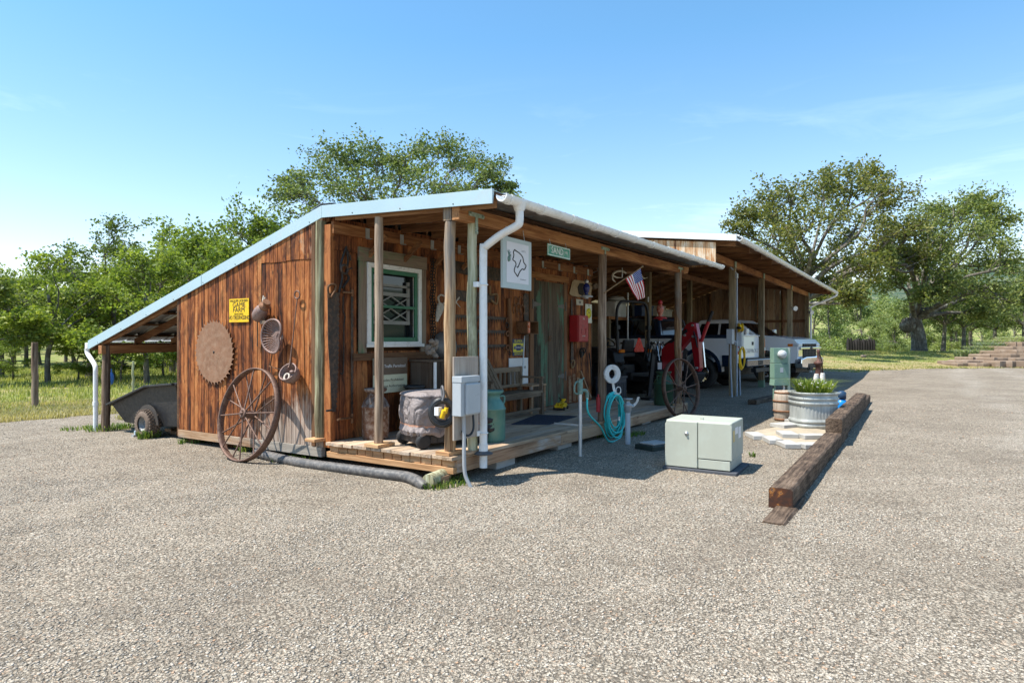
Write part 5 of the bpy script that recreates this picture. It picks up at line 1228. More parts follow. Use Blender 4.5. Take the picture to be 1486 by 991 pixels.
# stump cabinet with a driftwood figure and a round pan
a, b = onY(613,522,5.35), onY(652,575,5.35)
M_DARKPL = wood('dark_plank', [(.38, (.03,.02,.013)), (.5, (.075,.05,.034)), (.66, (.13,.095,.068))], 'z')
s = thing('wooden_chest', 'dark rough plank chest standing under the wall between window and posts', 'chest', ((a.x+b.x)/2, 5.38, lz(a.x))); w = (b.x-a.x); h = a.z-lz(a.x)
mb = MB(); 
for i in range(5): mb.box(lerp(-w/2,w/2,i/5)+.003, lerp(-w/2,w/2,(i+1)/5)-.003, -.16, -.13, 0, h-.03)
mb.box(-w/2, w/2, -.128, .17, 0, h-.035); mb.build('body', M_DARKPL, s, local=True)
mb = MB(); mb.box(-w/2-.02, w/2+.02, -.18, .18, h-.028, h); mb.build('top', M_DARKPL, s, local=True)
mb = MB(); mb.cyl((-w*.40,-.19,.2),(-w*.40,-.19,h-.03),.022,10); mb.build('pipe', M_PVC, s, local=True)
mb = MB(); c = onY(628,512,5.3); c.z = h+lz(a.x)
for i in range(14): mb.ell((c.x+random.uniform(-.07,.07), 5.3+random.uniform(-.05,.05), c.z+.05+.2*i/14), random.uniform(.025,.05), .04, random.uniform(.03,.05), 8, 6, .35)
tag(mb.build('driftwood_figure', plain('pale_driftwood', (.34,.28,.23), .8, 0, .35, 14., .6, 40.)), 'knobbly pale driftwood figure standing on the dark chest', 'driftwood')
mb = MB(); c = onY(648,500,5.46); mb.lathe([(.0,.02),(.10,.02),(.115,.0),(.19,-.03),(.20,-.022),(.12,.012),(.10,.03),(0,.03)], (c.x, 5.46, c.z-.01), 26, (-.25,-.95,.2), caps=False)
tag(mb.build('round_pan', plain('dull_tin', (.20,.19,.18), .5, .3, .15, 5.)), 'round grey tin pan leaning on the wall behind the driftwood figure', 'pan')
# generator under a cover
GA = R(-22); s = thing('generator', 'portable generator under a crumpled grey fabric cover behind the front porch post', 'generator', (5.62, 4.46, lz(5.6)), GA)
t = NT('cover_cloth'); v = t.coord(); n = t.noise(v, 4., 5, .6, 1.2)
t.bump(t.noise(v, 7., 5, .6, 1.5), .9, .03); M_COVER = t.set(t.ramp(n, [(.32, (.10,.085,.082)), (.45, (.24,.205,.195)), (.62, (.29,.25,.24)), (.75, (.15,.13,.125))]), .8, 0., .25)
rings = []; NN = 220
for k in range(61):
    f = k/60; 
    if f < .25: z = lerp(.14, .235, f/.25); ex = 1.05 - .07*abs(f-.09)/.16
    elif f < .8: z = lerp(.235, .54, (f-.25)/.55); ex = .97 + .06*math.sin((f-.25)/.55*math.pi)
    else: z = .54 + .055*math.sin((f-.8)/.2*math.pi/2); ex = 1. - .95*((f-.8)/.2)**2.4
    ring = []
    for i in range(NN):
        a = 2*math.pi*i/NN; c, sn = math.cos(a), math.sin(a); p = 6.5
        rr_ = (abs(c)**p + abs(sn)**p)**(-1/p)
        wv = .012*mnoise.noise(Vector((c*2.6, sn*2.6, z*5.))) - .10*max(0, .16-abs(mnoise.noise(Vector((c*3.4+z*2, sn*3.4, z*5.))))) - .07*max(0, .12-abs(mnoise.noise(Vector((c*7-z*6, sn*7+z*6, z*7.)))))
        if f < .25: wv += .012*math.sin(i*.8 + math.sin(i*.35)) * (1-f*3)
        ring.append(Vector((.43*rr_*c*ex + wv*c, .27*rr_*sn*ex + wv*sn, z + .02*mnoise.noise(Vector((c*2, sn*2, 7.))) - (.04*c if f > .5 else 0)*0 + (.02*math.sin(i*.45) if f < .05 else 0))))
    rings.append(ring)
mb = MB(); mb.loft(rings); cv = mb.build('cover', M_COVER, s, local=True)
mb = MB(); mb.loft([[p*1.0 + Vector((p.x*.012,p.y*.014,dz)) for p in rings[16]] for dz in (-.022,.0)], caps=False); mb.build('strap', plain('peach_strap', (.50,.27,.18), .6), cv, local=True)
mb = MB(); mb.box(-.40,.40,-.235,.235,.055,.145)
for i in range(9): mb.box(-.36+.08*i,-.335+.08*i,-.243,-.236,.065,.135)
mb.build('base', plain('black_plastic', (.028,.028,.03), .45), s, bevel=.006, local=True)
for x in (-.36, .36):
    for y in (-.21, .21):
        mb = MB(); mb.lathe([(0,-.03),(.05,-.03),(.078,-.025),(.082,0),(.078,.025),(.05,.03),(0,.03)], (x, y, .082), 22, (0,1,0) if 0 else (1,0,0)) if False else mb.lathe([(0,-.03),(.05,-.03),(.078,-.025),(.082,0),(.078,.025),(.05,.03),(0,.03)], (x, y*1.08, .082), 22, (0,1,0)); mb.build('wheel', plain('black_rubber', (.022,.022,.023), .7), s, local=True)
mb = MB(); 
for i in range(5): mb.ell((.50+random.uniform(-.02,.03), -.17+random.uniform(-.05,.05), .12+.035*i), .09, .10, .06, 12, 8, .22)
mb.build('cover_end', plain('black_nylon', (.018,.018,.02), .38, 0, .3, 9., .9, 16.), s, local=True)
# plywood panel with the electrical box, conduit and cord
yb = 3.772; a, b = onY(656.5,518,yb), onY(692,632,yb)
s = thing('electric_panel', 'grey electrical box on a weathered plywood board between the two front posts', 'electrical box', ((a.x+b.x)/2, yb, b.z)); w, h = b.x-a.x, a.z-b.z
mb = MB(); mb.box(-w/2, w/2, -.02, 0, 0, h); mb.build('backboard', wood('plywood', [(.34, (.20,.155,.125)), (.5, (.33,.27,.22)), (.68, (.44,.38,.32))], 'z', fine=26., bump=.25), s, bevel=.003, local=True)
M_EBOX = plain('grey_enamel', (.40,.43,.45), .35, 0, .03)
a2, b2 = onY(669,548,yb-.14), onY(695,601,yb-.14); ox = (a.x+b.x)/2; x0, x1, z0, z1 = a2.x-ox+.02, b2.x-ox+.02, b2.z-b.z, a2.z-b.z
mb = MB(); mb.box(x0, x1, -.125, -.021, z0, z1); bx_ = mb.build('box', M_EBOX, s, bevel=.006, local=True)
mb = MB(); mb.box(x0-.004, x1+.004, -.135, -.022, z1-.05, z1+.008); mb.build('hood', M_EBOX, bx_, bevel=.004, local=True)
mb = MB(); mb.box(x0+.055, x1-.004, -.155, -.126, z0+.012, z1-.06); mb.build('cover', M_EBOX, bx_, bevel=.012, local=True)
mb = MB(); X_ = (x0+x1)/2-.03; P = smooth_path([(X_,-.07,z0+.01),(X_,-.075,z0-.2),(X_-.005,-.08,-b.z+.28),(X_,-.09,-b.z+.12),(X_+.02,-.14,-b.z+.0),(X_+.03,-.17,-b.z-.08)], 6)
mb.tube(P, .019, 10); mb.build('conduit', plain('grey_conduit', (.36,.375,.385), .45, .1, .05), s, local=True)
# coiled power cord on the front post
c = onX(642,598,pB.x-.115); s = thing('power_cord', 'coiled heavy black power cord with yellow plug hung on the front porch post', 'cord', c)
ax = Vector((-.80,-.60,.08)).normalized(); mb = MB()
for i in range(7): mb.ring(ax*(-.012+.017*(i % 3)-.012)+Vector((0,0,random.uniform(-.006,.006))), ax, .096+.014*(i % 4), .014, 30, 7, sx=.93)
ox2 = Vector((ox, yb, b.z)) - c
mb.tube(smooth_path([(.05,-.03,.06), Vector((.07,-.08,-.06)), ox2*.5+Vector((-.02,-.16,z0*.5-.20)), ox2+Vector((x1-.06,-.10,z0-.15)), ox2+Vector((x1-.03,-.075,z0+.02))], 7), .0115, 8)
mb.build('coil', plain('black_rubber_cord', (.028,.030,.033), .32), s, local=True)
mb = MB(); mb.tube(smooth_path([ax*.03+Vector((-.0,0,.11)), Vector((0.0,-.02,.17)), Vector((.01,0,.23)), Vector((.035,.03,.25)), Vector((.05,.05,.22)), Vector((.03,.02,.12))], 5), .011, 7); mb.build('hanger', plain('grey_strap', (.13,.13,.135), .5), s, local=True)
mb = MB(); mb.cyl(ax*.045+Vector((.0,.01,-.055)), ax*.045+Vector((.01,-.02,.02)), .026, 12); mb.cyl(ax*.055+Vector((.02,-.02,-.01)), ax*.055+Vector((.03,-.03,.045)), .02, 12); mb.build('plug', M_YEL, s, local=True)
mb = MB(); mb.cbox(ax*.03+Vector((-.02,.035,.01)), (.06,.05,.08)); mb.build('tag', M_SIGNW, s, local=True)
# bench with slatted panel
M_BENCH = wood('bench_wood', [(.34, (.06,.042,.028)), (.5, (.145,.105,.07)), (.66, (.25,.19,.13))], 'x')
M_BENCHZ = wood('bench_wood_z', [(.34, (.05,.036,.024)), (.5, (.125,.09,.06)), (.66, (.21,.16,.11))], 'z')
bx0, bx1 = 7.45, 8.93; s = thing('porch_bench', 'weathered wooden bench with slatted back facing the yard', 'bench', ((bx0+bx1)/2, 5.2, lz(8.2))); W2 = (bx1-bx0)/2
for i in range(4):
    mb = MB(); mb.box(-W2, W2, -.10+.095*i, -.012+.095*i, .345, .37); mb.build('seat_slat', M_BENCH, s, bevel=.003, local=True)
mb = MB(); mb.box(-W2, W2, -.135, -.105, .285, .375); mb.build('front_rail', M_BENCH, s, bevel=.004, local=True)
mb = MB(); mb.box(-W2+.03, W2-.03, -.12, -.09, .06, .105); mb.build('lower_rail', M_BENCH, s, bevel=.004, local=True)
for x in (-W2+.03, W2-.03):
    for y, hh in ((-.12, .34), (.28, .74)):
        mb = MB(); mb.box(x-.03, x+.03, y-.03, y+.03, 0, hh); mb.build('leg', M_BENCHZ, s, bevel=.004, local=True)
    mb = MB(); mb.box(x-.035, x+.035, -.155, .25, .562, .592); mb.box(x-.025,x+.025,-.14,-.09,.376,.56); mb.build('arm', M_BENCH, s, bevel=.004, local=True)
mb = MB(); mb.box(-W2+.062, W2-.062, .26, .29, .66, .74); mb.box(-W2+.062, W2-.062, .262, .288, .42, .47); mb.build('back_rail', M_BENCH, s, bevel=.004, local=True)
for i in range(11):
    x = lerp(-W2+.13, W2-.13, i/10); mb = MB(); mb.box(x-.032, x+.032, .268, .284, .472, .658); mb.build('back_slat', M_BENCHZ, s, local=True)
s = thing('slatted_panel', 'slatted dark wooden panel leaning back on the bench near the can', 'panel', (7.75, 5.33, lz(7.8)+.38), 0)
for i in range(8):
    mb = MB(); mb.bar((-.30+.085*i, -.08, 0), (-.36+.085*i, .17, .50), .06, .018, (0,1,0)); mb.build('slat', M_BENCHZ, s, local=True)
mb = MB(); mb.bar((-.34,.02,.12),(.33,.02,.12),.02,.05); mb.bar((-.36,.13,.38),(.30,.13,.38),.02,.05); mb.build('batten', M_BENCH, s, local=True)
a = onZ(787,594,lz(9.2)); s = thing('side_table', 'small plain grey wooden table between bench and door', 'table', (9.12, 5.40, lz(9.1)))
mb = MB(); mb.box(-.24,.24,-.15,.15,.43,.455); mb.build('top', M_RIM, s, bevel=.003, local=True)
for x in (-.21,.21):
    for y in (-.12,.12): mb = MB(); mb.box(x-.02,x+.02,y-.02,y+.02,0,.428); mb.build('leg', M_RIM, s, bevel=.002, local=True)
# floor jack
s = thing('floor_jack', 'yellow and black trolley jack on the deck in front of the doors', 'jack', (9.78, 5.20, lz(9.8)), R(15)); s.scale = (.72,.72,.72)
mb = MB(); mb.prism([(-.25,.05),(.22,.05),(.25,.09),(.12,.15),(-.05,.16),(-.25,.11)], (0,-.10,0), (1,0,0), (0,0,1), (0,.03,0)); mb.prism([(-.25,.05),(.22,.05),(.25,.09),(.12,.15),(-.05,.16),(-.25,.11)], (0,.07,0), (1,0,0), (0,0,1), (0,.03,0)); mb.box(-.22,.1,-.069,.069,.06,.10); mb.build('frame', M_YEL, s, local=True)
mb = MB(); mb.bar((-.1,0,.12),(.26,0,.19),.07,.04); mb.cyl((.26,0,.19),(.26,0,.23),.06,14); mb.build('arm', M_YEL, s, local=True)
mb = MB(); mb.cyl((.14,0,.16),(.34,.12,.24),.015,8); mb.cbox((-.12,0,.035),(.28,.2,.05)); mb.build('handle', M_BLACKT, s, local=True)
for x in (-.2,.18):
    for y in (-.115,.115): mb = MB(); mb.cyl((x,y-.018,.042),(x,y+.018,.042),.042,16); mb.build('wheel', M_BLACKT, s, local=True)
# door mat
t = NT('mat_weave'); v = t.coord(); t.bump(t.vor(v, 120., 'Distance'), .8, .01); M_MAT = t.set(t.ramp(t.noise(v, 90., 3), [(.35, (.028,.034,.05)), (.65, (.085,.095,.125))]), .95, 0., .1)
P = [onZ(*q, zd(8.2)) for q in ((742,617),(797,617),(838,604),(779,602))]
mb = MB(); mb.hexa([(p.x,p.y,zd(p.x)+.003) for p in (P[0],P[1],P[2],P[3])] + [(p.x,p.y,zd(p.x)+.013) for p in (P[0],P[1],P[2],P[3])])
tag(mb.build('door_mat', M_MAT), 'dark blue grey woven mat lying on the deck before the bench', 'mat')
# signs hung from the beam
ys = 3.765; P4 = pY([(727.5,343),(769,351),(769,423),(727.5,416.5)], ys)
sx0, sx1 = P4[0][0], P4[1][0]; sz1 = (P4[0][1]+P4[1][1])/2; sz0 = (P4[2][1]+P4[3][1])/2; w, h = sx1-sx0, sz1-sz0
s = thing('map_sign', 'white framed sign with a black island outline hung under the porch beam', 'sign', ((sx0+sx1)/2, ys, (sz0+sz1)/2))
M_FRM = plain('sage_frame', (.46,.53,.52), .5, 0, .05); M_PAPER = plain('map_white', (.71,.70,.725), .5, 0, .02)
mb = MB(); mb.box(-w/2, w/2, -.02, .01, -h/2, h/2); mb.build('panel', M_FRM, s, bevel=.003, local=True)
mb = MB(); mb.box(-w*.385, w*.385, -.0235, -.0208, -h*.385, h*.41); mb.build('print', M_PAPER, s, local=True)
O = [(460,460),(452,478),(455,492),(452,512),(448,527),(463,540),(470,560),(462,580),(458,605),(470,625),(481,642),(487,628),(500,604),(516,592),(527,598),(540,572),(526,552),(522,540),(516,512),(500,490),(483,476),(470,468)]
O = [((x-580)/-192.*1., y) for x, y in O]; O = [(.5-q[0], .5-(q[1]-(370+(1-q[0])*40))/335.) for q in O]
P = [Vector((x*w*.98, -.0245, y*h*.98)) for x, y in O]; mb = MB(); mb.tube(smooth_path(P+[P[0]], 3), .0065, 5); mb.tube(smooth_path([Vector((w*.10,-.0245,h*.10)), Vector((w*.0,-.0245,-h*.06)), Vector((-w*.04,-.0245,-h*.055))], 4), .006, 5); mb.build('outline', M_BLACKT, s, local=True)
text_mesh('lettering', 'LAZY J', h*.055, plain('grey_ink', (.30,.31,.32), .5), s, (w*.20,-.0245,h*.27), ROT, .0004); text_mesh('lettering', 'HAWAIIAN ISLES', h*.03, plain('grey_ink', (.3,.31,.32)), s, (w*.18,-.0245,-h*.30), ROT, .0004)
mb = MB(); c = Vector((-w*.32,-.0245,h*.17))
for i in range(16): a = R(200*i/15-10) if i < 11 else R(30+24*i); mb.tube([c+Vector((0,0,-h*.03*(i%3))), c+Vector((math.cos(a)*w*.085, -.002, math.sin(a)*h*.09 - h*.02*(i%3)))], [.005,.0015], 4)
mb.lathe([(.001,-.05),(.02,-.035),(.024,-.01),(.012,.01)], c-Vector((0,0,h*.07)), 8); mb.build('pineapple', plain('sage_ink', (.16,.26,.22), .6), s, local=True)
for x in (-w*.3, w*.3): mb = MB(); mb.cyl((x,0,h/2),(x,.02,h/2+.12),.004,5); mb.build('hanging_wire', M_GALV, s, local=True)
P4 = pY([(794,354.5),(827,360),(827,375.5),(794,372.5)], ys); w, h = P4[1][0]-P4[0][0], ((P4[0][1]-P4[3][1])+(P4[1][1]-P4[2][1]))/2
s = thing('street_sign', 'green street sign lettered sand rd hung under the porch beam', 'sign', ((P4[0][0]+P4[1][0])/2, ys, sum(p[1] for p in P4)/4))
mb = MB(); mb.box(-w/2, w/2, -.004, 0, -h/2, h/2); mb.build('panel', plain('street_green', (.05,.26,.16), .45, 0, .1, 8., dirt=(.40,.45,.36), dirt_amt=.35), s, bevel=.001, local=True)
text_mesh('lettering', 'SAND', h*.78, M_WHITE, s, (-w*.08,-.0055,0), ROT, .0006, sx=w*.55/(h*.78*2.75)); text_mesh('lettering', 'RD.', h*.33, M_WHITE, s, (w*.34,-.0055,h*.05), ROT, .0006)
mb = MB(); frame(mb, -w/2+.008, w/2-.008, -h/2+.008, h/2-.008, .008, -.0055, -.0045); mb.build('border', M_WHITE, s, local=True)
for x in (-w*.35, w*.35): mb = MB(); mb.cyl((x,.002,h/2),(x,.02,h/2+.06),.004,5); mb.build('hanging_wire', M_GALV, s, local=True)
# flag
A, B, Cc, Dd = onY(907.7,405.4,3.60), onY(929.5,389.4,3.45), onY(936,431,3.47), onY(924.1,437.4,3.58)
s = thing('flag', 'small american flag on a slanted wooden pole fixed to a porch post', 'flag', onY(877,425,3.775))
p0, p1 = onY(877,425,3.775), onY(932.5,386.8,3.43); mb = MB(); mb.cyl(p0, p1, .009, 8); mb.ell(p1, .014,.014,.014,8,6); mb.build('pole', M_HANDLE, s)
mb = MB(); n, m = 13, 30; N_ = Vector((-.5,-.86,0)); grid = []
for j in range(m+1):
    for i in range(n+1):
        f, g = i/n, j/m; p = lerp(lerp(A,B,f), lerp(Dd,Cc,f), g); grid.append(p + N_*(.030*math.sin(f*7.+g*2.2)*g + .012*math.sin(g*9+f*3)*g))
M_FR, M_FW, M_FB = plain('flag_red', (.42,.015,.03), .7, 0, .03), plain('flag_white', (.76,.75,.75), .7, 0, .02), plain('flag_blue', (.03,.06,.24), .7, 0, .03)
for j in range(m):
    for i in range(n):
        k = j*(n+1)+i; mb.m = 2 if (i >= 6 and j < 12) else (0 if i % 2 == 0 else 1); mb.add([grid[k],grid[k+1],grid[k+n+2],grid[k+n+1]], [(0,1,2,3)], True)
fc = mb.build('cloth', [M_FR, M_FW, M_FB], s)
mb = MB()
for j in range(9):
    for i in range(6 if j % 2 == 0 else 5):
        f = (6 + 7*(i+.5 + (.5 if j % 2 else 0))/6)/13; g = (12*(j+.6)/9)/30; p = lerp(lerp(A,B,f), lerp(Dd,Cc,f), g) + N_*(.030*math.sin(f*7.+g*2.2)*g + .012*math.sin(g*9+f*3)*g)
        for sgn in (-1, 1): mb.lathe([(.0055,0),(.0001,.0012)], p + N_*.002*sgn, 5, N_*sgn)
mb.build('stars', M_FW, fc)
# antlers over the bay, red lantern
s = thing('elk_antlers', 'pair of pale shed antlers fixed under the rafters behind the flag', 'antlers', onY(918,395,4.6))
o_ = lambda px, py, y=4.6: onY(px, py, y)
mb = MB(); mb.tube(smooth_path([o_(908,396), o_(902,393.5), o_(895,394), o_(889.5,398), o_(889,405), o_(893,409.5)], 4), [.02]*14+[.014]*5+[.006]*2, 7); mb.tube(smooth_path([o_(889,400), o_(896,403), o_(904,402.5)], 4), [.016]*5+[.01]*3+[.004], 6); mb.build('antler', M_BONE, s)
mb = MB(); mb.tube(smooth_path([o_(926,396), o_(930,399), o_(934,404), o_(940,402.5)], 4), [.02]*6+[.014]*4+[.006]*3, 7); mb.build('antler', M_BONE, s)
mb = MB(); mb.bar(o_(908,395.5), o_(926,395.5), .05, .05); mb.build('mount', M_TRIMX, s)
M_RGL = plain('red_glass', (.40,.10,.06), .12, 0, .2, 20., dirt=(.6,.35,.28), dirt_amt=.5)
q = onY(958, 455, 4.6); lantern('hanging lantern with red globe and red base near the dark green can', q, 2.66, M_RGL, M_REDB, M_REDB, 1.25)
mb = MB(); mb.tube([(onY(903,380,4.4).x,4.4,2.66),(onY(903,400,4.4).x,4.4,onY(899,401,4.4).z)], .008, 6); tag(mb.build('hook_rod', M_GALV), 'thin galvanized rod hanging from the porch rafters near the antlers', 'rod')
# hose hydrant, hose, coil, flat hose, standpipe
M_TEAL = plain('teal_hose', (.045,.52,.50), .38, 0, .06, 5.)
hx = onZ(842,663); s = thing('yard_hydrant', 'green headed hydrant on a galvanized pipe in front of the deck', 'hydrant', (hx.x, hx.y, 0)); ht = onX(842,556,hx.x).z
mb = MB(); mb.cyl((0,0,-.1),(0,0,ht-.12),.022,12); mb.cyl((0,0,ht*.42),(0,0,ht*.42+.02),.026,12); mb.box(-.005,.005,.02,3.83-hx.y,ht*.42,ht*.42+.02); mb.build('pipe', M_GALV, s, local=True)
M_HYD = plain('hydrant_green', (.12,.22,.18), .5, 0, .15, 15., dirt=(.35,.33,.27), dirt_amt=.5)
mb = MB(); mb.cyl((0,0,ht-.13),(0,0,ht+.03),.032,12); mb.cyl((0,0,ht+.03),(0,0,ht+.05),.02,8); mb.tube(smooth_path([(0,0,ht-.09),(.07,-.03,ht-.09),(.10,-.04,ht-.12),(.105,-.04,ht-.18)], 4), .022, 10); mb.build('head', M_HYD, s, local=True)
mb = MB(); mb.tube(smooth_path([(-.01,0,ht),(-.05,.02,ht+.02),(-.09,.03,ht-.03),(-.085,.03,ht-.11),(-.02,.01,ht-.13)], 4), .010, 7); mb.tube([(.0,0,ht+.01),(.05,-.02,ht+.06),(.06,-.02,ht+.06)], .009, 6); mb.build('lever', M_HYD, s, local=True)
cc = Vector((cx_+.10, 3.70, onY(886,572,3.7).z)); s = thing('garden_hose', 'turquoise garden hose coiled on a porch post and running to the hydrant', 'hose', cc)
mb = MB(); hh = (onY(886,556,3.7).z-onY(886,628,3.7).z)/2*.93; ax = Vector((-.35,-.93,0)).normalized(); side = Vector((.93,-.35,0))
def lop(r1, r2, dz, dy, ph): return [Vector((0,0,-hh+dz)) + side*(r1*math.sin(t_)) + Vector((0,0,r2*math.cos(t_))) + ax*(dy+.012*math.sin(2*t_+ph)) for t_ in [2*math.pi*k/36 for k in range(36)]]
for i in range(8): mb.tube(lop(.155+random.uniform(-.02,.02), hh*random.uniform(.84,1.)-.03*(i%3), .03*(i%3)+random.uniform(0,.02), .016*(i-3.5), i*1.3), .0125, 8, closed=True)
e = Vector((hx.x+.105, hx.y-.04, ht-.17)) - cc
mb.tube(smooth_path([e, e+Vector((.02,-.01,-.2)), lerp(e,Vector((-.05,-.05,-hh*1.9)),.35)+Vector((0,-.03,-.18)), lerp(e,Vector((-.05,-.05,-hh*1.9)),.65)+Vector((0,-.03,-.22)), Vector((.06,-.06,-hh*1.95)), Vector((.15,-.06,-hh*1.5)), Vector((.10,-.06,-hh*.7)), Vector((.03,-.05,-.02))], 8), .0125, 8); mb.build('coil', M_TEAL, s, local=True)
mb = MB(); mb.cyl(e+Vector((0,0,.03)), e+Vector((.003,0,-.03)), .017, 10); mb.cyl((-.05,-.09,-hh*1.15),(-.045,-.09,-hh*.98),.017,10); mb.build('coupling', M_GALV, s, local=True)
mb = MB(); mb.ring(Vector((.10,-.02,.04)), ax, .05, .007, 16, 6); mb.tube([(0,.08,.0),(0,-.08,.0),(0,-.1,.03)], .012, 6); mb.build('hanger', M_WHITE, s, local=True)
M_CANV = plain('white_canvas', (.72,.71,.68), .75, 0, .06, 8., .3, 60.)
c = Vector((cx_+.06, 3.72, onY(888,543,3.7).z)); s = thing('flat_hose', 'white flat fire hose rolled in a ring on the porch post', 'hose', c); s.scale = (.8,.8,.8)
mb = MB(); rr0 = .165
for i in range(5): mb.lathe([(.085+.017*i,-.035),(.098+.017*i,-.035),(.098+.017*i,.035),(.085+.017*i,.035),(.085+.017*i,-.035)], (0,0,0), 32, (-.5,-.86,0), caps=False)
mb.build('roll', M_CANV, s, local=True)
mb = MB(); q0 = Vector((.06,-.02,-.2)); pts = smooth_path([(.05,.0,-.16),(.09,-.01,-.3),(.16,-.04,-.48),(.25,-.12,-.58),(.36,-.22,-.60),(.42,-.30,-.52),(.40,-.34,-.42)], 6)
for a_, b_ in zip(pts[:-1], pts[1:]): mb.bar(a_, b_, .004, .055, (0,.4,.9)) if False else mb.bar(a_, b_, .05, .006, (.5,.86,0))
mb.build('tail', M_CANV, s, local=True)
q = onZ(911,645); s = thing('standpipe', 'grey standpipe with a flanged brass-topped valve in front of the deck end', 'standpipe', (q.x, q.y, 0)); ht = onX(911,578,q.x).z
mb = MB(); mb.cyl((0,0,-.1),(0,0,ht-.17),.035,14); mb.build('pipe', plain('grey_pipe', (.42,.45,.48), .5), s, local=True)
mb = MB(); mb.lathe([(.038,ht-.19),(.048,ht-.17),(.05,ht-.12),(.058,ht-.10),(.058,ht-.08),(.03,ht-.06),(.028,ht-.02),(.065,ht-.012),(.07,ht),(0,ht+.002)], (0,0,0), 18); mb.tube([(0,0,ht-.11),(.08,-.04,ht-.11)], .03, 10); mb.build('valve', plain('weathered_zinc', (.33,.35,.36), .5, .5), s, local=True)
mb = MB(); mb.cyl((cx_-.09,3.86,.36+lz(9)-.2),(cx_-.09,3.86,.60),.03,12); mb.cyl((cx_-.09,3.86,.60),(cx_-.09,3.86,.64),.014,8)
tag(mb.build('fire_extinguisher', M_REDB), 'small red extinguisher standing behind the hose post', 'extinguisher')
# storage tote in the corner at the wall end
s = thing('storage_tote', 'dark ribbed plastic tote in the shade past the end of the porch wall', 'tote', (12.35, 5.4, 0))
mb = MB(); mb.box(-.32,.32,-.2,.2,0.02,.62); 
for i in range(7): mb.box(-.30+.09*i,-.25+.09*i,-.212,-.201,.06,.54)
mb.build('body', plain('dark_tote', (.03,.035,.05), .5), s, bevel=.01, local=True)
mb = MB(); mb.box(-.34,.34,-.22,.22,.622,.67); mb.build('lid', plain('dark_tote', (.03,.035,.05)), s, bevel=.008, local=True)
# ---------------------------------------------------------------- yard: transformer, planter, ties
M_TRAF = plain('pale_green_steel', (.40,.415,.345), .5, 0, .05, 3., dirt=(.42,.45,.38), dirt_amt=.4)
s = thing('transformer_box', 'pale green pad-mounted transformer cabinet standing in the gravel yard', 'transformer', (7.12, 2.01, .01), R(1.5))
mb = MB(); mb.box(-.30,.37,-.40,.38,-.01,.03); mb.build('pad', plain('dark_pad', (.07,.075,.085), .7), s, bevel=.008, local=True)
mb = MB(); mb.box(-.24,.29,-.335,.345,.036,.14); mb.box(-.262,.29,-.02,.345,.037,.139); mb.box(-.26,.30,-.345,.35,.141,.535); body = mb.build('cabinet', M_TRAF, s, bevel=.012, local=True)
mb = MB(); mb.prism([(.354,.038),(.354,.49),(.33,.525),(.006,.525),(.006,.038)], (-.262,0,0), (0,1,0), (0,0,1), (-.022,0,0)); mb.build('door', M_TRAF, s, bevel=.006, local=True)
mb = MB(); mb.prism([(-.002,.145),(-.002,.525),(-.325,.525),(-.349,.49),(-.349,.145)][::-1], (-.262,0,0), (0,1,0), (0,0,1), (-.022,0,0)); mb.build('hood', M_TRAF, s, bevel=.006, local=True)
mb = MB(); mb.box(-.280,-.2415,-.33,-.004,.04,.138); mb.build('sill_panel', M_TRAF, s, bevel=.005, local=True)
mb = MB(); mb.lathe([(.022,0),(.022,.006),(.012,.008),(.012,.02),(0,.02)], (-.285,.12,.40), 12, (-1,0,0)); mb.build('bolt', M_GALV, s, local=True)
mb = MB(); mb.cbox((-.1,0.004,.545),(.03,.03,.018)); mb.build('lifting_lug', M_TRAF, s, local=True)
for (x0,x1,z0,z1,m,nm) in ((-.22,-.13,.33,.45,plain('yellow_label', (.62,.47,.20), .5),'label'),(-.12,.02,.40,.47,M_SIGNW,'label'),(.05,.17,.34,.46,M_SIGNW,'label')):
    mb = MB(); mb.box(x0,x1,-.3475,-.3455,z0,z1); mb.build(nm, m, s, local=True)
q = onZ(947,653); s = thing('valve_box', 'low black valve box with a pale lid in the shade beside the transformer', 'valve box', (q.x+.05, q.y, 0), R(-20))
mb = MB(); mb.box(-.2,.2,-.15,.15,-.05,.075); mb.build('box', plain('dark_green_plastic', (.02,.035,.03), .5), s, bevel=.01, local=True)
mb = MB(); mb.box(-.15,.16,-.12,.11,.0755,.10); mb.build('lid', M_CONC, s, bevel=.012, local=True)
t = NT('creosote_tie'); v0 = t.coord(); v = t.vshift(v0, t.attr(), (31,17,9)); g = t.noise(t.vmul(v, (.08,1,1)), 40., 6, .7, .3); w_ = t.noise(v, 4., 5, .6)
c = t.ramp(t.math('ADD', t.math('MULTIPLY', g, .7), t.math('MULTIPLY', w_, .35)), [(.38, (.022,.015,.010)), (.5, (.08,.054,.037)), (.62, (.165,.115,.079)), (.74, (.27,.205,.15))])
t.bump(g, .9, .012); M_TIE = t.set(c, .85, 0., .2)
t = NT('tie_end'); v = t.coord(); c = t.ramp(t.noise(v, 7., 5, .6, 1.), [(.42, (.022,.018,.018)), (.51, (.05,.022,.013)), (.58, (.09,.032,.013)), (.63, (.32,.13,.03)), (.66, (.045,.042,.046))]); M_TIEND = t.set(c, .6, 0., .3)
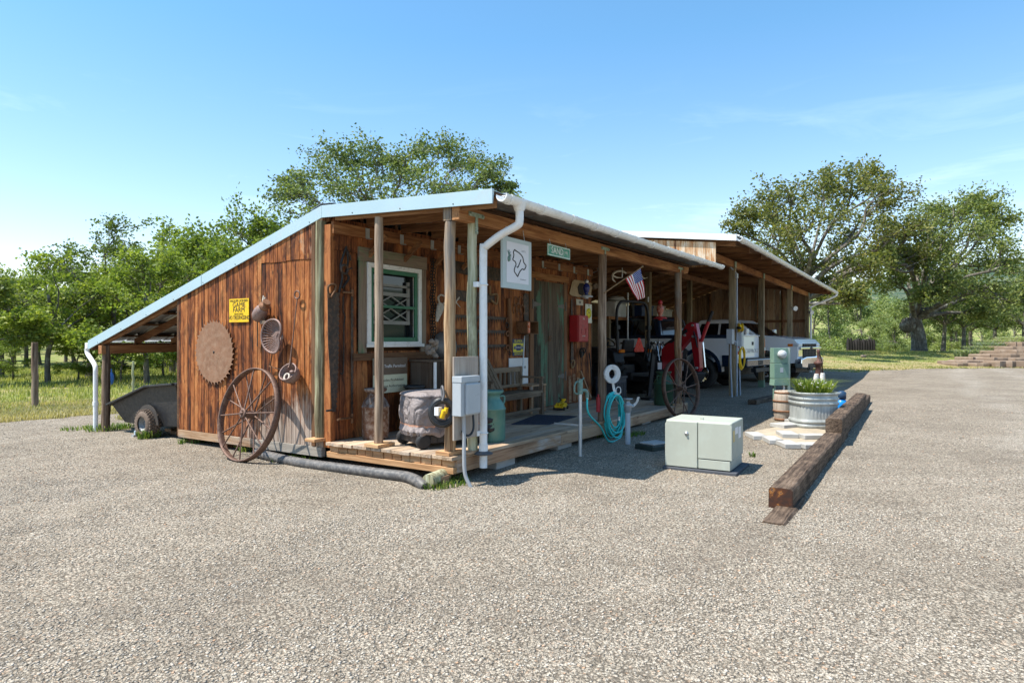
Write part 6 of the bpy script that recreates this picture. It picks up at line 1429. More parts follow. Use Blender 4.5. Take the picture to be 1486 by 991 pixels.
def tie(label, x0, x1, y0, y1, z0, z1, dy=0., end=False):
    s = thing('railroad_tie', label, 'railroad tie', ((x0+x1)/2, (y0+y1)/2, z0), math.atan2(dy, x1-x0), 'old railroad ties edging the yard')
    L, w, h = (x1-x0)/2, (y1-y0)/2, z1-z0; n = 26; rings = []
    for i in range(n+1):
        x = lerp(-L, L, i/n); j = lambda k: .007*mnoise.noise(Vector((x*3.+x0, k*5., z0*9)))+.004*mnoise.noise(Vector((x*14.+x0, k*7., z0*9)))
        c = .018; rings.append([Vector((x,-w+j(1),0)), Vector((x,w+j(2),0)), Vector((x,w+j(3),h-c)), Vector((x,w-c,h+j(4))), Vector((x,0,h+j(8))), Vector((x,-w+c,h+j(5))), Vector((x,-w+j(6),h-c))])
    mb = MB(); mb.loft(rings, smooth=False); mb.build('beam', M_TIE, s, local=True)
    if end: mb = MB(); mb.prism([(p.y*.97, p.z*.97+.002) for p in rings[0]][::-1], (-L-.002,0,0), (0,1,0), (0,0,1), (-.004,0,0)); mb.build('cut_end', M_TIEND, s, local=True)
tie('half buried short tie end nearest the camera', 5.16, 6.2, .855, 1.035, -.10, .035)
tie('long dark tie with an orange freshly cut end facing the camera', 5.70, 8.02, .895, 1.085, .0, .185, .01, True)
tie('lower tie continuing behind the one with the orange end', 8.03, 10.5, .90, 1.10, .0, .18)
tie('upper tie stacked beside the galvanized planter', 9.55, 12.0, .90, 1.10, .182, .36, .02)
tie('lower tie beside and past the planter', 10.51, 13.2, .93, 1.12, .0, .18)
tie('upper tie, farthest of the stacked row, ending in the open yard', 12.01, 14.6, .92, 1.12, .182, .35, .02)
tie('lowest far tie at the end of the row', 13.21, 16.6, .96, 1.15, .0, .18, .04)
a, b = onZ(1069,577), onZ(1121,577)
tie('dark tie lying in shade at the carport edge behind the meter pedestal', 14.6, 17.0, 2.86, 3.05, .0, .12, -.3)
tie('tie end lying crosswise behind the planter', 14.2, 15.2, 1.2, 1.38, .0, .14, .5)
# sand bed and pavers
t = NT('yellow_sand'); v = t.coord(); t.bump(t.noise(v, 60., 4), .4, .01); M_SAND = t.set(t.mix(t.ramp(t.vor(v, 60., 'Distance'), [(.2,0.),(.6,.5)]), t.ramp(t.noise(v, 5., 6, .7), [(.35, (.36,.29,.20)), (.65, (.50,.41,.28))]), (.30,.27,.23)), .95, 0., .1)
mb = MB(); c = Vector((10.35, 1.62, 0)); P = [(c.x+1.05*(1+.22*mnoise.noise(Vector((math.cos(a)*1.5, math.sin(a)*1.5, 3.))))*math.cos(a), c.y+.62*(1+.25*mnoise.noise(Vector((math.cos(a)*2., math.sin(a)*2., 9.))))*math.sin(a)) for a in [2*math.pi*i/48 for i in range(48)]]
vs = [(c.x, c.y, ground_z(c.x,c.y)+.022)] + [(c.x+(x-c.x)*.75, max(1.11,c.y+(y-c.y)*.75), ground_z(x,y)+.018) for x, y in P] + [(x, max(1.105,y), ground_z(x,y)-.012) for x, y in P]
mb.add(vs, [(0,1+i,1+(i+1)%48) for i in range(48)] + [(1+i,49+i,49+(i+1)%48,1+(i+1)%48) for i in range(48)], True); structure(mb.build('sand_bed', M_SAND))
M_PAVE = plain('pale_concrete', (.40,.39,.365), .9, 0, .1, 8., .4, 50.)
for i, (px, py, rz, w, d, lb) in enumerate([(1097,631,.5,.42,.19,'nearest the transformer'),(1121,637,.45,.42,.19,'second in the front row, toward the planter'),(1143,643,.5,.40,.20,'in the middle of the front row'),(1180,645,-.9,.34,.22,'at the end of the front row by the ties'),(1142,630,.4,.40,.22,'in the second row before the planter'),(1180,633,-.95,.34,.20,'beside the ties just before the planter'),(1141,617,-.6,.40,.3,'touching the barrel'),(1158,611,-.6,.36,.24,'half under the planter edge')]):
    q = onZ(px, py, .05); mb = MB(); mb.cbox((0,0,.0),(w,d,.06)); o = mb.build('paver', M_PAVE, bevel=.006); o.location = (q.x, q.y, .038 + .012*(i > 3)); o.rotation_euler = (0,0,rz)
    tag(o, 'pale concrete paver ' + lb, 'paver', 'pavers around the planter')
# galvanized planter
ct = Vector((11.33, 1.47)); rzt = R(-58); s = thing('stock_tank', 'oval galvanized stock tank used as a planter beside the railroad ties', 'tank', (ct.x, ct.y, .03), R(32.3-90))
t = NT('zinc_sheet'); v0 = t.coord(); v = t.vmul(v0, (1,1,.25)); c = t.ramp(t.noise(v, 9., 6, .7), [(.3, (.30,.32,.305)), (.55, (.43,.45,.43)), (.75, (.53,.54,.515))]); M_ZINC = t.set(c, .55, .2, .4)
def rr2(a, hw, hd, p=3.2): c_, s_ = math.cos(a), math.sin(a); k = (abs(c_)**p+abs(s_)**p)**(-1/p); return hw*k*c_, hd*k*s_
NA = 160; rings = []
prof = [(.0,-.012),(.0,.0),(.015,.02),(.02,.045),(.004,.07),(.0,.075),(.018,.09),(.02,.115),(.004,.135),(0.,.15),(0.,.155),(.0,.36),(.0,.37),(.018,.39),(.022,.41),(.004,.43),(.0,.45),(.018,.465),(.02,.49),(.0,.51),(0,.545),(.022,.555),(.03,.57),(.022,.585),(-.01,.582),(-.012,.50)]
for (o_, z) in prof:
    ring = []
    z = z*.95
    for i in range(NA):
        a = 2*math.pi*i/NA; rib = .012*(.5+.5*math.sin(i*2*math.pi/4.))**.7 if .16 < z < .36+.001 else 0.
        x, y = rr2(a, .32+o_+rib-.012*(.155 <= z <= .361), .31+o_+rib-.012*(.155 <= z <= .361)); ring.append(Vector((x, y, z)))
    rings.append(ring)
mb = MB(); mb.loft(rings, caps=False); mb.add(rings[0], [tuple(range(NA-1,-1,-1))]); mb.build('tank', M_ZINC, s, local=True)
mb = MB(); mb.add([Vector((rr2(2*math.pi*i/60,.32,.31)[0], rr2(2*math.pi*i/60,.32,.31)[1], .495)) for i in range(60)], [tuple(range(60))]); mb.build('soil', plain('soil', (.05,.036,.025), .95, 0, .3, 20., .8, 40.), s, local=True)
def blades(name, label, cat, c, rx, ry, n, h, mat, seed, lean=.5, w=.008, kind=None, group=None, z0=0., zf=None):
    rg = random.Random(seed); vs = []; fs = []; rn = []
    for i in range(n):
        a = rg.uniform(0, 6.283); u = math.sqrt(rg.random()); x = c[0]+rx*u*math.cos(a); y = c[1]+ry*u*math.sin(a); z = zf(x, y) if zf else c[2]
        H = h*rg.uniform(.55,1.15); b = rg.uniform(0,6.283); l = lean*rg.uniform(.2,1.)*H; d = Vector((math.cos(b)*l, math.sin(b)*l, 0)) + Vector((math.cos(a)*u, math.sin(a)*u, 0))*lean*H*.6
        pz = Vector((-math.sin(b), math.cos(b), 0))*w*rg.uniform(.7,1.3)
        p0 = Vector((x,y,z)); p1 = p0 + d*.3 + Vector((0,0,H*.6)); p2 = p0 + d + Vector((0,0,H*(.95-.25*lean)))
        k = len(vs); vs += [p0-pz, p0+pz, p1+pz*.8, p1-pz*.8, p2]; fs += [(k,k+1,k+2,k+3),(k+3,k+2,k+4)]; rn += [rg.random()]*2
    me = bpy.data.meshes.new(name); me.from_pydata([tuple(v) for v in vs], [], fs); at = me.attributes.new('rnd','FLOAT','FACE'); at.data.foreach_set('value', rn); me.materials.append(mat); me.update()
    o = bpy.data.objects.new(name, me); COL.objects.link(o)
    if label: tag(o, label, cat, group, kind)
    return o
M_BLADEG = leaf_mat('bright_grass', [(.12,.19,.03),(.22,.30,.05),(.34,.40,.09),(.45,.47,.15)])
M_WEED = leaf_mat('weed_green', [(.06,.12,.025),(.10,.18,.035),(.16,.24,.05),(.30,.32,.12)])
M_DRYG = leaf_mat('dry_grass', [(.13,.17,.045),(.24,.25,.09),(.40,.35,.17),(.52,.45,.26)])
pl = thing('flowering_plant', 'bright grassy plant with small white flowers growing in the stock tank', 'plant', (ct.x, ct.y, .52))
o = blades('foliage', None, None, (0,0,0), .22, .22, 600, .37, M_BLADEG, 4, 1.2, .006); o.parent = pl
mb = MB()
for i in range(46):
    a, u = random.uniform(0,6.28), math.sqrt(random.random()); mb.ell((.25*u*math.cos(a)-.06, .26*u*math.sin(a)-.04, random.uniform(.10,.22)), .012,.012,.009,6,4)
mb.build('flowers', plain('petal_white', (.75,.72,.74), .6), pl, local=True)
M_PUMP = plain('pump_rust', (.085,.038,.028), .65, .25, .3, 12., .2, 60., dirt=(.20,.10,.075), dirt_amt=.6)
pq = atD(1187.5, 520, 11.55); s = thing('hand_pump', 'old rusty cast iron hand pump rising from the planter', 'pump', (pq.x, pq.y, .54)); zt = pq.z + .02*0
H = lambda py: CH + (CY0-py)/F*11.55 - .54
mb = MB(); mb.lathe([(.07,0),(.07,.03),(.045,.05),(.040,H(548)),(.055,H(546)),(.055,H(543)),(.048,H(541)),(.048,H(530)),(.075,H(529)),(.078,H(526)),(.05,H(524)),(.025,H(523)),(.022,H(513)),(.03,H(510)),(.02,H(507)),(0,H(506.5))], (0,0,0), 20); mb.tube(smooth_path([(0,-.04,H(545)),(-.06,-.09,H(546)),(-.09,-.12,H(552))], 4), .022, 9); mb.build('body', M_PUMP, s, local=True)
mb = MB(); mb.tube(smooth_path([(.01,0,H(512)),(.06,-.03,H(518)),(.09,-.05,H(530)),(.10,-.06,H(548)),(.095,-.06,H(553))], 5), .012, 7); mb.build('handle', M_PUMP, s, local=True)
for i, (a, b, lb) in enumerate((((1182,566),(1185,550),'standing upright'),((1191,566),(1194,549),'tilted to the ties'))):
    p, q = atD(*a, 11.15), atD(*b, 11.15); p.z = .53; q.z += .09; mb = MB(); mb.tube([p, lerp(p,q,.5)+Vector((.01,0,.01)), q], [.055,.05,.035], 9)
    tag(mb.build('white_rock', plain('white_stone', (.60,.57,.53), .85, 0, .15, 9., .6, 30.)), 'tall white rock in the planter below the pump, ' + lb, 'rock', 'white rocks in the planter')
# barrel, jug, meter pedestal
q = onZ(1137,612); s = thing('keg', 'small weathered wooden keg with rusty hoops standing behind the planter', 'barrel', (q.x+.10, q.y+.02, .01))
h = .52; mb = MB(); mb.lathe([(.135,0),(.155,h*.2),(.168,h*.5),(.155,h*.8),(.137,h),(.12,h),(.12,h-.02),(0,h-.02)], (0,0,0), 26); mb.build('staves', wood('keg_stave', [(.34, (.16,.115,.085)), (.5, (.30,.235,.18)), (.66, (.44,.37,.30))], 'z', fine=30.), s, local=True)
for z, r_ in ((.03,.140),(h*.33,.165),(h*.66,.165),(h-.035,.142)): mb = MB(); mb.lathe([(r_,-.016),(r_+.006,-.016),(r_+.006,.016),(r_,.016),(r_,-.016)], (0,0,z), 26, caps=False); mb.build('hoop', M_RUST, s, local=True)
q = onZ(1217,609,.0); s = thing('water_jug', 'bright blue jug with a dark cap between the planter and the ties', 'jug', (12.75, 1.20, .0)); s.scale = (1.2,1.2,1.35)
mb = MB(); mb.lathe([(.07,0),(.085,.01),(.085,.22),(.06,.26),(.03,.28),(0,.28)], (0,0,.0), 16); mb.build('body', plain('bright_blue', (.01,.22,.62), .35), s, local=True)
mb = MB(); mb.lathe([(.055,.27),(.065,.275),(.065,.36),(.03,.38),(0,.38)], (0,0,.0), 14); mb.build('cap', plain('navy_cap', (.02,.05,.10), .4), s, local=True)
mb = MB(); mb.lathe([(.045,0),(.05,.2),(.03,.23),(0,.23)], (12.1, 1.24, .0), 12); tag(mb.build('bottle', M_PEW), 'small green bottle on the ground past the blue jug', 'bottle')
M_MET = plain('meter_green', (.17,.28,.215), .45, 0, .08, 5., dirt=(.24,.33,.27), dirt_amt=.4)
q = onZ(1131,602); s = thing('meter_pedestal', 'green electric meter pedestal with a round glass meter beside the carport', 'electric meter', (q.x, q.y, 0), R(-52)); D_ = XD(q.x,q.y)[1]; Z = lambda py: CH+(CY0-py)/F*D_
mb = MB(); mb.box(-.145,.135,-.07,.08,Z(527),Z(505)); mb.box(-.145,.14,-.085,.085,Z(549),Z(527.6)); mb.prism([(-.155,Z(559)),(.15,Z(559)),(.14,Z(549.5)),(-.14,Z(549.5))], (0,-.09,0), (1,0,0), (0,0,1), (0,.18,0)); mb.build('cabinet', M_MET, s, bevel=.006, local=True)
mb = MB(); mb.lathe([(.075,0),(.08,.02),(.075,.03),(.072,.075),(.06,.095),(0,.1)], (0.0,-.071,Z(514)), 22, (0,-1,0)); mb.build('meter', plain('meter_glass', (.50,.52,.52), .12, 0, .15, 25.), s, local=True)
for x in (-.10,.08): mb = MB(); mb.box(x-.02,x+.02,-.02,.02,-.1,Z(559)); mb.build('leg', M_MET if x < 0 else M_GALV, s, local=True)
mb = MB(); mb.box(.145,.20,-.03,.09,Z(572),Z(505)); mb.build('back_post', plain('pale_green_post', (.44,.50,.40), .6), s, bevel=.004, local=True)
mb = MB(); mb.box(-.03,.03,-.087,-.0855,Z(540),Z(533)); mb.build('label', M_EBOX, s, local=True)
# electrical gear on the first carport post
x0 = PX[0]; y0 = BY-.076; D_ = XD(x0,BY)[1]; Z = lambda py: CH+(CY0-py)/F*D_
s = thing('post_switchgear', 'grey switch boxes and conduits fixed to the first carport post', 'electrical box', (x0, y0, 0))
for b_ in ((-.42,-.20,-.02,.12,Z(499),Z(478)),(.02,.24,-.14,-.001,Z(503),Z(477)),(-.09,.015,-.06,-.001,Z(501),Z(494)),(-.06,.06,-.05,-.001,Z(404),Z(397))): mb = MB(); mb.box(*b_); mb.build('switch_box', M_EBOX, s, bevel=.006, local=True)
mb = MB()
for pts in ([(.0,-.03,Z(400)),(.0,-.03,Z(560)),(-.06,-.04,0)], [(-.30,.05,Z(499)),(-.30,.05,Z(530)),(-.34,.02,Z(555)),(-.36,.0,-.05)], [(.14,-.06,Z(503)),(.14,-.06,Z(540)),(.18,-.07,0.0)], [(-.09,-.03,Z(497)),(-.28,.03,Z(492))], [(0,-.02,Z(397)),(-.12,.1,Z(388))]): mb.tube(pts, .019, 8)
mb.build('conduits', plain('blue_grey_conduit', (.36,.40,.46), .5), s, local=True)
mb = MB(); mb.cyl((.16,-.07,Z(477)),(.16,-.07,Z(472)),.03,10); mb.build('lamp_cap', plain('green_cap', (.03,.32,.12), .4), s, local=True)
s = thing('hose_reel', 'yellow air hose reel on the carport post above the switch boxes', 'reel', (x0-.05, y0-.06, Z(475.5)))
mb = MB(); mb.lathe([(.0,-.05),(.11,-.05),(.115,-.035),(.08,-.03),(.08,.03),(.115,.035),(.11,.05),(0,.05)], (0,-.06,0), 24, (-.55,.83,0)); mb.build('drum', M_YEL, s, local=True)
mb = MB(); mb.cyl((0,.0,0),(-.14,-.10,-.02),.03,8); mb.build('crank', M_IRON, s, local=True)
s = thing('yellow_cable', 'coil of yellow cable hanging low on the first carport post', 'cable', (x0+.15, y0-.10, Z(505)))
mb = MB()
for i in range(6): mb.ring((0.0,-.008*i,-.27+.01*i), (-.3,-.95,0), .27-.012*(i%3), .011, 26, 6, sx=.42)
mb.build('coil', M_YEL, s, local=True)
# weeds along the building foot
for i, (px, py, rx, n, h, lb) in enumerate([(650,704,.30,200,.085,'under the front corner of the deck'),(385,652,.35,220,.09,'behind the leaning iron wheel'),(300,640,.4,260,.10,'at the foot of the gable wall below the saw blade'),(216,637,.16,160,.16,'beside the trailer tyre'),(160,624,.35,260,.12,'around the lean-to downspout'),(130,622,.4,160,.08,'at the outer lean-to corner'),(880,632,.3,160,.08,'under the deck behind the hydrant'),(920,632,.25,110,.07,'under the deck behind the standpipe'),(1092,664,.06,26,.07,'beside the transformer base'),(448,664,.5,260,.08,'along the drain pipe by the corner post')]):
    q = onZ(px, py); blades('weeds', 'small patch of green weeds ' + lb, 'weeds', (q.x,q.y,0), rx, rx*.55, n, h, M_WEED, 40+i, .8, .006, 'stuff', None, zf=ground_z)
# ---------------------------------------------------------------- vehicles in the carport
def car_paint(name, col, rough=.22):
    t = NT(name); t.set(col, rough, 0., .5); t.bs.inputs['Coat Weight'].default_value = .6; t.bs.inputs['Coat Roughness'].default_value = .06; return t.mat
M_CWHITE = car_paint('white_car_paint', (.84,.85,.86)); M_CNAVY = car_paint('navy_car_paint', (.008,.022,.05), .25)
M_CGLASS = NT('car_glass').set((.008,.009,.011), .05, 0., .6)
M_CHROME = NT('chrome').set((.75,.76,.78), .10, 1.)
M_BLKP = plain('black_trim', (.018,.018,.02), .5)
M_TYREB = plain('black_tyre', (.028,.027,.026), .85, 0, .2, 12., .4, 60.)
M_LAMPR = plain('red_lens', (.45,.012,.015), .15); M_LAMPW = plain('clear_lens', (.62,.64,.66), .1); M_LAMPO = plain('orange_lens', (.75,.20,.02), .15)
def wheel_part(s, x, y, r, w, side, chrome=True):
    ax = Vector((side,0,0)); c = Vector((x,y,r)); rr_ = r*.60
    mb = MB(); mb.lathe([(rr_,-w/2),(r*.93,-w/2),(r*.985,-w*.36),(r,-w*.2),(r,w*.2),(r*.985,w*.36),(r*.93,w/2),(rr_,w/2*.96),(rr_,-w/2)], c, 48, ax, caps=False); ww = mb.build('wheel', M_TYREB, s, local=True)
    mb = MB(); mb.lathe([(rr_,w*.40),(rr_*.97,w*.46),(rr_*.90,w*.42),(rr_*.86,w*.15),(.0,w*.12)], c, 36, ax, caps=False)
    mb.lathe([(r*.16,w*.12),(r*.16,w*.40),(r*.10,w*.45),(0,w*.455)], c, 18, ax, caps=False)
    for i in range(5):
        a = 2*math.pi*i/5+.3
        for da in (-.16, .16):
            d = Vector((0, math.cos(a+da), math.sin(a+da))); d0 = Vector((0, math.cos(a), math.sin(a)))
            mb.bar(c+ax*(w*.37)+d0*r*.13, c+ax*(w*.40)+d*rr_*.94, r*.10, w*.10, ax)
    mb.build('rim', M_CHROME, ww, local=True)
    mb = MB(); mb.lathe([(rr_*.88,w*.10),(0,w*.09)], c, 24, ax, caps=False); mb.build('hub_shadow', M_BLKP, ww, local=True)
def arch(cy, r, n=12, z0=.0): return [(cy + r*math.cos(math.pi*i/n), max(z0, .44 + r*math.sin(math.pi*i/n))) for i in range(n+1)]
def pickup(label, loc, rz, two_tone, tail_text=None):
    s = thing('pickup_truck', label, 'pickup truck', loc, rz, 'pickup trucks in the carport'); s.scale = (1.06, 1.04, 1.08)
    hw, tail, cabr, cowl, nose, fa = .99, -1.05, 1.20, 3.42, 4.72, 3.75; zb, zr, zh, zro = .58, 1.40, 1.43, 1.98
    low, up = (M_CNAVY, M_CNAVY) if two_tone else (M_CWHITE, M_CWHITE)
    ra, fw = .53, .53
    A_r = [(0 + ra*math.cos(math.pi*i/14), .46+ra*math.sin(math.pi*i/14)) for i in range(15)]; A_f = [(fa + fw*math.cos(math.pi*i/14), .46+fw*math.sin(math.pi*i/14)) for i in range(15)]
    prof = [(tail, .70), (tail, zr-.02), (tail+.03, zr), (cabr, zr), (cowl-.1, zh-.02), (cowl+.15, zh+.02), (nose-.55, zh-.03), (nose-.12, zh-.10), (nose, zh-.22), (nose, .72), (nose-.08, .62), (A_f[0][0], .60)] + A_f + [(A_f[-1][0], .60), (A_r[0][0], .60)] + A_r + [(A_r[-1][0], .62)]
    mb = MB(); mb.prism(prof, (-hw,0,0), (0,1,0), (0,0,1), (2*hw,0,0)); b = mb.build('body', M_CWHITE, s, bevel=.035, local=True)
    b.modifiers['bevel'].segments = 3
    if two_tone:
        # navy lower cladding, arches and rail caps, set a little proud of the body
        for sgn in (-1, 1):
            mb = MB(); x = sgn*(hw+.001); ez = (sgn*.022, 0, 0)
            O = lambda cy, r: [(cy+r*math.cos(math.pi*i/14), .46+r*math.sin(math.pi*i/14)) for i in range(15)]
            for cy in (0, fa):
                P = O(cy, ra+.10) + O(cy, ra)[::-1]; mb.prism(P, (x,0,0), (0,1,0), (0,0,1), ez)
            mb.prism([(ra+.1,.60),(fa-ra-.1,.60),(fa-ra-.1,.86),(ra+.1,.86)], (x,0,0), (0,1,0), (0,0,1), ez); mb.prism([(tail+.02,.66),(-ra-.1,.60),(-ra-.1,.90),(tail+.02,.90)], (x,0,0), (0,1,0), (0,0,1), ez)
            mb.build('cladding', M_CNAVY, s, bevel=.008, local=True)
            mb = MB(); mb.box(min(sgn*hw,sgn*(hw-.12))+(.004*sgn), max(sgn*hw,sgn*(hw-.12))+(.004*sgn), tail+.03, cowl-.3, zr-.07, zr+.028); mb.build('rail_cap', M_CNAVY, s, bevel=.008, local=True)
    mb = MB(); mb.box(-hw+.1, hw-.1, tail+.12, cabr-.05, zr-.02, zr+.012); mb.build('bed_cover', M_BLKP, s, bevel=.006, local=True)
    # cab
    def ringc(z, f, y0, y1, w): return [Vector((-w,y0,z)), Vector((w,y0,z)), Vector((w,y1,z)), Vector((-w,y1,z))]
    mb = MB(); mb.loft([ringc(zr-.02,0,cabr,cowl+.12,hw-.03), ringc(1.86,0,cabr+.13,cowl-.62,hw-.17), ringc(1.95,0,cabr+.2,cowl-.80,hw-.23), ringc(zro,0,cabr+.42,cowl-1.05,hw-.36)], smooth=False)
    c = mb.build('cab', up, s, bevel=.04, local=True); c.modifiers['bevel'].segments = 3
    def sideq(f0, f1, y0a, y1a, y0b, y1b, sgn):   # window on a side slope, bottom to top
        za, zb_ = zr+.03, 1.84; wa = lambda z: lerp(hw-.03, hw-.17, (z-(zr-.02))/(1.86-zr+.02))
        P = [Vector((sgn*(wa(za)+.004),y0a,za)), Vector((sgn*(wa(za)+.004),y1a,za)), Vector((sgn*(wa(zb_)+.004),y1b,zb_)), Vector((sgn*(wa(zb_)+.004),y0b,zb_))]
        return P
    for sgn in (-1, 1):
        for (a, b_, a2, b2) in ((cabr+.16,cabr+.92,cabr+.30,cabr+.92),(cabr+1.0,cowl-.12,cabr+1.0,cowl-.66)):
            P = sideq(0,0,a,b_,a2,b2,sgn); mb = MB(); n = Vector((sgn*.006,0,0)); mb.hexa([p for p in P] + [p+n for p in P]); mb.build('side_window', M_CGLASS, s, local=True)
        mb = MB(); mb.cbox((sgn*(hw+.17), cowl-.22, zr+.14), (.20,.10,.24)); mb.bar((sgn*(hw-.06),cowl-.2,zr+.06),(sgn*(hw+.1),cowl-.22,zr+.08),.05,.05); mb.build('mirror', M_BLKP if two_tone else M_CWHITE, s, bevel=.025, local=True)
        for y in (cabr+.25, cabr+1.2): mb = MB(); mb.cbox((sgn*(hw+.015), y, 1.20), (.03,.20,.045)); mb.build('door_handle', M_BLKP if two_tone else M_CWHITE, s, bevel=.01, local=True)
        mb = MB()
        for y in (cabr+.06, cabr+.96, cowl-.05): mb.box(sgn*hw-.003, sgn*hw+.003, y-.004, y+.004, .64, zr-.02)
        mb.build('door_seam', M_BLKP, s, local=True)
    def endq(y0, z0, w0, y1, z1, w1, o): return [Vector((-w0,y0+o,z0)), Vector((w0,y0+o,z0)), Vector((w1,y1+o,z1)), Vector((-w1,y1+o,z1))]
    P = endq(cabr+.018, zr+.04, hw-.20, cabr+.125, 1.84, hw-.28, -.006); mb = MB(); mb.hexa(P + [p+Vector((0,-.006,0)) for p in P]); mb.build('rear_window', M_CGLASS, s, local=True)
    P = endq(cowl+.09, zr+.02, hw-.12, cowl-.58, 1.835, hw-.24, .012); mb = MB(); mb.hexa([p+Vector((0,.006,.006)) for p in P][::1] + [p+Vector((0,.014,.014)) for p in P]); mb.build('windshield', M_CGLASS, s, local=True)
    # rear end
    mb = MB(); mb.box(-hw+.13, hw-.13, tail-.018, tail+.02, .82, zr-.01); tg = mb.build('tailgate', M_CWHITE, s, bevel=.012, local=True)
    mb = MB(); mb.box(-hw+.12, hw-.12, tail-.05, tail+.05, zr-.008, zr+.02); mb.build('gate_cap', M_CWHITE if two_tone else M_BLKP, tg, bevel=.008, local=True)
    mb = MB(); mb.cbox((0,tail-.024,1.20),(.10,.02,.09)); mb.build('gate_handle', M_BLKP, tg, local=True)
    if tail_text: text_mesh('lettering', tail_text, .155, plain('embossed_grey', (.48,.45,.38), .4), s, (0,tail-.0205,1.00), ROT, .004, sx=1.25)
    for sgn in (-1, 1):
        mb = MB(); mb.box(min(sgn*(hw-.12),sgn*(hw+.006)), max(sgn*(hw-.12),sgn*(hw+.006)), tail-.016, tail+.07, .92, zr-.06); t_ = mb.build('tail_lamp', M_LAMPR, s, bevel=.012, local=True)
        mb = MB(); mb.box(min(sgn*(hw-.11),sgn*(hw+.009)), max(sgn*(hw-.11),sgn*(hw+.009)), tail-.021, tail+.06, 1.0, 1.09); mb.build('reverse_lens', M_LAMPW, t_, bevel=.008, local=True)
    mb = MB(); mb.box(-hw+.02, hw-.02, tail-.24, tail-.03, .60, .80); mb.build('rear_bumper', M_CHROME if not two_tone else M_CNAVY, s, bevel=.03, local=True)
    mb = MB(); mb.box(-hw+.04, hw-.04, tail-.245, tail-.04, .801, .825); mb.box(-.5,.5,tail-.30,tail-.16,.46,.56); mb.box(-.17,.17,tail-.246,tail-.241,.64,.76); mb.build('step_pad', M_BLKP, s, bevel=.006, local=True)
    # front end
    mb = MB(); mb.box(-.62, .62, nose-.02, nose+.035, .78, 1.20); g = mb.build('grille', M_BLKP, s, bevel=.02, local=True)
    mb = MB()
    for z in (.86, .94, 1.02, 1.10, 1.17): mb.box(-.60,.60,nose+.036,nose+.05,z-.010,z+.010)
    for i in range(9): mb.box(-.56+.14*i-.006,-.56+.14*i+.006,nose+.036,nose+.046,.80,1.19)
    mb.build('grille_mesh', M_IRON, g, local=True)
    mb = MB(); mb.box(-.93,.93,nose+.037,nose+.085,1.035,1.095); mb.build('grille_bar', M_CHROME, g, bevel=.012, local=True)
    mb = MB(); mb.prism([(-.12,-.02),(-.03,-.02),(-.03,-.045),(.03,-.045),(.03,-.02),(.12,-.02),(.10,.02),(.03,.02),(.03,.045),(-.03,.045),(-.03,.02),(-.10,.02)], (0,nose+.087,1.065), (1,0,0), (0,0,1), (0,.008,0)); mb.build('emblem', M_BLKP, g, local=True)
    for sgn in (-1, 1):
        xa, xb = sgn*.64, sgn*(hw+.008)
        mb = MB(); mb.box(min(xa,xb), max(xa,xb), nose-.26, nose+.03, 1.10, 1.21); h_ = mb.build('headlight', M_LAMPW, s, bevel=.03, local=True)
        mb = MB(); mb.box(min(sgn*(hw-.05),sgn*(hw+.012)), max(sgn*(hw-.05),sgn*(hw+.012)), nose-.30, nose-.14, 1.115, 1.195); mb.build('marker', M_LAMPO, h_, bevel=.01, local=True)
        mb = MB(); mb.box(min(sgn*.66,sgn*(hw-.03)), max(sgn*.66,sgn*(hw-.03)), nose-.02, nose+.035, .80, 1.03); mb.build('lamp_bezel', M_CHROME, s, bevel=.02, local=True)
        mb = MB(); mb.cyl((sgn*.80,nose+.10,.58),(sgn*.80,nose+.135,.58),.06,16); mb.build('fog_lamp', M_LAMPW, s, local=True)
        mb = MB(); mb.tube([(sgn*.42,nose+.14,.52),(sgn*.42,nose+.17,.44),(sgn*.42,nose+.10,.42)],.025,8); mb.build('tow_hook', M_IRON, s, local=True)
    mb = MB(); mb.prism([(-hw-.01,0),(-hw+.05,-.14),(-.5,-.17),(.5,-.17),(hw-.05,-.14),(hw+.01,0),(hw,.14),(.6,.19),(-.6,.19),(-hw,.14)], (0,nose-.10,.62), (1,0,0), (0,0,1), (0,.24,0)); mb.build('front_bumper', M_CHROME, s, bevel=.035, local=True)
    mb = MB(); mb.box(-.45,.45,nose+.141,nose+.15,.47,.60); mb.box(-.8,.8,nose-.3,nose-.12,.34,.46); mb.build('air_dam', M_BLKP, s, local=True)
    mb = MB(); mb.box(-.62,.62,tail+.2,nose-.3,.38,.62); mb.box(-hw+.10,hw-.10,-.6,.6,.62,.99) if False else None; mb.cyl((-.8,0,.42),(.8,0,.42),.09,10); mb.cyl((-.8,fa,.42),(.8,fa,.42),.08,10); mb.build('chassis', M_BLKP, s, local=True)
    for y in (0, fa):
        for sgn in (-1, 1): wheel_part(s, sgn*(hw-.13), y, .42, .28, sgn)
    return s
TZ = lambda x, y: gz(x, y) - .005
pickup('white over navy pickup truck parked nose in, tailgate toward the yard', (19.50, 5.20, TZ(19.4,5.)), R(-8), True, 'CHEVROLET')
pickup('white pickup truck with chrome grille parked nose out behind the other truck', (24.2, 8.0, TZ(23.,4.)), R(180-10), False)
s = thing('folding_rack', 'pale wooden frame panel leaning on the carport end wall past the white hood', 'panel', (ex-.3, 5.2, 0))
mb = MB(); mb.hexa([(ex-.55,4.55,.4),(ex-.50,4.55,.4),(ex-.50,5.9,.4),(ex-.55,5.9,.4),(ex-.2,4.55,2.3),(ex-.15,4.55,2.3),(ex-.15,5.9,2.3),(ex-.2,5.9,2.3)]); mb.build('panel', plain('grey_board', (.20,.19,.18), .8), s)
mb = MB()
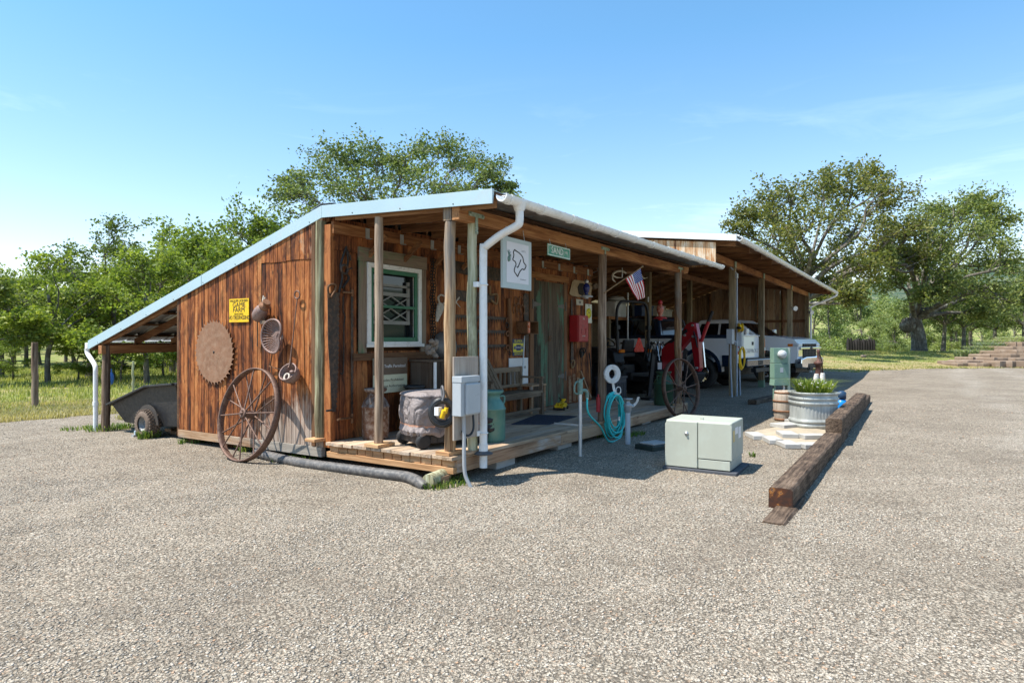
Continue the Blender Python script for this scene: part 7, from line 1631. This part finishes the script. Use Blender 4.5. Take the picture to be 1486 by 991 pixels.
for a, b in (((ex-.57,4.5,.4),(ex-.22,4.5,2.35)),((ex-.57,5.95,.4),(ex-.22,5.95,2.35)),((ex-.22,4.45,2.36),(ex-.22,6.0,2.36)),((ex-.27,4.5,2.1),(ex-.27,5.95,2.1))): mb.bar(a, b, .07, .07)
mb.build('frame', M_HANDLE, s)

# ---------------------------------------------------------------- tractor with backhoe
M_TRED = car_paint('tractor_red', (.36,.012,.02), .3)
fx, fy = math.cos(R(72)), math.sin(R(72))
s = thing('tractor', 'black and red compact tractor with roll bar and red backhoe boom parked in the carport', 'tractor', (15.36, 6.45, 0), R(-18)); T = s
def twheel(x, y, r, w):
    mb = MB(); c = Vector((x,y,r)); ax = Vector((1,0,0))
    mb.lathe([(r*.55,-w/2),(r*.86,-w/2),(r*.93,-w*.36),(r*.93,w*.36),(r*.86,w/2),(r*.55,w/2),(r*.55,-w/2)], c, 36, ax, caps=False)
    for i in range(20):
        a = 2*math.pi*i/20
        for sg in (-1, 1):
            a2 = a + (.08 if sg > 0 else .0); p = c + Vector((sg*w*.24, math.cos(a2)*r*.95, math.sin(a2)*r*.95)); q = c + Vector((sg*w*.02, math.cos(a2+.14)*r*.96, math.sin(a2+.14)*r*.96)); mb.bar(p + Vector((sg*w*.2,0,0)), q, .05, .09, Vector((0,math.cos(a2),math.sin(a2))))
    w_ = mb.build('wheel', M_TYREB, T, local=True)
    mb = MB(); mb.lathe([(r*.56,-w*.3),(r*.2,-w*.1),(0,-w*.1)], c, 24, ax, caps=False); mb.lathe([(r*.56,w*.3),(r*.2,w*.1),(0,w*.1)], c, 24, ax, caps=False); mb.build('rim', M_BLKP, w_, local=True)
for sg in (-1, 1): twheel(sg*.62, 0, .58, .38); twheel(sg*.55, 1.75, .36, .24)
mb = MB(); mb.box(-.24,.24,-.25,1.5,.40,.80); mb.box(-.45,.45,.2,.75,.5,.62); mb.build('chassis', M_BLKP, T, bevel=.02, local=True)
mb = MB(); mb.prism([(.75,.8),(2.15,.72),(2.2,.95),(2.1,1.12),(.75,1.24)], (-.27,0,0), (0,1,0), (0,0,1), (.54,0,0)); mb.build('hood', M_BLKP, T, bevel=.06, local=True)
for sg in (-1, 1):
    mb = MB(); mb.prism([(-.52,.85),(-.45,1.12),(-.2,1.22),(.25,1.22),(.52,1.0),(.50,.85)], (sg*.62-.18,0,0), (0,1,0), (0,0,1), (.36,0,0)); mb.build('fender', M_BLKP, T, bevel=.03, local=True)
mb = MB(); mb.box(-.27,.27,-.25,.25,.98,1.10); mb.prism([(-.24,1.1),(-.30,1.42),(-.22,1.42),(-.14,1.1)], (-.20,0,0), (0,1,0), (0,0,1), (.40,0,0)); mb.build('seat', M_BLKP, T, bevel=.03, local=True)
mb = MB(); mb.tube(smooth_path([(-.58,-.42,.75),(-.60,-.40,1.3),(-.60,-.38,2.05),(-.50,-.38,2.30),(-.3,-.38,2.36),(.3,-.38,2.36),(.50,-.38,2.30),(.60,-.38,2.05),(.60,-.40,1.3),(.58,-.42,.75)], 5), .036, 10); mb.build('roll_bar', M_BLKP, T, local=True)
for sg in (-1,1): mb = MB(); mb.cbox((sg*.60,-.39,1.72),(.13,.11,.11)); mb.cyl((sg*.60,-.39,1.63),(sg*.60,-.39,1.40),.05,10); mb.build('roll_bar_joint', M_BLKP, T, bevel=.012, local=True)
mb = MB(); mb.ring((0,.42,1.36),(0,-.6,.8),.18,.016,20,6); mb.cyl((0,.42,1.36),(0,.62,1.1),.022,8); mb.build('steering_wheel', M_BLKP, T, local=True)
mb = MB(); mb.prism([(-.17,-.15),(.17,-.15),(.19,-.11),(.035,.19),(-.035,.19),(-.19,-.11)], (.02,-.56,1.27), (1,0,0), (0,0,1), (0,-.012,0)); mb.build('warning_triangle', plain('red_reflector', (.78,.035,.02), .3), T, local=True)
for sg in (-1,1): mb = MB(); mb.cbox((sg*.55,-.5,1.14),(.16,.07,.08)); mb.build('tail_lamp', M_LAMPO, T, bevel=.01, local=True)
# backhoe frame, seat and levers
mb = MB(); mb.box(-.5,.5,-.75,-.60,.45,.62); mb.box(-.42,-.30,-1.45,-.5,.42,.55); mb.box(.30,.42,-1.45,-.5,.42,.55); mb.box(-.32,.32,-1.50,-1.36,.38,.72); mb.build('backhoe_frame', M_BLKP, T, bevel=.01, local=True)
mb = MB(); mb.box(-.30,.12,-1.36,-1.22,.60,.92); mb.build('control_box', M_BLKP, T, bevel=.015, local=True)
for x in (-.22,-.08,.08,.22): mb = MB(); mb.tube([(x,-1.26,.90),(x,-1.20,1.24),(x,-1.14,1.33)],.011,6); mb.ell((x,-1.13,1.35),.02,.02,.03,8,6); mb.build('lever', M_CHROME if abs(x)<.1 else M_BLKP, T, local=True)
mb = MB(); mb.box(-.28,-.13,-1.368,-1.362,.68,.88); mb.build('decal', M_SIGNW, T, local=True)
for sg in (-1,1):
    mb = MB(); mb.bar((sg*.40,-1.3,.62),(sg*.60,-1.55,1.18),.09,.11); mb.bar((sg*.60,-1.5,1.2),(sg*.72,-1.45,.12),.08,.09); mb.cbox((sg*.74,-1.45,.06),(.22,.26,.05)); mb.build('stabilizer', M_BLKP, T, bevel=.008, local=True)
    mb = MB(); mb.tube([(sg*.28,-.95,.95),(sg*.28,-1.05,1.32),(sg*.12,-1.06,1.36),(sg*.12,-.96,.98)], .018, 7); mb.build('grab_rail', M_BLKP, T, local=True)
# boom, dipper, cylinders
XB = .02
def bz(P): return [(-1.6+(y+1.6)*.74 if y < -1.6 else y, 1.2+(z-1.2)*.80 if z > 1.2 else z) for y, z in P]
def b3(*P): return [Vector((x, *bz([(y,z)])[0])) for x, y, z in P]
def slab(name, P, w, mat, x=XB): mb = MB(); mb.prism(bz(P), (x-w/2,0,0), (0,1,0), (0,0,1), (w,0,0)); return mb.build(name, mat, T, bevel=.012, local=True)
slab('swing_post', [(-1.32,.42),(-1.78,.42),(-1.80,1.1),(-1.74,1.36),(-1.52,1.38),(-1.34,1.20)], .26, M_TRED)
slab('boom', [(-1.45,1.16),(-1.80,1.12),(-2.32,1.55),(-2.46,1.78),(-2.44,1.93),(-2.30,1.98),(-2.12,1.90),(-1.95,1.62),(-1.50,1.38)], .17, M_TRED)
slab('dipper', [(-2.46,1.94),(-2.30,1.94),(-2.24,1.70),(-2.44,.72),(-2.56,.70),(-2.62,.78),(-2.56,1.5)], .13, M_TRED)
mb = MB(); mb.cyl(*b3((XB,-2.60,1.42),(XB,-2.86,1.98)), .04, 12); mb.build('cylinder', M_TRED, T, local=True)
mb = MB(); mb.cyl(*b3((XB,-2.86,1.98),(XB,-3.00,2.26)), .036, 12); mb.build('cylinder_rod', M_BLKP, T, local=True)
mb = MB(); mb.cyl(*b3((XB,-2.66,1.40),(XB,-2.74,.80)), .022, 10); mb.build('cylinder_rod', M_CHROME, T, local=True)
mb = MB(); mb.cyl(*b3((XB-.09,-1.42,1.30),(XB-.09,-2.18,1.74)), .04, 10); mb.build('cylinder', M_BLKP, T, local=True)
for (y, z) in ((-2.38,1.88),(-1.62,1.26),(-2.52,.78),(-2.40,1.56),(-2.1,1.6)): mb = MB(); mb.cyl(*b3((XB-.11,y,z),(XB+.11,y,z)), .03, 10); mb.build('pin', M_GALV, T, local=True)
mb = MB()
for k in range(3): mb.tube(smooth_path(b3((XB+.03*k-.03,-1.5,1.32),(XB+.03*k,-1.8,1.62+.02*k),(XB+.03*k,-2.2,1.92),(XB+.02*k-.1,-2.46,1.6),(XB-.09,-2.55,1.25)), 5), .013, 6)
mb.build('hydraulic_hose', M_BLKP, T, local=True)
mb = MB(); mb.prism([(-2.26,.70),(-2.36,.66),(-2.30,.52),(-2.05,.30),(-1.86,.34),(-1.92,.52),(-2.10,.66)], (-.17+XB,0,0), (0,1,0), (0,0,1), (.34,0,0))
for i in range(4): mb.cbox((-.14+.093*i+XB,-1.87,.31),(.05,.12,.03))
mb.build('bucket', M_BLKP, T, bevel=.01, local=True)
# ---------------------------------------------------------------- shelf with boxes at the back of the carport
sy = 8.1; xa, xb = onY(868,462,sy).x, onY(968,462,sy).x; zs = onY(920,463,sy).z
s = thing('storage_shelf', 'long plank shelf full of boxes along the rear of the carport', 'shelf', ((xa+xb)/2, sy, 0)); L = (xb-xa)/2
mb = MB(); mb.box(-L,L,-.35,.35,zs-.09,zs); mb.build('board', M_BEAM, s, bevel=.005, local=True)
for x in (-L+.1, 0, L-.1):
    for y in (-.3,.3): mb = MB(); mb.box(x-.05,x+.05,y-.04,y+.04,0,zs-.091); mb.build('upright', M_SQP, s, local=True)
mb = MB(); mb.box(-L,L,.30,.33,0.3,zs-.15); mb.build('back_panel', plain('osb_panel', (.16,.105,.05), .85, 0, .3, 25.), s, local=True)
def sbox(name, label, cat, px0, px1, h, d, mat, lid=None, y=None):
    y = sy-.1 if y is None else y; x0, x1 = onY(px0,462,y).x, onY(px1,462,y).x
    o = thing(name, label, cat, ((x0+x1)/2, y, zs+.003)); mb = MB(); w = (x1-x0)/2; mb.box(-w,w,-d/2,d/2,0,h); mb.build('body', mat, o, bevel=.02, local=True)
    mb = MB(); mb.box(-w-.03,w+.03,-d/2-.03,d/2+.03,h+.002,h+.05); mb.build('lid', lid or mat, o, bevel=.015, local=True)
M_CARD = plain('pale_carton', (.50,.47,.38), .8); M_DK = plain('dark_monitor', (.03,.035,.045), .4)
sbox('cooler', 'white cooler box on the shelf behind the roll bar', 'cooler', 882, 898, .42, .5, plain('cooler_white', (.60,.60,.57), .5))
sbox('storage_bin', 'dark blue plastic bin on the carport shelf beside the post', 'bin', 921, 938, .40, .5, plain('bin_blue', (.02,.04,.11), .45))
sbox('carton', 'pale carton on the carport shelf right of the square post', 'carton', 946, 957, .46, .4, M_CARD)
sbox('carton', 'wide pale carton at the end of the carport shelf behind the red lantern', 'carton', 958, 968, .36, .4, M_CARD)
o = thing('monitor', 'dark tilted monitor on the carport shelf beside the blue bin', 'monitor', (onY(913,462,sy).x, sy-.1, zs+.003), R(30)); mb = MB(); mb.box(-.26,.26,-.04,.04,.06,.60); mb.build('screen', M_DK, o, bevel=.01, local=True); mb = MB(); mb.box(-.14,.14,-.1,.1,0,.058); mb.build('foot', M_DK, o, local=True)
o = thing('tarp_bundle', 'pale folded tarp lying on top of the cooler', 'tarp', (onY(890,462,sy).x, sy-.1, zs+.48)); mb = MB(); mb.ell((0,0,.09),.38,.26,.10,16,8,.1); mb.build('cloth', plain('pale_tarp', (.46,.46,.45), .7, 0, .1, 9., .5, 20.), o, local=True)
mb = MB(); p = onY(911,462,7.6); mb.cyl((p.x,7.6,zs-.9),(p.x,7.6,zs+.75),.028,10); tag(mb.build('pole', M_GALV), 'thin bright pole standing before the carport shelf', 'pole')
mb = MB(); x_ = onY(941,421,6.92).x; mb.box(x_-.04,x_+.04,6.918,6.929,2.55,2.70); mb.box(x_-.015,x_+.015,6.912,6.917,2.58,2.67); tag(mb.build('switch_plate', M_SIGNW), 'small white switch plate on the inner carport post', 'switch')

# ---------------------------------------------------------------- stone steps, lavender, stump row, rock
M_FLAG = plain('flagstone', (.23,.165,.115), .9, 0, .12, 1.2, .6, 12., dirt=(.32,.25,.19), dirt_amt=.4)
D_ = 36.
def slabstone(px0, px1, py0, py1, D, label, d=1.2):
    py0, py1 = 531-(531-py0)*.84, 531-(531-py1)*.84
    a, b = atD(px0, py1, D), atD(px1, py1, D); zt = atD(px0, py0, D).z; n = 9
    dv = Vector((CS, SN, 0))*d; P = []
    for i in range(n): t_ = i/(n-1); P.append(lerp(a,b,t_+random.uniform(-.05,.05)) + dv*(.2*random.uniform(-1,1)))
    for i in range(n): t_ = 1-i/(n-1); P.append(lerp(a,b,t_) + dv*(1+.12*random.uniform(-1,1)))
    z0 = a.z - .06; c = sum(P, Vector())/len(P)
    mb = MB(); N = len(P); mb.loft([[Vector((p.x,p.y,z0)) for p in P], [Vector((p.x,p.y,lerp(z0,zt,.75)))+(p-c)*.01 for p in P], [Vector((p.x,p.y,zt+random.uniform(-.015,.015)))-(Vector((p.x,p.y,0))-Vector((c.x,c.y,0)))*.02 for p in P]], smooth=False)
    tag(mb.build('flat_stone', M_FLAG), label, 'stone', 'dry stone steps at the lawn')
for (a, b, y0, y1, D, lb) in [(1392,1450,526,530,29.77,'lowest long slab at the outer end'),(1448,1500,523,531,29.5,'low thick slab at the picture edge'),(1384,1400,523,528,30.32,'small stone ending the wall'),(1398,1448,521.5,526,30.38,'second course slab over the lowest'),(1446,1500,517,524,30.38,'second course slab toward the path'),(1412,1460,516,522,31.15,'third course slab, broad and flat'),(1458,1500,510,518,31.15,'third course slab at the picture edge'),(1428,1470,511,516.5,31.92,'fourth course slab'),(1468,1500,503,511,31.92,'fourth course slab at the edge'),(1444,1480,505,511.5,32.69,'fifth course slab'),(1460,1500,497,505.5,33.35,'sixth course slab'),(1472,1500,490,498,34.01,'topmost slab of the steps')]:
    slabstone(a, b, y0, y1, D, 'flat brown stone of the dry steps, '+lb)
# earth bank behind the steps
mb = MB(); vs = []; n = 14
for i in range(n+1):
    px = lerp(1392, 1560, i/n); h_ = max(0, (px-1392)/100.)
    for (D, k) in ((29.5,-.5),(32.,-.05),(34.4,.7),(37.5,1.0),(45,.1)):
        p = atD(px, 494, D); vs.append((p.x, p.y, gz(p.x,p.y) - .12 + k*1.0*min(h_,1.15)**.8))
fs = [(i*5+k,(i+1)*5+k,(i+1)*5+k+1,i*5+k+1) for i in range(n) for k in range(4)]
mb.add(vs, fs, True); structure(mb.build('earth_bank', plain('tan_earth', (.30,.22,.14), .95, 0, .3, 2., .6, 20.)))
M_LAV = leaf_mat('lavender_leaves', [(.17,.22,.12),(.25,.31,.18),(.33,.38,.24),(.34,.31,.36)])
for i, (px, D) in enumerate(((1408,34.4),(1424,34.8),(1440,35.2),(1455,35.6),(1470,36.))):
    p = atD(px, 494, D); h_ = max(0,(px-1392)/100.); z_ = gz(p.x,p.y)-.15+1.0*min(h_,1.15)**.8
    blades('lavender_bush', 'grey green lavender clump above the stone steps, %s' % ['lowest and nearest the oak','second up the slope','in the middle of the row','fourth up the slope','highest at the picture edge'][i], 'shrub', (p.x,p.y,z_), .55, .7, 1100, .55, M_LAV, 60+i, .7, .018, None, 'lavender clumps')
p0 = atD(1231, 494, 46.); p1 = atD(1268, 494, 46.)
s = thing('stump_row', 'low dark row of charred upright stakes at the lawn edge', 'stakes', ((p0.x+p1.x)/2,(p0.y+p1.y)/2, gz(p0.x,p0.y)))
M_CHAR = plain('charred_wood', (.022,.019,.018), .9, 0, .3, 9., .5, 30.)
for i in range(11):
    q = lerp(p0, p1, i/10); mb = MB(); z0 = gz(q.x,q.y)-.15; mb.tube([(q.x,q.y,z0),(q.x,q.y,z0+.75+random.uniform(-.12,.2)),(q.x+.02,q.y,z0+.95+random.uniform(-.1,.15))],[.12,.11,.05],8); mb.build('stake', M_CHAR, s)
mb = MB(); mb.bar(p0+Vector((0,0,gz(p0.x,p0.y)+.25-CH+CH-1.4)), p1+Vector((0,0,gz(p1.x,p1.y)+.25-1.4)), .10, .35); mb.build('crosspiece', M_CHAR, s)
p = atD(1253, 521, 35.); mb = MB(); mb.ell((p.x,p.y,gz(p.x,p.y)+.04),.20,.16,.10,12,8,.12); tag(mb.build('field_rock', M_FLAG), 'single grey brown rock lying on the lawn', 'rock')
# ---------------------------------------------------------------- grass on the meadow and the lawn
M_MEADG = leaf_mat('meadow_blades', [(.17,.20,.055),(.27,.30,.085),(.38,.39,.14),(.50,.46,.22)], .45)
M_STRAW = leaf_mat('straw_blades', [(.26,.24,.10),(.40,.34,.17),(.52,.44,.25),(.62,.54,.34)], .35)
rgn = random.Random(12)
def scatter_grass(name, label, n, pxr, Dr, h, w, mat, seed, cond):
    rg = random.Random(seed); pts = []
    while len(pts) < n:
        px = rg.uniform(*pxr); D = math.sqrt(rg.uniform(Dr[0]**2, Dr[1]**2)); p = atD(px, 494, D)
        if cond(p.x, p.y) and mnoise.noise(Vector((p.x*.5,p.y*.5,seed))) > rg.uniform(-.9,.35): pts.append((p.x,p.y))
    vs = []; fs = []; rn = []
    for (x, y) in pts:
        z = gz(x,y)-.03
        for k in range(3):
            H = h*rg.uniform(.4,1.2); b = rg.uniform(0,6.28); l = H*rg.uniform(.1,.55); pz = Vector((-math.sin(b),math.cos(b),0))*w*rg.uniform(.6,1.4)
            p0 = Vector((x+rg.uniform(-.08,.08),y+rg.uniform(-.08,.08),z)); p1 = p0+Vector((math.cos(b)*l*.35,math.sin(b)*l*.35,H*.6)); p2 = p0+Vector((math.cos(b)*l,math.sin(b)*l,H))
            i = len(vs); vs += [p0-pz,p0+pz,p1+pz*.7,p1-pz*.7,p2]; fs += [(i,i+1,i+2,i+3),(i+3,i+2,i+4)]; rn += [rg.random()]*2
    me = bpy.data.meshes.new(name); me.from_pydata([tuple(v) for v in vs], [], fs); at = me.attributes.new('rnd','FLOAT','FACE'); at.data.foreach_set('value', rn); me.materials.append(mat); me.update()
    o = bpy.data.objects.new(name, me); COL.objects.link(o); tag(o, label, 'grass', kind='stuff')
scatter_grass('meadow_grass', 'tall green grass in the meadow under the trees', 15000, (-160,420), (11,34), .17, .009, M_MEADG, 5, lambda x, y: sdist(x,y) < -1.1)
scatter_grass('dry_grass', 'dry straw coloured grass along the gravel edge of the meadow', 17000, (-160,270), (10.3,18), .12, .008, M_STRAW, 8, lambda x, y: -3.2 < sdist(x,y) < .3)
scatter_grass('lawn_grass', 'short green and straw grass on the lawn past the carport', 16000, (1150,1520), (26,50), .065, .016, M_DRYG, 9, lambda x, y: sdist(x,y) < .1)
scatter_grass('lawn_tufts', 'greener tufts on the lawn past the carport', 8000, (1150,1520), (26,50), .075, .016, M_MEADG, 10, lambda x, y: sdist(x,y) < -.2)
print('SCENE BUILT', len(bpy.data.objects))
